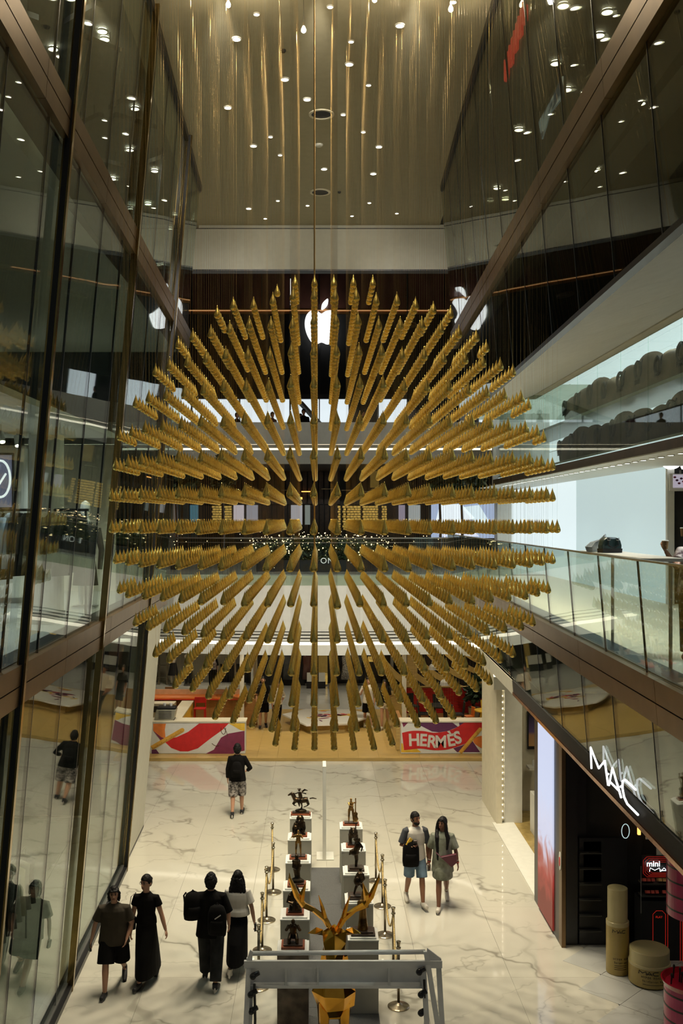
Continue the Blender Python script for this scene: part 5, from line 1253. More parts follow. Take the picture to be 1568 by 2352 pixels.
e = E('ring_lamp', (px(1436, 16.8), 16.8, pz(1925, 16.8)), label='thin glowing ring lamp in the dark shop', cat='lamp')
c_ = (px(1436, 16.8), pz(1909, 16.8)); MB().tube([(c_[0] + .065 * math.cos(2 * PI * k / 24), 16.8, c_[1] + .12 * math.sin(2 * PI * k / 24)) for k in range(25)], .007, 6).build('ring', emis('ring glow', (.6, .8, .8), .8), e)
MB().tube([(c_[0], 16.82, c_[1] - .12), (c_[0], 17.0, c_[1] - .2)], .01, 5).build('arm', M['black'], e)
def round_table_(x, Y, z, r, lab):
    e = E('side_table', (px(x, Y), Y, 0), label=lab, cat='table', group='dark round tables')
    MB().lathe([(r, z - .03), (r, z)], (px(x, Y), Y, 0), 24).build('tabletop', M['dark'], e); MB().lathe([(r * .94, 0), (r * .94, z - .03)], (px(x, Y), Y, 0), 20).build('drum', M['blackm'], e)

# giant bottle and jar
M['botl'] = mat('sand yellow plastic', (.47, .40, .20), .38, var=.03, coat=.2); M['botl2'] = mat('deep honey plastic', (.36, .26, .07), .38, var=.12, scale=2, coat=.2)
bx_, by_ = 4.84, 16.1
e = E('giant_bottle', (bx_, by_, 0), label='giant sand yellow cosmetics bottle standing on the shop floor', cat='display prop')
MB().lathe([(.168, 0), (.18, .02), (.18, .80), (.172, .83), (.155, .84)], n=40).build('body', M['botl2'], e, world=False, smooth=False)
MB().lathe([(.158, .84), (.158, 1.36), (.150, 1.365)], n=40).build('cap', M['botl'], e, world=False)
MB().lathe([(.1815, .775), (.1815, .835), (.175, .84)], n=40).build('collar', M['botl'], e, world=False)
def wrap(cx, cy, r, a0, fn0): return lambda u, v: (cx + r * math.cos(a0 + u), cy + r * math.sin(a0 + u), v)
brandlet(e, lambda u, v: (bx_ + .182 * math.cos(R(228) + u * 1.15), by_ + .182 * math.sin(R(228) + u * 1.15), .69 + .05 * v), .005, M['blackm'])
jx_, jy_ = 5.24, 15.75
e2 = E('giant_jar', (jx_, jy_, 0), label='giant sand yellow cosmetics jar with a flat wide lid', cat='display prop')
MB().lathe([(.29, 0), (.32, .03), (.32, .33), (.30, .35)], n=48).build('body', M['botl2'], e2, world=False)
MB().lathe([(.305, .35), (.305, .53), (.295, .54)], n=48).build('lid', M['botl'], e2, world=False)
MB().lathe([(.322, .31), (.322, .345), (.305, .352)], n=48).build('collar', M['botl'], e2, world=False)
brandlet(e2, lambda u, v: (jx_ + .322 * math.cos(R(222) + u * .95), jy_ + .322 * math.sin(R(222) + u * .95), .235 + .055 * v), .006, M['blackm'])
def wraptext(s, e_, cx, cy, r, a0, z, size, adv):
    for i, ch in enumerate(s):
        if ch == ' ': continue
        a = a0 + i * adv; text(ch, 'letter', M['blackm'], (cx + (r + .001) * math.cos(a), cy + (r + .001) * math.sin(a), z), size, e_, (PI / 2, 0, a + PI / 2), .0015)
wraptext('HYPER REAL', e, bx_, by_, .18, R(236), .26, .042, .16); wraptext('Serumizer', e, bx_, by_, .18, R(240), .205, .042, .14)
wraptext('HYPER REAL', e2, jx_, jy_, .32, R(232), .18, .045, .095); wraptext('SkinCanvas Balm', e2, jx_, jy_, .32, R(234), .125, .042, .078)
for k in range(3): 
    mb = MB(); mb.tube([(bx_ + .1805 * math.cos(R(238) + t * .12), by_ + .1805 * math.sin(R(238) + t * .12), .17 - .03 * k) for t in range(10)], .0035, 4); mb.build('small_print', M['blackm'], e)
mb = MB(); mb.tube([(jx_ + .3205 * math.cos(R(234) + t * .1), jy_ + .3205 * math.sin(R(234) + t * .1), .085) for t in range(12)], .0035, 4); mb.build('small_print', M['blackm'], e2)
# lipstick stand
Y = 16.5
st2 = E('lipstick_stand', (px(1520, Y), Y, 0), label='black lipstick display stand with red outlines and white lettering', cat='display stand')
plane('cabinet', M['black'], 1474, 1640, 2070, 2212, Y, .4, st2); plane('back_board', M['black'], 1474, 1640, 1966, 2072, Y + .2, .05, st2)
GR['line'] = emis('red neon line', (.55, .02, .01), .55)
def outline(x0, y0, x1, y1, Y_, r, parent, m_, open_right=False):
    c = 8; pts = [(x0 + c, y0), (x1 - c, y0), (x1, y0 + c), (x1, y1 - c), (x1 - c, y1), (x0 + c, y1), (x0, y1 - c), (x0, y0 + c), (x0 + c, y0)]
    MB().tube([(px(x, Y_), Y_, pz(y, Y_)) for x, y in pts], r, 5).build('outline', m_, parent)
for k in range(4): outline(1477 + 4 * k, 1968 + 4 * k, 1600, 2014 - 3 * k, Y + .18, .0035, st2, GR['line'])
for k in range(3): outline(1499 + k * 34, 2092, 1528 + k * 34, 2215, Y - .01, .004, st2, GR['line'])
text('mini', 'letter', M['logo'], (px(1500, Y + .15), Y + .15, pz(1990, Y + .15)), .135, st2, ext=.002, off=.002)
brandlet(st2, lambda u, v: (px(1491, Y + .15) + .45 * u, Y + .15, pz(2002, Y + .15) + .065 * v), .006, M['logo'])
text('PLAY', 'letter', GR['line'], (px(1513, Y - .015), Y - .015, pz(2108, Y)), .05, st2, ext=.002)
for r_ in range(3):
    yy = (2030, 2058, 2086)[r_]
    plane('shelf', M['dark'], 1474, 1640, yy, yy + 3, Y + .02 - .05 * 0, .2, st2)
M['lip'] = mat('coral lipstick box', (.62, .10, .07), .35, var=.25, coat=.4); M['lip2'] = mat('gold lipstick box', (.70, .42, .16), .35, var=.25, coat=.4)
for r_ in range(3):
    yy = (2030, 2058, 2086)[r_]; sx0 = (1478, 1487, 1495)[r_]
    for k in range(9):
        x = sx0 + k * 10 + (6 if k > 2 else 0)
        if x > 1560: continue
        X_ = px(x + 3.5, Y); z_ = pz(yy, Y)
        mb = MB(); mb.cbox((X_, Y + .09, z_ + .035), (.055, .11, .05), 0, ('X', -.35))
        mb.build('lipstick_box', M['lip2'] if (r_ == 0 and k > 2) else M['lip'], label='%s lipstick box on the stand, shelf %s, %s from the shelf end' % ('golden' if (r_ == 0 and k > 2) else 'coral', ['uppermost', 'middle', 'lowest'][r_], ordn(k + 1)), cat='lipstick', group='lipstick boxes on the stand')
plane('sparkle_strip', M['steel'], 1471, 1472.5, 1990, 2098, Y - .02, .01, st2)
# pink striped drums
M['pink'] = mat('magenta drum', (.42, .02, .11), .3, var=.06, coat=.3)
def drum(cx, cy, r, z0, z1, n, lab, extra=None):
    e = E('striped_drum', (cx, cy, z0), label=lab, cat='display drum')
    MB().lathe([(r, 0), (r, z1 - z0)], n=48).build('shell', M['pink'], e, world=False, smooth=False)
    for k in range(n):
        z = (k + .55) * (z1 - z0) / n
        MB().lathe([(r + .004, z - .012), (r + .004, z + .012)], n=48).build('black_band', M['black'], e, world=False)
    return e
e = drum(px(1533, 14.6) + .42, 14.6, .42, 1.53, 2.75, 6, 'magenta drum with black bands hanging from the shop ceiling'); MB().tube([(0, 0, 1.22), (0, 0, 2.38)], .03, 8).build('hanger', M['black'], e, world=False)
cx_, cy2 = px(1527, 13.4) + .36, 13.4
e = drum(cx_, cy2, .36, 0, 1.05, 6, 'magenta drum table with black bands at the picture corner')
MB().lathe([(.37, 1.05), (.40, 1.12), (.38, 1.12), (.34, 1.06)], n=40).build('tray', mat('glossy red tray', (.35, .01, .02), .15, coat=1), e, world=False)
rnd = random.Random(2)
for k in range(12):
    a = rnd.uniform(0, 2 * PI); q = .08 + .2 * rnd.random(); X_, Y_ = cx_ + q * math.cos(a), cy2 + q * math.sin(a); h_ = rnd.uniform(.1, .18)
    if k == 0: X_, Y_ = cx_ - .28, cy2
    e3 = E('makeup_brush', (X_, Y_, 1.06), label='black makeup brush standing in the red tray, %s round the tray' % ordn(k + 1), cat='brush', group='makeup brushes in the red tray')
    MB().tube([(X_, Y_, 1.06), (X_ + .01, Y_, 1.06 + h_)], .011, 8).build('handle', M['black'], e3); MB().ball((X_ + .01, Y_, 1.06 + h_ + .015), (.018, .018, .03), 8, 6).build('head', M['blackm'], e3)

# ------------------------------------------------------------------ right gallery contents
M['sack'] = mat('burlap sack', (.13, .085, .045), .85, var=.3, scale=5, bump=.5); M['sack2'] = mat('dark burlap sack', (.10, .065, .03), .85, var=.3, scale=5, bump=.5)
def sack(x, y, z, w_, h, rz, lab, m_, sd, grp):
    rnd = random.Random(sd)
    e = E('burlap_sack', (x, y, z), rz, lab, 'sack', grp)
    mb = MB(); n = 14; rr = []
    for (t, sx, sy) in ((0, .72, .8), (.06, .95, .98), (.3, 1.04, 1.06), (.6, 1, 1), (.8, .9, .86), (.93, .62, .6), (.99, .34, .3), (1.0, .1, .1)):
        rr.append([(.26 * sy * math.cos(2 * PI * j / n) * rnd.uniform(.9, 1.1), w_ / 2 * sx * math.sin(2 * PI * j / n) * rnd.uniform(.94, 1.06), h * t + rnd.uniform(-.012, .012)) for j in range(n)])
    for p_ in rr[0]: pass
    rr[0] = [(a, b0, 0) for a, b0, c in rr[0]]
    mb.rings(rr, n); o = mb.build('body', m_, e, world=False, smooth=True)
    s_ = o.modifiers.new('sub', 'SUBSURF'); s_.levels = 1; s_.render_levels = 1
    MB().tube([(-.27, .15 * math.cos(2 * PI * k / 16), h * .58 + .15 * math.sin(2 * PI * k / 16)) for k in range(17)], .032, 6).build('ring_print', M['blackm'], o, world=False)
    mb = MB(); mb.tube([(-.26, -.24, h * .8), (-.285, -.20, h * .6), (-.285, -.17, h * .42)], .012, 5); mb.build('line_print', M['blackm'], e, world=False)
    return e
text_i = 0
for k in range(13):
    y = 10.6 + 1.08 * k
    u = sack(6.1, y, 9.581, .98, .72 + .07 * ((k * 5) % 3 - 1), (k % 3 - 1) * .06, 'brown burlap sack with a dark ring on the upper shelf, %s from the near end' % ordn(k + 1), M['sack'], k, 'burlap sacks behind the shop front glass')
    l = sack(6.1, y + .5, 8.661, 1.0, .74 + .06 * ((k * 7) % 3 - 1), (k % 2 - .5) * .08, 'darker burlap sack with a printed ring on the lower ledge, %s from the near end' % ordn(k + 1), M['sack2'], 50 + k, 'burlap sacks behind the shop front glass')
    for e_ in (u, l):
        o = text('FARM', 'lettering', M['blackm'], wloc(e_) + Vector((-.282, 0, .20)), .13, e_, (PI / 2, 0, -PI / 2), .004)
# big lit letters and the picture by the black shop
sg = E('lit_letters', (px(1560, 19.8), 19.8, 8.0), label='large round and angled white lit letters over the black shop front', cat='sign')
for i, (ch, x) in enumerate((('O', 1541), ('V', 1568))): text(ch, 'letter', M['logo'], (px(x, 19.85), 19.85, pz(1076, 19.85)), .52, sg, ext=.04, off=.012)
e = E('poster_frame', (px(1562, 19.7), 19.7, pz(1126, 19.7)), label='lit poster with purple flower shapes hanging at the black shop front', cat='poster')
plane('frame', M['white'], 1538, 1600, 1088, 1128, 19.8, .05, e); plane('picture', emis('poster paper', (.55, .5, .6), .6), 1546, 1598, 1090, 1120, 19.78, .02, e)
for i in range(7): c = (1550 + i * 5, 1096 + (i * 7) % 18); MB().ball((px(c[0], 19.75), 19.77, pz(c[1], 19.75)), (.03, .008, .022), 8, 5).build('petal', GR['purple'] if i % 2 else GR['dred'], e)
plane('hook', M['steel'], 1560, 1564, 1080, 1088, 19.8, .02, e)
for (a, b0) in (((1540, 1118), (1568, 1140)), ((1540, 1150), (1568, 1178)), ((1540, 1210), (1568, 1235))):
    pass
# bag and plastic bag on the rail
X, Y = px(1492, 12.0), 12.35
zr = 6.907
e = E('ledge_counter', (4.0, 11.5, 5.62), label='slim standing counter behind the glass balustrade under the handbag', cat='counter')
MB().hexa([(XR(6.9, 10.3) + .05, 10.3, 6.87), (XR(6.9, 10.3) + .5, 10.3, 6.87), (XR(6.9, 13) + .5, 13, 6.87), (XR(6.9, 13) + .05, 13, 6.87), (XR(6.9, 10.3) + .05, 10.3, 6.905), (XR(6.9, 10.3) + .5, 10.3, 6.905), (XR(6.9, 13) + .5, 13, 6.905), (XR(6.9, 13) + .05, 13, 6.905)]).build('top', M['white'], e)
for yy in (10.5, 12.8): MB().tube([(XR(6.9, yy) + .42, yy, 5.62), (XR(6.9, yy) + .42, yy, 6.87)], .02, 8).build('leg', M['steel'], e)
e = E('handbag', (XR(zr, 12.1), 12.1, zr), label='dark green black handbag with silver buckles resting on the glass balustrade', cat='bag')
bxx = XR(zr, 12.1)
def bagp(u, v, w): return (bxx + .20 + u * .96 + w * .25, 12.1 + u * .25 - w * .96, zr + v)
sil = [(-.13, 0), (.13, 0), (.135, .09), (.115, .155), (.07, .185), (-.06, .19), (-.11, .16), (-.135, .09)]
MB().prism(sil, lambda u, v, k: bagp(u, v, .06 - .12 * k)).build('body', mat('dark green leather', (.012, .035, .035), .35, coat=.3), e, bevel=.02)
MB().prism([(-.13, .0), (.13, 0), (.135, .05), (-.135, .05)], lambda u, v, k: bagp(u, v, .065 - .13 * k)).build('base_band', M['black'], e)
MB().tube([bagp(-.06, .175, .07), bagp(-.07, .09, .085), bagp(0, .06, .09), bagp(.07, .09, .085), bagp(.06, .175, .07)], .010, 6).build('handle', M['black'], e)
for q in (-.06, .06): MB().tube([bagp(q - .018, .18, .075), bagp(q - .018, .15, .085), bagp(q + .018, .15, .085), bagp(q + .018, .18, .075)], .005, 5).build('buckle', M['steel'], e)
e = E('plastic_bag', (bxx, 12.5, zr), label='crumpled grey blue plastic bag beside the dark handbag', cat='bag')
M['pbag'] = mat('grey printed plastic', (.36, .42, .45), .35, var=.5, scale=9, col2=(.12, .2, .3))
MB().loft([(bxx + .13, 12.5, zr, .10, .10), (bxx + .12, 12.5, zr + .06, .11, .11), (bxx + .15, 12.48, zr + .12, .08, .08), (bxx + .18, 12.42, zr + .15, .03, .04)], 9).build('body', M['pbag'], e)
MB().tube([(bxx + .17, 12.40, zr + .14), (bxx + .22, 12.36, zr + .21), (bxx + .20, 12.30, zr + .12), (bxx + .17, 12.34, zr + .07), (bxx + .15, 12.38, zr + .11)], [.02, .014, .012, .012, .01], 6).build("handle", M["pbag"], e)
# red neon and poster inside the dark upper shop
ns = E('neon_sign', (3.7, 13.5, 13.6), label='red neon letters on the dark wall behind the upper glass', cat='sign')
for i in range(9):
    p_ = (1158 + i * 5.2, 168 - i * 16.5); Y_ = 15.2 - .12 * i; h_ = .32
    c = Vector((px(p_[0] + 3, Y_), Y_, pz(p_[1] - 6, Y_)))
    mb = MB()
    mb.tube([c + Vector((0, 0, -h_ / 2)), c + Vector((0, 0, h_ / 2))], .03, 6)
    if i % 2: mb.tube([c + Vector((0, 0, h_ / 2)), c + Vector((.02, -.1, h_ / 2)), c + Vector((.02, -.1, -h_ * .1))], .022, 6)
    else: mb.tube([c + Vector((0, 0, -h_ / 2)), c + Vector((.02, -.1, -h_ / 2)), c + Vector((.02, -.1, h_ * .2))], .022, 6)
    mb.build('letter', M['neon'], ns)
MB().tube([(px(1166, 15.3), 15.3, pz(150, 15.3) + .15), (px(1215, 14.2), 14.2, pz(20, 14.2) + .15)], .01, 5).build('mounting_rail', M['black'], ns)
ps = E('brush_poster', (4.9, 18, 12.2), label='tall pale blue brushstroke poster inside the dark upper shop', cat='poster')
def pp(x, y, X_): Y_ = X_ * F / (x - 730); return (X_, Y_, pz(y, Y_))
m3, n3, b3 = newmat('brush paint'); nzz = n3.nodes.new('ShaderNodeTexNoise'); nzz.inputs['Scale'].default_value = 2.5; rr3 = n3.nodes.new('ShaderNodeValToRGB'); n3.links.new(nzz.outputs['Fac'], rr3.inputs[0]); n3.links.new(rr3.outputs[0], b3.inputs['Base Color']); n3.links.new(rr3.outputs[0], b3.inputs['Emission Color']); b3.inputs['Emission Strength'].default_value = .55
rr3.color_ramp.elements[0].position = .42; rr3.color_ramp.elements[0].color = (.02, .05, .10, 1); rr3.color_ramp.elements[1].position = .5; rr3.color_ramp.elements[1].color = (.36, .44, .46, 1)
for pts in ([(1236, 280), (1272, 215), (1290, 175), (1289, 225), (1262, 260), (1243, 320)], [(1247, 395), (1279, 340), (1278, 352), (1248, 410)], [(1230, 440), (1255, 400), (1250, 425), (1236, 450)]):
    q = [pp(x, y, 4.15) for x, y in pts]; mb = MB(); n = len(q); mb.add(q + [(a + .03, b0, c) for a, b0, c in q], [tuple(range(n)), tuple(range(2 * n - 1, n - 1, -1))] + [(i, i + n, (i + 1) % n + n, (i + 1) % n) for i in range(n)]); mb.build('paint_shape', m3, ps)
q = [pp(1228, 465, 4.19), pp(1296, 350, 4.19), pp(1296, 172, 4.19), pp(1228, 270, 4.19)]; MB().add(q + [(a + .03, b0, c) for a, b0, c in q], [(0, 1, 2, 3), (7, 6, 5, 4), (0, 4, 5, 1), (1, 5, 6, 2), (2, 6, 7, 3), (3, 7, 4, 0)]).build('board', M['blackm'], ps)

# ------------------------------------------------------------------ clothing shop behind the tinted glass
YR = 16.3
rk = E('clothes_rack', (-4.8, YR, 5.7), label='black clothes rail full of garments behind the tinted glass', cat='clothes rack')
MB().tube([(-6.4, YR, 7.47), (-3.75, YR, 7.47)], .022, 8).build('rail', M['black'], rk)
for x in (-6.35, -3.8): MB().tube([(x, YR, 5.72), (x, YR, 7.47)], .02, 8).build('upright', M['black'], rk); box('foot', M['black'], (x - .03, x + .03, YR - .25, YR + .25, 5.70, 5.74), rk)
GC = [M['blackm'], M['dark'], mat('pale blue shirt', (.30, .38, .45), .8, var=.1), mat('grey wool', (.20, .20, .20), .9, var=.1), mat('off white knit', (.52, .50, .44), .9, var=.1), mat('denim blue', (.06, .12, .22), .8, var=.2), M['blackm']]
GN = ['black', 'charcoal', 'pale blue', 'grey', 'off white', 'denim blue', 'jet black']
order = [0, 1, 6, 0, 3, 1, 0, 6, 2, 0, 1, 6, 4, 0, 1, 6, 0]
for k in range(17):
    x = -6.1 + .135 * k; c = order[k]
    e = E('hanging_garment', (x, YR, 7.47), R(-28), '%s garment on the black rail, %s from the far shop side' % (GN[c], ordn(k + 1)), 'garment', 'garments on the black rail')
    h_ = .85 + .3 * ((k * 7) % 5) / 5; B_ = dict(world=False)
    MB().tube([(0, 0, .02), (0, 0, -.05)], .006, 5).build('hanger', M['steel'], e, **B_)
    o = MB().loft([(0, 0, -.05 - h_, .045, .22), (0, 0, -.6, .045, .19), (0, 0, -.14, .05, .20), (0, 0, -.05, .03, .07)], 12).build('cloth', GC[c], e, smooth=True, **B_)
    for s_ in (-1, 1): MB().tube([(0, s_ * .17, -.13), (0, s_ * .23, -.45), (0, s_ * .24, -.72)], [.05, .042, .032], 8).build('sleeve', GC[c], e, smooth=True, **B_)
Y = 18.4; X = px(196, Y)
e = E('mannequin', (X, Y, 5.7), label='headless white mannequin in a long dark coat behind the tinted glass', cat='mannequin')
MB().loft([(X, Y, 7.22, .16, .1), (X, Y, 7.3, .08, .07), (X, Y, 7.38, .07, .07), (X, Y, 7.5, .10, .11), (X, Y, 7.62, .08, .09), (X, Y, 7.66, .02, .02)], 14).build('head', M['white'], e, smooth=True)
MB().loft([(X, Y, 6.1, .24, .16), (X, Y, 6.7, .17, .13), (X, Y, 7.15, .24, .13), (X, Y, 7.27, .11, .08)], 14).tube([(X - .22, Y, 7.15), (X - .30, Y, 6.75), (X - .28, Y - .05, 6.4)], [.07, .055, .045], 8).tube([(X + .22, Y, 7.15), (X + .30, Y, 6.75), (X + .28, Y - .05, 6.4)], [.07, .055, .045], 8).build('coat', M['blackm'], e, smooth=True)
for s in (-.08, .08): MB().tube([(X + s, Y, 6.15), (X + s, Y, 5.74)], [.06, .04], 8).build('leg', M['white'], e)
box('base', M['steel'], (X - .2, X + .2, Y - .2, Y + .2, 5.70, 5.73), e)
for i, (x, Y, lb) in enumerate(((107, 16.5, 'thick white round column behind the clothes rail'), (30, 19.5, 'white round column deep in the clothing shop'))):
    X = px(x, Y); e = E('shop_column', (X, Y, 5.7), label=lb, cat='column'); MB().lathe([(.28, 0), (.28, 3.0)], (X, Y, 5.7), 28).build('shaft', M['white'], e, smooth=False); MB().lathe([(.3, 0), (.3, .1)], (X, Y, 5.7), 28).build('base', M['steel'], e)
box('ceiling_clothes_shop', M['white'], (-14, -4.2, 6, 20.6, 9.0, 9.1), kind='structure')
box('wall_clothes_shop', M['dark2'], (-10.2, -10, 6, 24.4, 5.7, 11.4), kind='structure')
box('wall_clothes_shop_end', M['cream'], (-10, -4.6, 22.6, 22.7, 5.7, 9.0), kind='structure')
e = E('led_screen', (-5.9, 18.6, 6.6), label='bright screen with a white ring emblem at the clothing shop', cat='screen')
Y = 18.6; plane('frame', M['dark2'], -60, 30, 1040, 1170, Y + .03, .08, e); plane('picture', emis('violet screen', (.25, .25, .36), .6), -55, 26, 1045, 1165, Y, .03, e)
c_ = (px(2, Y), pz(1100, Y)); MB().tube([(c_[0] + .18 * math.cos(2 * PI * k / 24), Y - .02, c_[1] + .34 * math.sin(2 * PI * k / 24)) for k in range(25)], .022, 6).build('ring_emblem', M['logo'], e); MB().tube([(c_[0] - .1, Y - .02, c_[1] - .22), (c_[0] + .1, Y - .02, c_[1] + .1)], .02, 6).build('emblem_bar', M['logo'], e)
box('stand', M['black'], (px(-20, Y), px(-10, Y), Y, Y + .1, 5.7, pz(1165, Y)), e)
for k in range(7):
    Y = 14 + k * .9; X = -5.6; e = E('track_spot', (X, Y, 8.75), label='white track spotlight under the clothing shop ceiling, %s along the track' % ordn(k + 1), cat='light', group='track spotlights in the clothing shop')
    MB().tube([(X, Y, 9.0), (X, Y, 8.85)], .012, 6).build('stem', M['white'], e); MB().tube([(X, Y, 8.86), (X + .05, Y - .08, 8.68)], [.05, .055], 12).build('can', M['white'], e); MB().tube([(X + .051, Y - .082, 8.677), (X + .053, Y - .085, 8.67)], .045, 12).build('lens', M['light'], e)
for k in range(6):
    x, y = [(118, 968), (172, 980), (60, 950), (230, 905), (150, 908), (90, 470)][k]
# ground floor shop behind the glass: pale rail and mannequin
e = E('garment_rail', (-5.1, 15.2, 0), label='steel rail with pale garments in the ground floor shop', cat='clothes rack')
MB().tube([(-5.1, 14, 1.6), (-5.1, 17.4, 1.6)], .018, 8).build('rail', M['steel'], e)
for y in (14, 17.4): MB().tube([(-5.1, y, 0.0), (-5.1, y, 1.6)], .018, 8).build('upright', M['steel'], e)
for k in range(12):
    y = 14.2 + .27 * k; c = (k * 3) % 5
    g_e = E('hanging_garment', (-5.1, y, 1.6), label='%s garment on the steel ground floor rail, %s along' % (['off white', 'grey', 'beige', 'charcoal', 'cream'][c], ordn(k + 1)), cat='garment', group='garments on the steel rail')
    MB().tube([(-5.1, y, 1.6), (-5.1, y, 1.54)], .006, 5).build('hanger', M['steel'], g_e); MB().loft([(-5.1, y, .7, .24, .06), (-5.1, y, 1.2, .20, .05), (-5.1, y, 1.47, .22, .05), (-5.1, y, 1.54, .07, .03)], 10).build('cloth', [GC[4], GC[3], M['cream'], M['dark'], M['white']][c], g_e, smooth=True)
box('wall_ground_shop', M['cream'], (-9.2, -9, 6, 24.4, 0, 5.3), kind='structure')
box('floor_ground_shop', M['floor2'], (-9, -5.62, 6, 24.4, .001, .01), kind='structure')
# ------------------------------------------------------------------ people
SK = {'light': mat('light skin', (.50, .27, .17), .5, var=.04), 'tan': mat('tan skin', (.34, .155, .085), .5, var=.04), 'brown': mat('brown skin', (.19, .085, .048), .5, var=.04)}
HAIR = mat('black hair', (.006, .005, .005), .6, spec=.25, var=.2, scale=40, stretch=(1, 1, .2))
HTEX = bpy.data.textures.new('hair strands', 'CLOUDS'); HTEX.noise_scale = .03
EYE = mat('dark eye', (.01, .008, .008), .2); LIP = mat('lip', (.30, .09, .07), .4)
CL = {'olive': mat('olive brown tee', (.035, .026, .014), .85, var=.1), 'black': mat('black cloth', (.0055, .005, .005), .9, var=.2, spec=.15), 'black2': mat('washed black denim', (.02, .021, .021), .85, var=.5, scale=4, col2=(.006, .006, .006), spec=.2),
      'white': mat('white cotton', (.66, .62, .55), .8, var=.05, scale=3, bump=.3), 'denim': mat('pale blue denim', (.16, .24, .33), .85, var=.3, scale=5), 'dgrey': mat('dark grey sleeve', (.05, .055, .065), .8, var=.1),
      'pattern': mat('black white print', (.42, .38, .36), .8, scale=17, col2=(.012, .010, .010)), 'tiedye': mat('green grey tie dye', (.26, .28, .22), .8, scale=4.5, col2=(.06, .06, .03)),
      'maroon': mat('maroon leather', (.10, .02, .035), .4), 'shoe_w': mat('white sneaker', (.62, .58, .50), .5, var=.05), 'shoe_b': mat('black sneaker', (.015, .015, .018), .6), 'sole': mat('pale sole', (.50, .46, .40), .6), 'cream': mat('cream floral cloth', (.45, .38, .34), .8, scale=16, col2=(.05, .02, .02))}

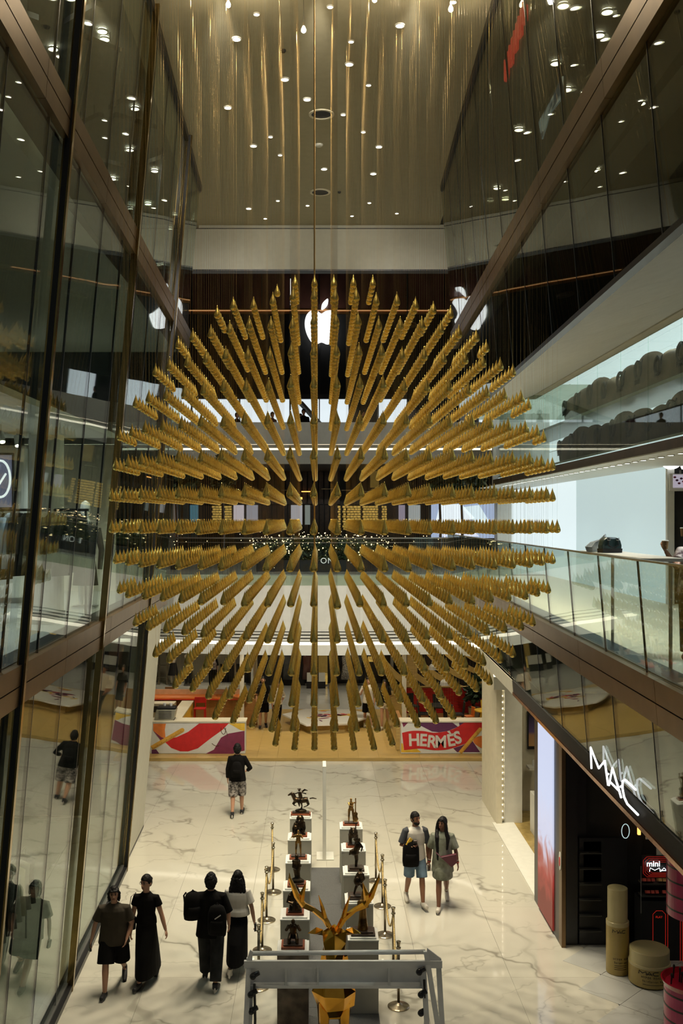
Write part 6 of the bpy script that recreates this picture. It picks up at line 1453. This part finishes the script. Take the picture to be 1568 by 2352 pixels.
def person(label, x, y, h, yaw, skin='light', legs=((12, 8), (-14, 22)), arms=None, top=None, bottom=None, shoes='shoe_b', hair='short', hy=0, face=True, z=0.0, wide=1.0, grp='people on the ground floor', vox=.011, extra=None, hp=0):
    k = h / 1.72
    e = E('person', (x, y, z), R(yaw), label, 'person', grp)
    B = dict(world=False)
    # skeleton, facing -Y
    hip = {}; knee = {}; ank = {}; toe = {}
    zmin = 9
    for s, (a, b_) in zip((-1, 1), legs):
        a, b_ = R(a), R(b_)
        lx = .062 if bottom and 'skirt' in bottom[0] else .09
        H = Vector((s * lx * wide, 0, .92)); K = H + Vector((s * .01, -.44 * math.sin(a), -.44 * math.cos(a))); A = K + Vector((0, -.42 * math.sin(a - b_), -.42 * math.cos(a - b_)))
        ft = max(-.9, min(.3, (a - b_) * .8))     # foot pitch
        T = A + Vector((s * .02, -.19 * math.cos(ft), -.05 + .19 * math.sin(ft)))
        hip[s], knee[s], ank[s], toe[s] = H, K, A, T
        heel = A + Vector((0, .06, -.065)); zmin = min(zmin, T.z - .03, heel.z - .005)
    dz = -zmin
    def U(v): return (Vector(v) + Vector((0, 0, dz))) * k
    Kk = lambda r: [q * k for q in r] if hasattr(r, '__len__') else r * k
    def T_(mb, pts, r, n=10, flat=1): return mb.tube([U(p) for p in pts], Kk(r), n, True, flat)
    def Lf(mb, spec, n=16): return mb.loft([(a * k, b0 * k, (c + dz) * k, d * k, e0 * k) for a, b0, c, d, e0 in spec], n)
    def Bl(mb, c, r, n=12, m=9, mat_=None): return mb.ball(U(c), tuple(q * k for q in r), n, m, mat_)
    W = wide
    arms = arms or {-1: ((-.12, .05, -1), (-.05, -.15, -1)), 1: ((.12, -.05, -1), (.05, -.2, -1))}
    sh = {}; el = {}; wr_ = {}; hd_ = {}
    for s in (-1, 1):
        S = Vector((s * .165 * W, 0, 1.378)); u = Vector(arms[s][0]).normalized(); f = Vector(arms[s][1]).normalized()
        sh[s] = S; el[s] = S + u * .29; wr_[s] = el[s] + f * .245; hd_[s] = f
    HM = Matrix.Rotation(R(hy), 3, 'Z') @ Matrix.Rotation(R(hp), 3, 'X')
    HC = Vector((0, -.015, 1.605))
    def Hp(v): return HC + HM @ Vector(v)
    mb = MB()
    Lf(mb, [(0, 0, .82, .12 * W, .09), (0, 0, .90, .165 * W, .11), (0, 0, 1.0, .15 * W, .10), (0, 0, 1.10, .13 * W, .09), (0, 0, 1.25, .155 * W, .10), (0, 0, 1.35, .15 * W, .09), (0, 0, 1.40, .105 * W, .075), (0, 0, 1.435, .062, .06)])
    T_(mb, [(0, .0, 1.40), (0, -.01, 1.50), tuple(Hp((0, .01, -.03)))], [.062, .054, .056])
    Bl(mb, Hp((0, 0, .015)), (.076, .094, .108), 14, 10, HM); Bl(mb, Hp((0, -.03, -.05)), (.056, .062, .062), 12, 8, HM)
    T_(mb, [Hp((0, -.085, .015)), Hp((0, -.112, -.018)), Hp((0, -.095, -.03))], [.010, .016, .010], 6)
    for s in (-1, 1): Bl(mb, Hp((s * .078, .012, -.005)), (.012, .02, .032), 8, 6, HM)
    for s in (-1, 1):
        T_(mb, [hip[s] + Vector((0, 0, .02)), hip[s].lerp(knee[s], .5), knee[s], knee[s].lerp(ank[s], .3), ank[s]], [.092 * W, .078 * W, .054, .056, .036], 12)
        T_(mb, [ank[s] + Vector((0, .03, -.04)), toe[s]], [.036, .03], 8)
        T_(mb, [sh[s] + Vector((-s * .06, 0, -.03)), sh[s] + Vector((-s * .01, 0, -.015)), sh[s].lerp(el[s], .5), el[s], el[s].lerp(wr_[s], .35), wr_[s]], [.042, .046, .045, .037, .038, .026], 10)
        f = hd_[s]; side = f.cross(Vector((0, -1, 0)) if abs(f.y) < .8 else Vector((0, 0, 1))).normalized()   # across the palm is along the body depth
        ac = Vector((0, -1, 0)) - f * f.dot(Vector((0, -1, 0)))
        if ac.length < .3: ac = Vector((0, 0, 1)) - f * f.z
        ac.normalize(); pn = f.cross(ac).normalized() * (-s)
        if pn.x * s > 0: pn = -pn                     # palm faces the body
        w0 = wr_[s]
        T_(mb, [w0, w0 + f * .035, w0 + f * .085], [.026, .036, .034], 8, .55) if False else mb.rings([[U(w0 + f * d_ + ac * (q * math.cos(2 * PI * j / 10)) + pn * (t_ * math.sin(2 * PI * j / 10))) for j in range(10)] for d_, q, t_ in ((-.01, .024, .02), (.03, .036, .016), (.085, .040, .013))], 10)
        for fi, (o_, L_) in enumerate(((.030, .068), (.011, .078), (-.010, .073), (-.029, .058))):
            b0 = w0 + f * .078 + ac * o_; m0 = b0 + f * L_ * .5 + ac * o_ * .25 + pn * .010; t0 = m0 + f * L_ * .36 + pn * .026
            T_(mb, [b0, m0, t0], [.0095, .009, .007], 6)
        b0 = w0 + f * .03 + ac * .03; T_(mb, [b0, b0 + ac * .03 + f * .03, b0 + ac * .036 + f * .06 + pn * .01], [.013, .011, .008], 6)
    bd_ = mb.build('body', SK[skin], e, remesh=min(vox * k, .0085) if vox < .02 else vox, sm=2, **B)
    if face:
        for s in (-1, 1):
            m_ = MB(); Bl(m_, Hp((s * .031, -.086, .018)), (.013, .008, .008), 8, 6, HM); m_.build('eye', EYE, bd_, **B)
            m_ = MB(); T_(m_, [Hp((s * .016, -.094, .038)), Hp((s * .032, -.094, .043)), Hp((s * .048, -.086, .038))], .005, 5); m_.build('eyebrow', HAIR, bd_, **B)
        m_ = MB(); T_(m_, [Hp((-.022, -.088, -.055)), Hp((0, -.096, -.053)), Hp((.022, -.088, -.055))], [.004, .008, .004], 6); m_.build('mouth', LIP, bd_, **B)
    # hair
    mb = MB()
    def cap(bz=-.02, r=(.087, .104, .116), front=-.055, drop=0.0):
        vs = []; n, m = 18, 9
        rr = []
        for i in range(m + 1):
            a = (PI * .60) * i / m + .02; ring = []
            for j in range(n):
                t = 2 * PI * j / n; d = Vector((math.sin(a) * math.cos(t) * r[0], math.sin(a) * math.sin(t) * r[1] + .008, math.cos(a) * r[2] + .025))
                if d.y < 0 and i > 4:      # forehead: stop the cap at the hairline
                    lim = .055
                    if d.z < lim and d.y < -.03: d = Vector((d.x, d.y * .80, lim + (i - 5) * -.001))
                ring.append(U(Hp(d)))
            rr.append(ring)
        mb.rings(rr, n)
    cap()
    if hair == 'short': Bl(mb, Hp((0, .035, -.015)), (.076, .068, .075), 12, 8, HM)
    if hair == 'mop': Bl(mb, Hp((0, .015, .0)), (.104, .110, .100), 16, 10, HM); Bl(mb, Hp((0, .04, -.05)), (.085, .075, .075), 12, 8, HM)
    if hair == 'shag':
        for s in (-1, 1): T_(mb, [Hp((s * .05, -.04, .095)), Hp((s * .086, -.02, .02)), Hp((s * .084, .0, -.08)), Hp((s * .078, .01, -.125))], [.022, .024, .022, .010], 8)
        Bl(mb, Hp((0, .045, -.04)), (.092, .07, .11), 12, 8, HM); T_(mb, [Hp((-.06, -.082, .07)), Hp((0, -.094, .075)), Hp((.06, -.082, .07))], .016, 6)
    if hair == 'bun': Bl(mb, Hp((0, .05, .0)), (.076, .07, .085), 12, 8, HM); Bl(mb, Hp((0, .12, .03)), (.035, .035, .035), 10, 7, HM)
    if hair == 'long':
        ly = .06 if face else .06
        Lf(mb, [(HM[0][1] * .05, ly + .0, 1.16, .05, .02), (0, ly + .02, 1.28, .10, .04), (0, ly + .01, 1.42, .105, .05), (0, .04, 1.54, .098, .07), (0, .02, 1.62, .088, .08)], 12)
        if face:
            for s, L_ in ((-1, .42), (1, .22)): T_(mb, [Hp((s * .03, -.07, .10)), Hp((s * .085, -.035, .02)), Hp((s * .10, -.04, -.12)), Vector((s * .10, -.105, 1.36)), Vector((s * .085, -.13, 1.36 - L_))], [.02, .026, .036, .048, .018], 8)
    if hair == 'wavy':
        Lf(mb, [(0, .055, 1.24, .03, .015), (.01, .065, 1.30, .10, .045), (0, .06, 1.40, .125, .06), (0, .04, 1.52, .112, .075), (0, .02, 1.62, .095, .09)], 12)
        for s in (-1, 1): T_(mb, [Hp((s * .07, .02, .05)), Hp((s * .10, .03, -.08)), Vector((s * .12, .06, 1.40)), Vector((s * .09, .07, 1.27))], [.03, .034, .035, .012], 8)
    ho = mb.build('hair', HAIR, e, remesh=.008 * k, sm=1, **B)
    dm_ = ho.modifiers.new('strands', 'DISPLACE'); dm_.texture = HTEX; dm_.strength = .022 if hair in ('shag', 'mop', 'wavy') else .010; dm_.mid_level = .5
    # clothing
    if top:
        kind, cm, hem, slv = top[:4]; loose = top[4] if len(top) > 4 else 1.0
        mb = MB(); o = .022 * loose
        Lf(mb, [(0, 0, hem, .168 * W + o * 1.5, .115 + o * 1.5), (0, 0, hem + .08, .165 * W + o * 1.3, .112 + o * 1.4), (0, 0, 1.12, .140 * W + o * 1.2, .10 + o), (0, 0, 1.26, .165 * W + o, .108 + o), (0, 0, 1.35, .170 * W + o * .7, .104 + o * .8), (0, 0, 1.405, .130 * W + o * .4, .088 + o * .6), (0, 0, 1.44, .090 * W, .072 + o * .3), (0, 0, 1.462, .068 + o * .2, .064 + o * .2)])
        for s in (-1, 1):
            rs = .056 + o * .45
            if slv <= 1: T_(mb, [sh[s] + Vector((-s * .06, 0, -.005)), sh[s] + Vector((0, 0, .002)), sh[s].lerp(el[s], slv)], [rs * .9, rs, rs * 1.18], 12)
            else: T_(mb, [sh[s] + Vector((-s * .06, 0, -.005)), sh[s] + Vector((0, 0, .002)), sh[s].lerp(el[s], .5), el[s], el[s].lerp(wr_[s], slv - 1)], [rs * .95, rs, rs * .9, rs * .82, rs * .7], 12)
        mb.build(kind, CL[cm], e, remesh=.010 * k, sm=3, **B)
        if len(top) > 5 and top[5]:     # contrasting sleeves
            for s in (-1, 1):
                mb = MB(); rs = .061 + o * .5; T_(mb, [sh[s] + Vector((-s * .04, 0, .01)), sh[s] + Vector((0, 0, .004)), sh[s].lerp(el[s], slv + .03)], [rs, rs * 1.04, rs * 1.12], 12); mb.build('sleeve', CL[top[5]], e, remesh=.010 * k, sm=2, **B)
    if bottom:
        kind, cm, ln, flare = bottom[:4]
        mb = MB()
        if kind in ('skirt', 'wide_skirt'):
            zb = ln; yo = (ank[-1].y + ank[1].y) / 2 * .5
            spread = abs(ank[-1].y - ank[1].y) / 2; sk_ = min(1, (.92 - zb) / .84 * 1.05)
            Lf(mb, [(0, yo * 2 * sk_, zb, .175 * W * flare, .12 + spread * sk_ * 1.15), (0, yo * 2 * sk_ * .5, (zb + .9) / 2, .178 * W * (1 + (flare - 1) * .6), .135 + spread * sk_ * .7), (0, 0, .88, .185 * W, .13), (0, 0, 1.0, .165 * W, .115), (0, 0, 1.08, .148 * W, .105)], 18)
        else:
            Lf(mb, [(0, 0, .80, .15 * W, .11), (0, 0, .88, .178 * W, .125), (0, 0, 1.0, .165 * W, .115), (0, 0, 1.05, .155 * W, .11)])
            for s in (-1, 1):
                r0 = .098 * W
                if ln <= 1: T_(mb, [hip[s] + Vector((0, 0, -.02)), hip[s].lerp(knee[s], ln * .5), hip[s].lerp(knee[s], ln)], [r0, r0 * (1 + (flare - 1) * .5), r0 * .92 * flare], 14)
                else: T_(mb, [hip[s] + Vector((0, 0, -.02)), hip[s].lerp(knee[s], .5), knee[s], knee[s].lerp(ank[s], (ln - 1) * .5), knee[s].lerp(ank[s], ln - 1)], [r0, r0 * .95 * flare, r0 * .85 * flare, r0 * .80 * flare, r0 * .76 * flare], 14)
        mb.build(kind.replace('wide_', ''), CL[cm], e, remesh=.011 * k, sm=3, **B)
    for s in (-1, 1):
        mb = MB(); A = ank[s]; T = toe[s]; hl = A + Vector((0, .05, -.05))
        T_(mb, [hl + Vector((0, .012, .0)), hl.lerp(T, .35), hl.lerp(T, .75), T + (T - hl).normalized() * .03], [.044, .046, .046, .034], 10); T_(mb, [A + Vector((0, .01, .005)), A + Vector((0, .01, -.03))], [.044, .05], 10)
        shoe_ = mb.build('shoe', CL[shoes], e, remesh=.009 * k, sm=2, **B)
        mb = MB(); dn = (T - hl).normalized().cross(Vector((1, 0, 0))).normalized(); dn = dn if dn.z < 0 else -dn
        T_(mb, [hl + Vector((0, .03, 0)) + dn * .038, hl.lerp(T, .5) + dn * .038, T + dn * .034], [.040, .044, .034], 10, .4); mb.build('sole', CL['sole'], shoe_, **B)
    if extra: extra(e, U, T_, Lf, Bl, Hp, dict(sh=sh, el=el, wr=wr_, f=hd_, W=W, k=k, HM=HM))
    def g(s, d=.09):
        p = U(wr_[s] + hd_[s] * d); m_ = Matrix.Rotation(R(yaw), 3, 'Z'); return Vector((x, y, z)) + m_ @ p
    def loc(v): return Vector((x, y, z)) + Matrix.Rotation(R(yaw), 3, 'Z') @ U(v)
    return e, g, loc

def foot(x, y): Y = fy(y); return px(x, Y), Y
# 1 and 2: couple walking towards the camera beside the glass
X, Y = foot(262, 2272)
def specs_none(*a): pass
p1, g1, l1 = person('man in an olive brown tee and black shorts walking beside the tinted glass', X, Y, 1.62, 4, 'light', legs=((20, 6), (-8, 48)), wide=1.2,
    arms={-1: ((-.42, .02, -1), (-.22, -.12, -1)), 1: ((.30, .02, -1), (-.25, -.5, -.8))}, top=('tee', 'olive', .80, .75, 1.9), bottom=('shorts', 'black', .98, 1.32), shoes='shoe_b', hair='shag', hy=4)
X, Y = foot(336, 2258)
def specs(e, U, T_, Lf, Bl, Hp, d):
    for s in (-1, 1):
        m_ = MB(); c = [Hp((s * .032 + .022 * math.cos(2 * PI * j / 12), -.1, .018 + .017 * math.sin(2 * PI * j / 12))) for j in range(13)]; T_(m_, c, .0028, 5); T_(m_, [Hp((s * .054, -.098, .022)), Hp((s * .08, -.02, .02))], .0025, 5); m_.build('eyeglass_rim', M['black'], e, world=False)
p2, g2, l2 = person('woman with glasses in a black top and long black skirt', X, Y, 1.70, -6, 'light', legs=((14, 4), (-16, 26)), wide=.93,
    arms={-1: ((-.22, .0, -1), (.0, -.5, -1)), 1: ((.32, .06, -1), (.30, -.06, -1))}, top=('tee', 'black', .96, .48, .5), bottom=('wide_skirt', 'black', .16, 1.12), shoes='shoe_b', hair='bun', hy=-22, extra=specs)
# small handbag at the woman's side
q = l2((-.24, -.02, .98)); e = E('shoulder_bag', tuple(q), label='small black shoulder bag hanging between the couple by the glass', cat='bag')
MB().loft([(q.x, q.y, q.z - .12, .07, .05), (q.x, q.y, q.z + .08, .08, .05)], 12).build('body', M['black'], e, bevel=.01); MB().tube([q + Vector((-.05, 0, .07)), q + Vector((.0, -.02, .40)), q + Vector((.07, 0, .46)), q + Vector((.05, 0, .07))], .006, 5).build('strap', M['black'], e)
q = g1(-1, .12); e = E('phone', tuple(q), label='black phone held low by the man beside the tinted glass', cat='phone')
MB().cbox(q, (.03, .07, .13), .5).build('case', M['black'], e, bevel=.006); MB().cbox(q + Vector((.018, -.0, 0)), (.004, .06, .12), .5).build('screen', M['dark2'], e)
# 3 and 4: couple walking away
X, Y = foot(484, 2260)
p3, g3, l3 = person('man seen from behind in a black top carrying two black backpacks', X, Y, 1.70, 178, 'light', legs=((-12, 14), (14, 4)), wide=1.12,
    arms={-1: ((-.34, .0, -1), (-.0, -.4, -1)), 1: ((.42, -.1, -1), (-.1, -1.0, -.1))}, top=('tee', 'black', .74, .95, 1.7), bottom=('jeans', 'black2', 1.96, 1.12), shoes='shoe_b', hair='mop', face=False)
def backpack(q, ang, w_, h, d, lab, m_, strap=True):
    e = E('backpack', tuple(q), R(ang), lab, 'backpack', 'backpacks carried by walkers')
    MB().loft([(0, 0, -h / 2, w_ * .46, d * .45), (0, 0, -h * .3, w_ * .5, d * .5), (0, 0, h * .2, w_ * .48, d * .46), (0, 0, h * .42, w_ * .36, d * .36), (0, 0, h / 2, w_ * .15, d * .15)], 14).build('body', m_, e, world=False, smooth=True)
    MB().loft([(0, -d * .42, -h * .38, w_ * .34, d * .16), (0, -d * .45, -h * .05, w_ * .34, d * .16), (0, -d * .42, .0, w_ * .3, d * .1)], 12).build('front_pocket', m_, e, world=False, smooth=True)
    MB().tube([(-.03, 0, h * .48), (0, 0, h * .56), (.03, 0, h * .48)], .01, 6).build('handle', m_, e, world=False)
    if strap: MB().tube([(-w_ * .3, d * .4, h * .4), (-w_ * .32, d * .9, h * .2), (-w_ * .3, d * .45, -h * .35)], .014, 6).build('strap', m_, e, world=False)
    return e
q = l3((-.13, .21, 1.08)); backpack(q, 0, .30, .46, .18, 'black backpack low on the back of the man walking away', CL['black'])
MB().cbox(q + Vector((.02, -.12, .08)), (.11, .012, .014), 0, ('Y', -.6)).build('zip_pull', M['steel'], label='small silver zip bar on the black backpack', cat='zip')
q = l3((.28, .05, 1.24)); backpack(q, 20, .30, .42, .24, 'second black backpack slung on the elbow of the man walking away', CL['black'])
X, Y = foot(546, 2226)
p4, g4, l4 = person('woman seen from behind in a white blouse and long black skirt', X, Y, 1.60, 176, 'light', legs=((16, 6), (-16, 30)), wide=.95,
    arms={-1: ((-.32, .02, -1), (-.18, .0, -1)), 1: ((.2, .0, -1), (.05, -.1, -1))}, top=('blouse', 'white', .98, .72, 1.7), bottom=('wide_skirt', 'black', .24, 1.08), shoes='shoe_w', hair='wavy', face=False)
q = g4(-1, .1); e = E('phone', tuple(q), label='dark phone in the hand of the white bloused woman', cat='phone'); MB().cbox(q, (.03, .07, .13)).build('case', M['black'], e, bevel=.006); MB().cbox(q + Vector((.018, 0, 0)), (.004, .06, .12)).build('screen', M['dark2'], e)
# 5 and 6: couple walking towards the camera, right of the pedestals
X, Y = foot(953, 2078)
def beard(e, U, T_, Lf, Bl, Hp, d):
    m_ = MB(); Bl(m_, Hp((0, -.042, -.072)), (.058, .060, .050), 12, 8, d['HM']); T_(m_, [Hp((-.06, -.03, -.03)), Hp((-.064, -.0, .02))], .018, 6); T_(m_, [Hp((.06, -.03, -.03)), Hp((.064, .0, .02))], .018, 6); m_.build('beard', HAIR, e, world=False)
    m_ = MB(); q = d['wr'][-1]; T_(m_, [q - d['f'][-1] * .02, q - d['f'][-1] * .04], .032, 10); m_.build('wrist_band', M['black'], e, world=False)
    m_ = MB(); q = d['wr'][1]; T_(m_, [q - d['f'][1] * .01, q - d['f'][1] * .03], .030, 10); m_.build('watch', M['brass'], e, world=False)
p5, g5, l5 = person('bearded man in a white tee with dark sleeves and pale denim shorts', X, Y, 1.72, 8, 'tan', legs=((-8, 24), (16, 6)), wide=1.05,
    arms={-1: ((-.35, .0, -1), (.55, -.75, .25)), 1: ((.25, .04, -1), (.0, -.1, -1))}, top=('tee', 'white', .84, .80, 1.1, 'dgrey'), bottom=('shorts', 'denim', .95, 1.12), shoes='shoe_w', hair='short', hy=26, extra=beard)
q = l5((-.13, -.2, 1.02)); backpack(q, 0, .32, .48, .19, 'large black backpack worn on the chest of the bearded man', CL['black'], False)
q = g5(-1, .08); e = E('phone', tuple(q + Vector((.02, -.02, .03))), label='dark phone held at the chest of the bearded man', cat='phone'); MB().cbox(q + Vector((.02, -.02, .04)), (.07, .03, .13), 0, ('X', .6)).build('case', M['black'], e, bevel=.005); MB().cbox(q + Vector((.02, -.038, .05)), (.06, .004, .11), 0, ('X', .6)).build('screen', M['maroon'], e)
q = l5((-.17, -.23, 1.24)); MB().cbox(q, (.06, .03, .15), .2, ('Y', .6)).build('yellow_tag', GR['yellow'], label='yellow folded tag on the bearded man\'s chest bag', cat='tag')
X, Y = foot(1016, 2082)
def bangles(e, U, T_, Lf, Bl, Hp, d):
    for s in (-1, 1):
        for j in range(3):
            m_ = MB(); q = d['wr'][s] - d['f'][s] * (.01 + .022 * j); T_(m_, [q, q - d['f'][s] * .008], .033, 10); m_.build('bangle', [GR['red'], M['brass'], GR['white']][j], e, world=False)
p6, g6, l6 = person('long haired woman in a green tie-dye dress and white sneakers', X, Y, 1.70, -8, 'brown', legs=((18, 4), (-14, 34)), wide=.93,
    arms={-1: ((-.28, .02, -1), (-.08, -.12, -1)), 1: ((.34, .02, -1), (.16, -.1, -1))}, top=('dress', 'tiedye', .70, .88, 1.9), bottom=('wide_skirt', 'tiedye', .58, 1.22), shoes='shoe_w', hair='long', hy=-28, extra=bangles)
q = l6((.12, -.21, .98)); e = E('belt_bag', tuple(q), label='maroon triangular belt bag on the tie-dye dress', cat='bag')
MB().prism([(-.16, .06), (.14, .12), (.15, -.04), (.05, -.13)], lambda u, v, k: (q.x + u, q.y - .04 + .08 * k, q.z + v)).build('pouch', CL['maroon'], e, bevel=.01); MB().tube([q + Vector((-.15, .0, .06)), q + Vector((-.22, .1, .10)), q + Vector((-.2, .22, .12))], .012, 5).build('strap', CL['maroon'], e)
q = g6(-1, .1); e = E('phone', tuple(q), label='pale phone in the hand of the tie-dye dress woman', cat='phone'); MB().cbox(q, (.07, .02, .13), .3).build('case', M['plate'], e, bevel=.005); MB().cbox(q + Vector((0, -.012, 0)), (.06, .004, .11), .3).build('screen', M['dark2'], e)
# 7: boy with patterned shorts
X, Y = foot(545, 1872)
p7, g7, l7 = person('person from behind in a black sweater and black white patterned shorts', X, Y, 1.72, 180, 'light', legs=((10, 6), (-10, 16)), wide=1.02,
    arms={1: ((.24, .0, -1), (.02, -.12, -1)), -1: ((-.55, .05, -.9), (.3, -.8, -.4))}, top=('sweater', 'black', .82, 1.86, 1.4), bottom=('shorts', 'pattern', 1.12, 1.36), shoes='shoe_b', hair='mop', face=False)
q = l7((-.0, .19, 1.14)); backpack(q, 0, .26, .38, .14, 'flat black backpack on the person in patterned shorts', CL['black'])
# far people in the booth
def far_person(lab, x, y, h, yaw, skin, top, bottom, hair, face, legs=((8, 4), (-8, 12)), arms=None, shoes='shoe_b', extra=None, wide=1):
    Y_ = (CAMZ - .09) * F / (y - 1195)
    return person(lab, px(x, Y_), Y_, h, yaw, skin, legs=legs, arms=arms, top=top, bottom=bottom, hair=hair, face=face, z=.09, vox=.014, shoes=shoes, grp='people in the booth', extra=extra, wide=wide)
far_person('man in a black printed tee and black shorts standing in the booth', 604, 1672, 1.74, 5, 'light', ('tee', 'black', .82, .8, 1.3), ('shorts', 'black', .95, 1.2), 'short', True, arms={-1: ((-.2, 0, -1), (0, -.3, -1)), 1: ((.2, 0, -1), (0, -.4, -1))})
far_person('person in a white shirt and black trousers with hands on hips', 636, 1678, 1.68, 30, 'tan', ('shirt', 'white', .88, 1.5, 1.2), ('trousers', 'black', 1.95, 1.1), 'short', True, arms={-1: ((-.2, 0, -1), (0, -.3, -1)), 1: ((.6, .2, -.9), (-.6, -.4, -.5))})
far_person('man in a white tee and black shorts raising a hand to his face', 845, 1672, 1.72, 0, 'light', ('tee', 'white', .84, .8, 1.3), ('shorts', 'black', .95, 1.15), 'short', True, legs=((-10, 14), (14, 4)), arms={-1: ((-.4, -.1, -1), (.35, -.5, .9)), 1: ((.2, 0, -1), (0, -.2, -1))}, shoes='shoe_w')
far_person('woman in a black top and white shorts walking beside the white-shirted man', 883, 1674, 1.66, -6, 'light', ('tee', 'black', .92, .7, 1.0), ('shorts', 'white', .5, 1.15), 'long', True, legs=((12, 4), (-10, 18)), shoes='shoe_w', wide=.93)
Y_ = 42.3
person('shopper with black hair and a pink floral bag in front of the cream shop', px(488, Y_), Y_, 1.66, 200, 'light', legs=((10, 4), (-10, 14)), top=('tee', 'black', .84, .9, 1.3), bottom=('trousers', 'black', 1.95, 1.1), hair='wavy', face=False, vox=.02, grp='people in the shops')
e = E('floral_bag', (px(490, Y_), Y_ - .22, 1.0), label='pink floral bag on the shopper\'s back', cat='bag'); MB().loft([(px(490, Y_), Y_ - .24, 1.0, .15, .07), (px(490, Y_), Y_ - .25, 1.25, .16, .09), (px(490, Y_), Y_ - .24, 1.42, .1, .05)], 12).build('body', CL['cream'], e, smooth=True); MB().tube([(px(490, Y_), Y_ - .22, 1.4), (px(490, Y_), Y_ - .1, 1.48)], .02, 6).build('strap', CL['cream'], e)
# silhouettes behind the parapet of the upper gallery
for i, (x, hh, c, lb) in enumerate(((697, 1.72, 'black', 'dark silhouetted person behind the upper parapet beside a file of drops'), (689, 1.6, 'black', 'shorter silhouetted person next to the dark one at the upper parapet'), (625, 1.6, 'maroon', 'person in dark red behind the upper parapet'), (541, 1.65, 'black', 'silhouetted person at the dark end of the upper parapet'), (832, 1.68, 'black', 'silhouetted person at the upper parapet near the escalator end'))):
    Y_ = 40.9; person(lb, px(x, Y_), Y_ + .65 * (i % 2), hh, 20 * i, 'tan', top=('tee', c, .84, .9, 1.2), bottom=('trousers', 'black', 1.95, 1.1), hair='short', face=True, z=10.12, vox=.03, grp='people on the upper gallery')
# cup holder at the right edge
Y_ = 11.95; X_ = 4.50
p9, g9, l9 = person('person in a cream floral top raising a paper cup at the picture edge', X_, Y_, 1.60, 10, 'light', legs=((2, 2), (-2, 4)), arms={-1: ((-.55, -.5, -.75), (-.55, .05, .85)), 1: ((.2, 0, -1), (0, -.4, -1))}, top=('blouse', 'cream', .84, .6, 1.3), bottom=('trousers', 'black', 1.95, 1.1), hair='long', z=5.62, grp='people on the gallery')
q = g9(-1, .10); 
for (c, lb) in ((q + Vector((.03, -.03, 0)), 'brown paper cup held up over the balustrade'), (Vector((4.30, 11.72, 7.16)), 'second brown paper cup at the picture edge')):
    e = E('paper_cup', tuple(c), label=lb, cat='cup', group='brown paper cups'); MB().lathe([(.028, -.05), (.038, .045)], c, 18).build('body', mat('kraft cup', (.16, .085, .025), .6) if 'kraft cup' not in bpy.data.materials else bpy.data.materials['kraft cup'], e); MB().lathe([(.040, .045), (.040, .052), (.036, .055)], c, 18).build('rim', M['plate'], e)
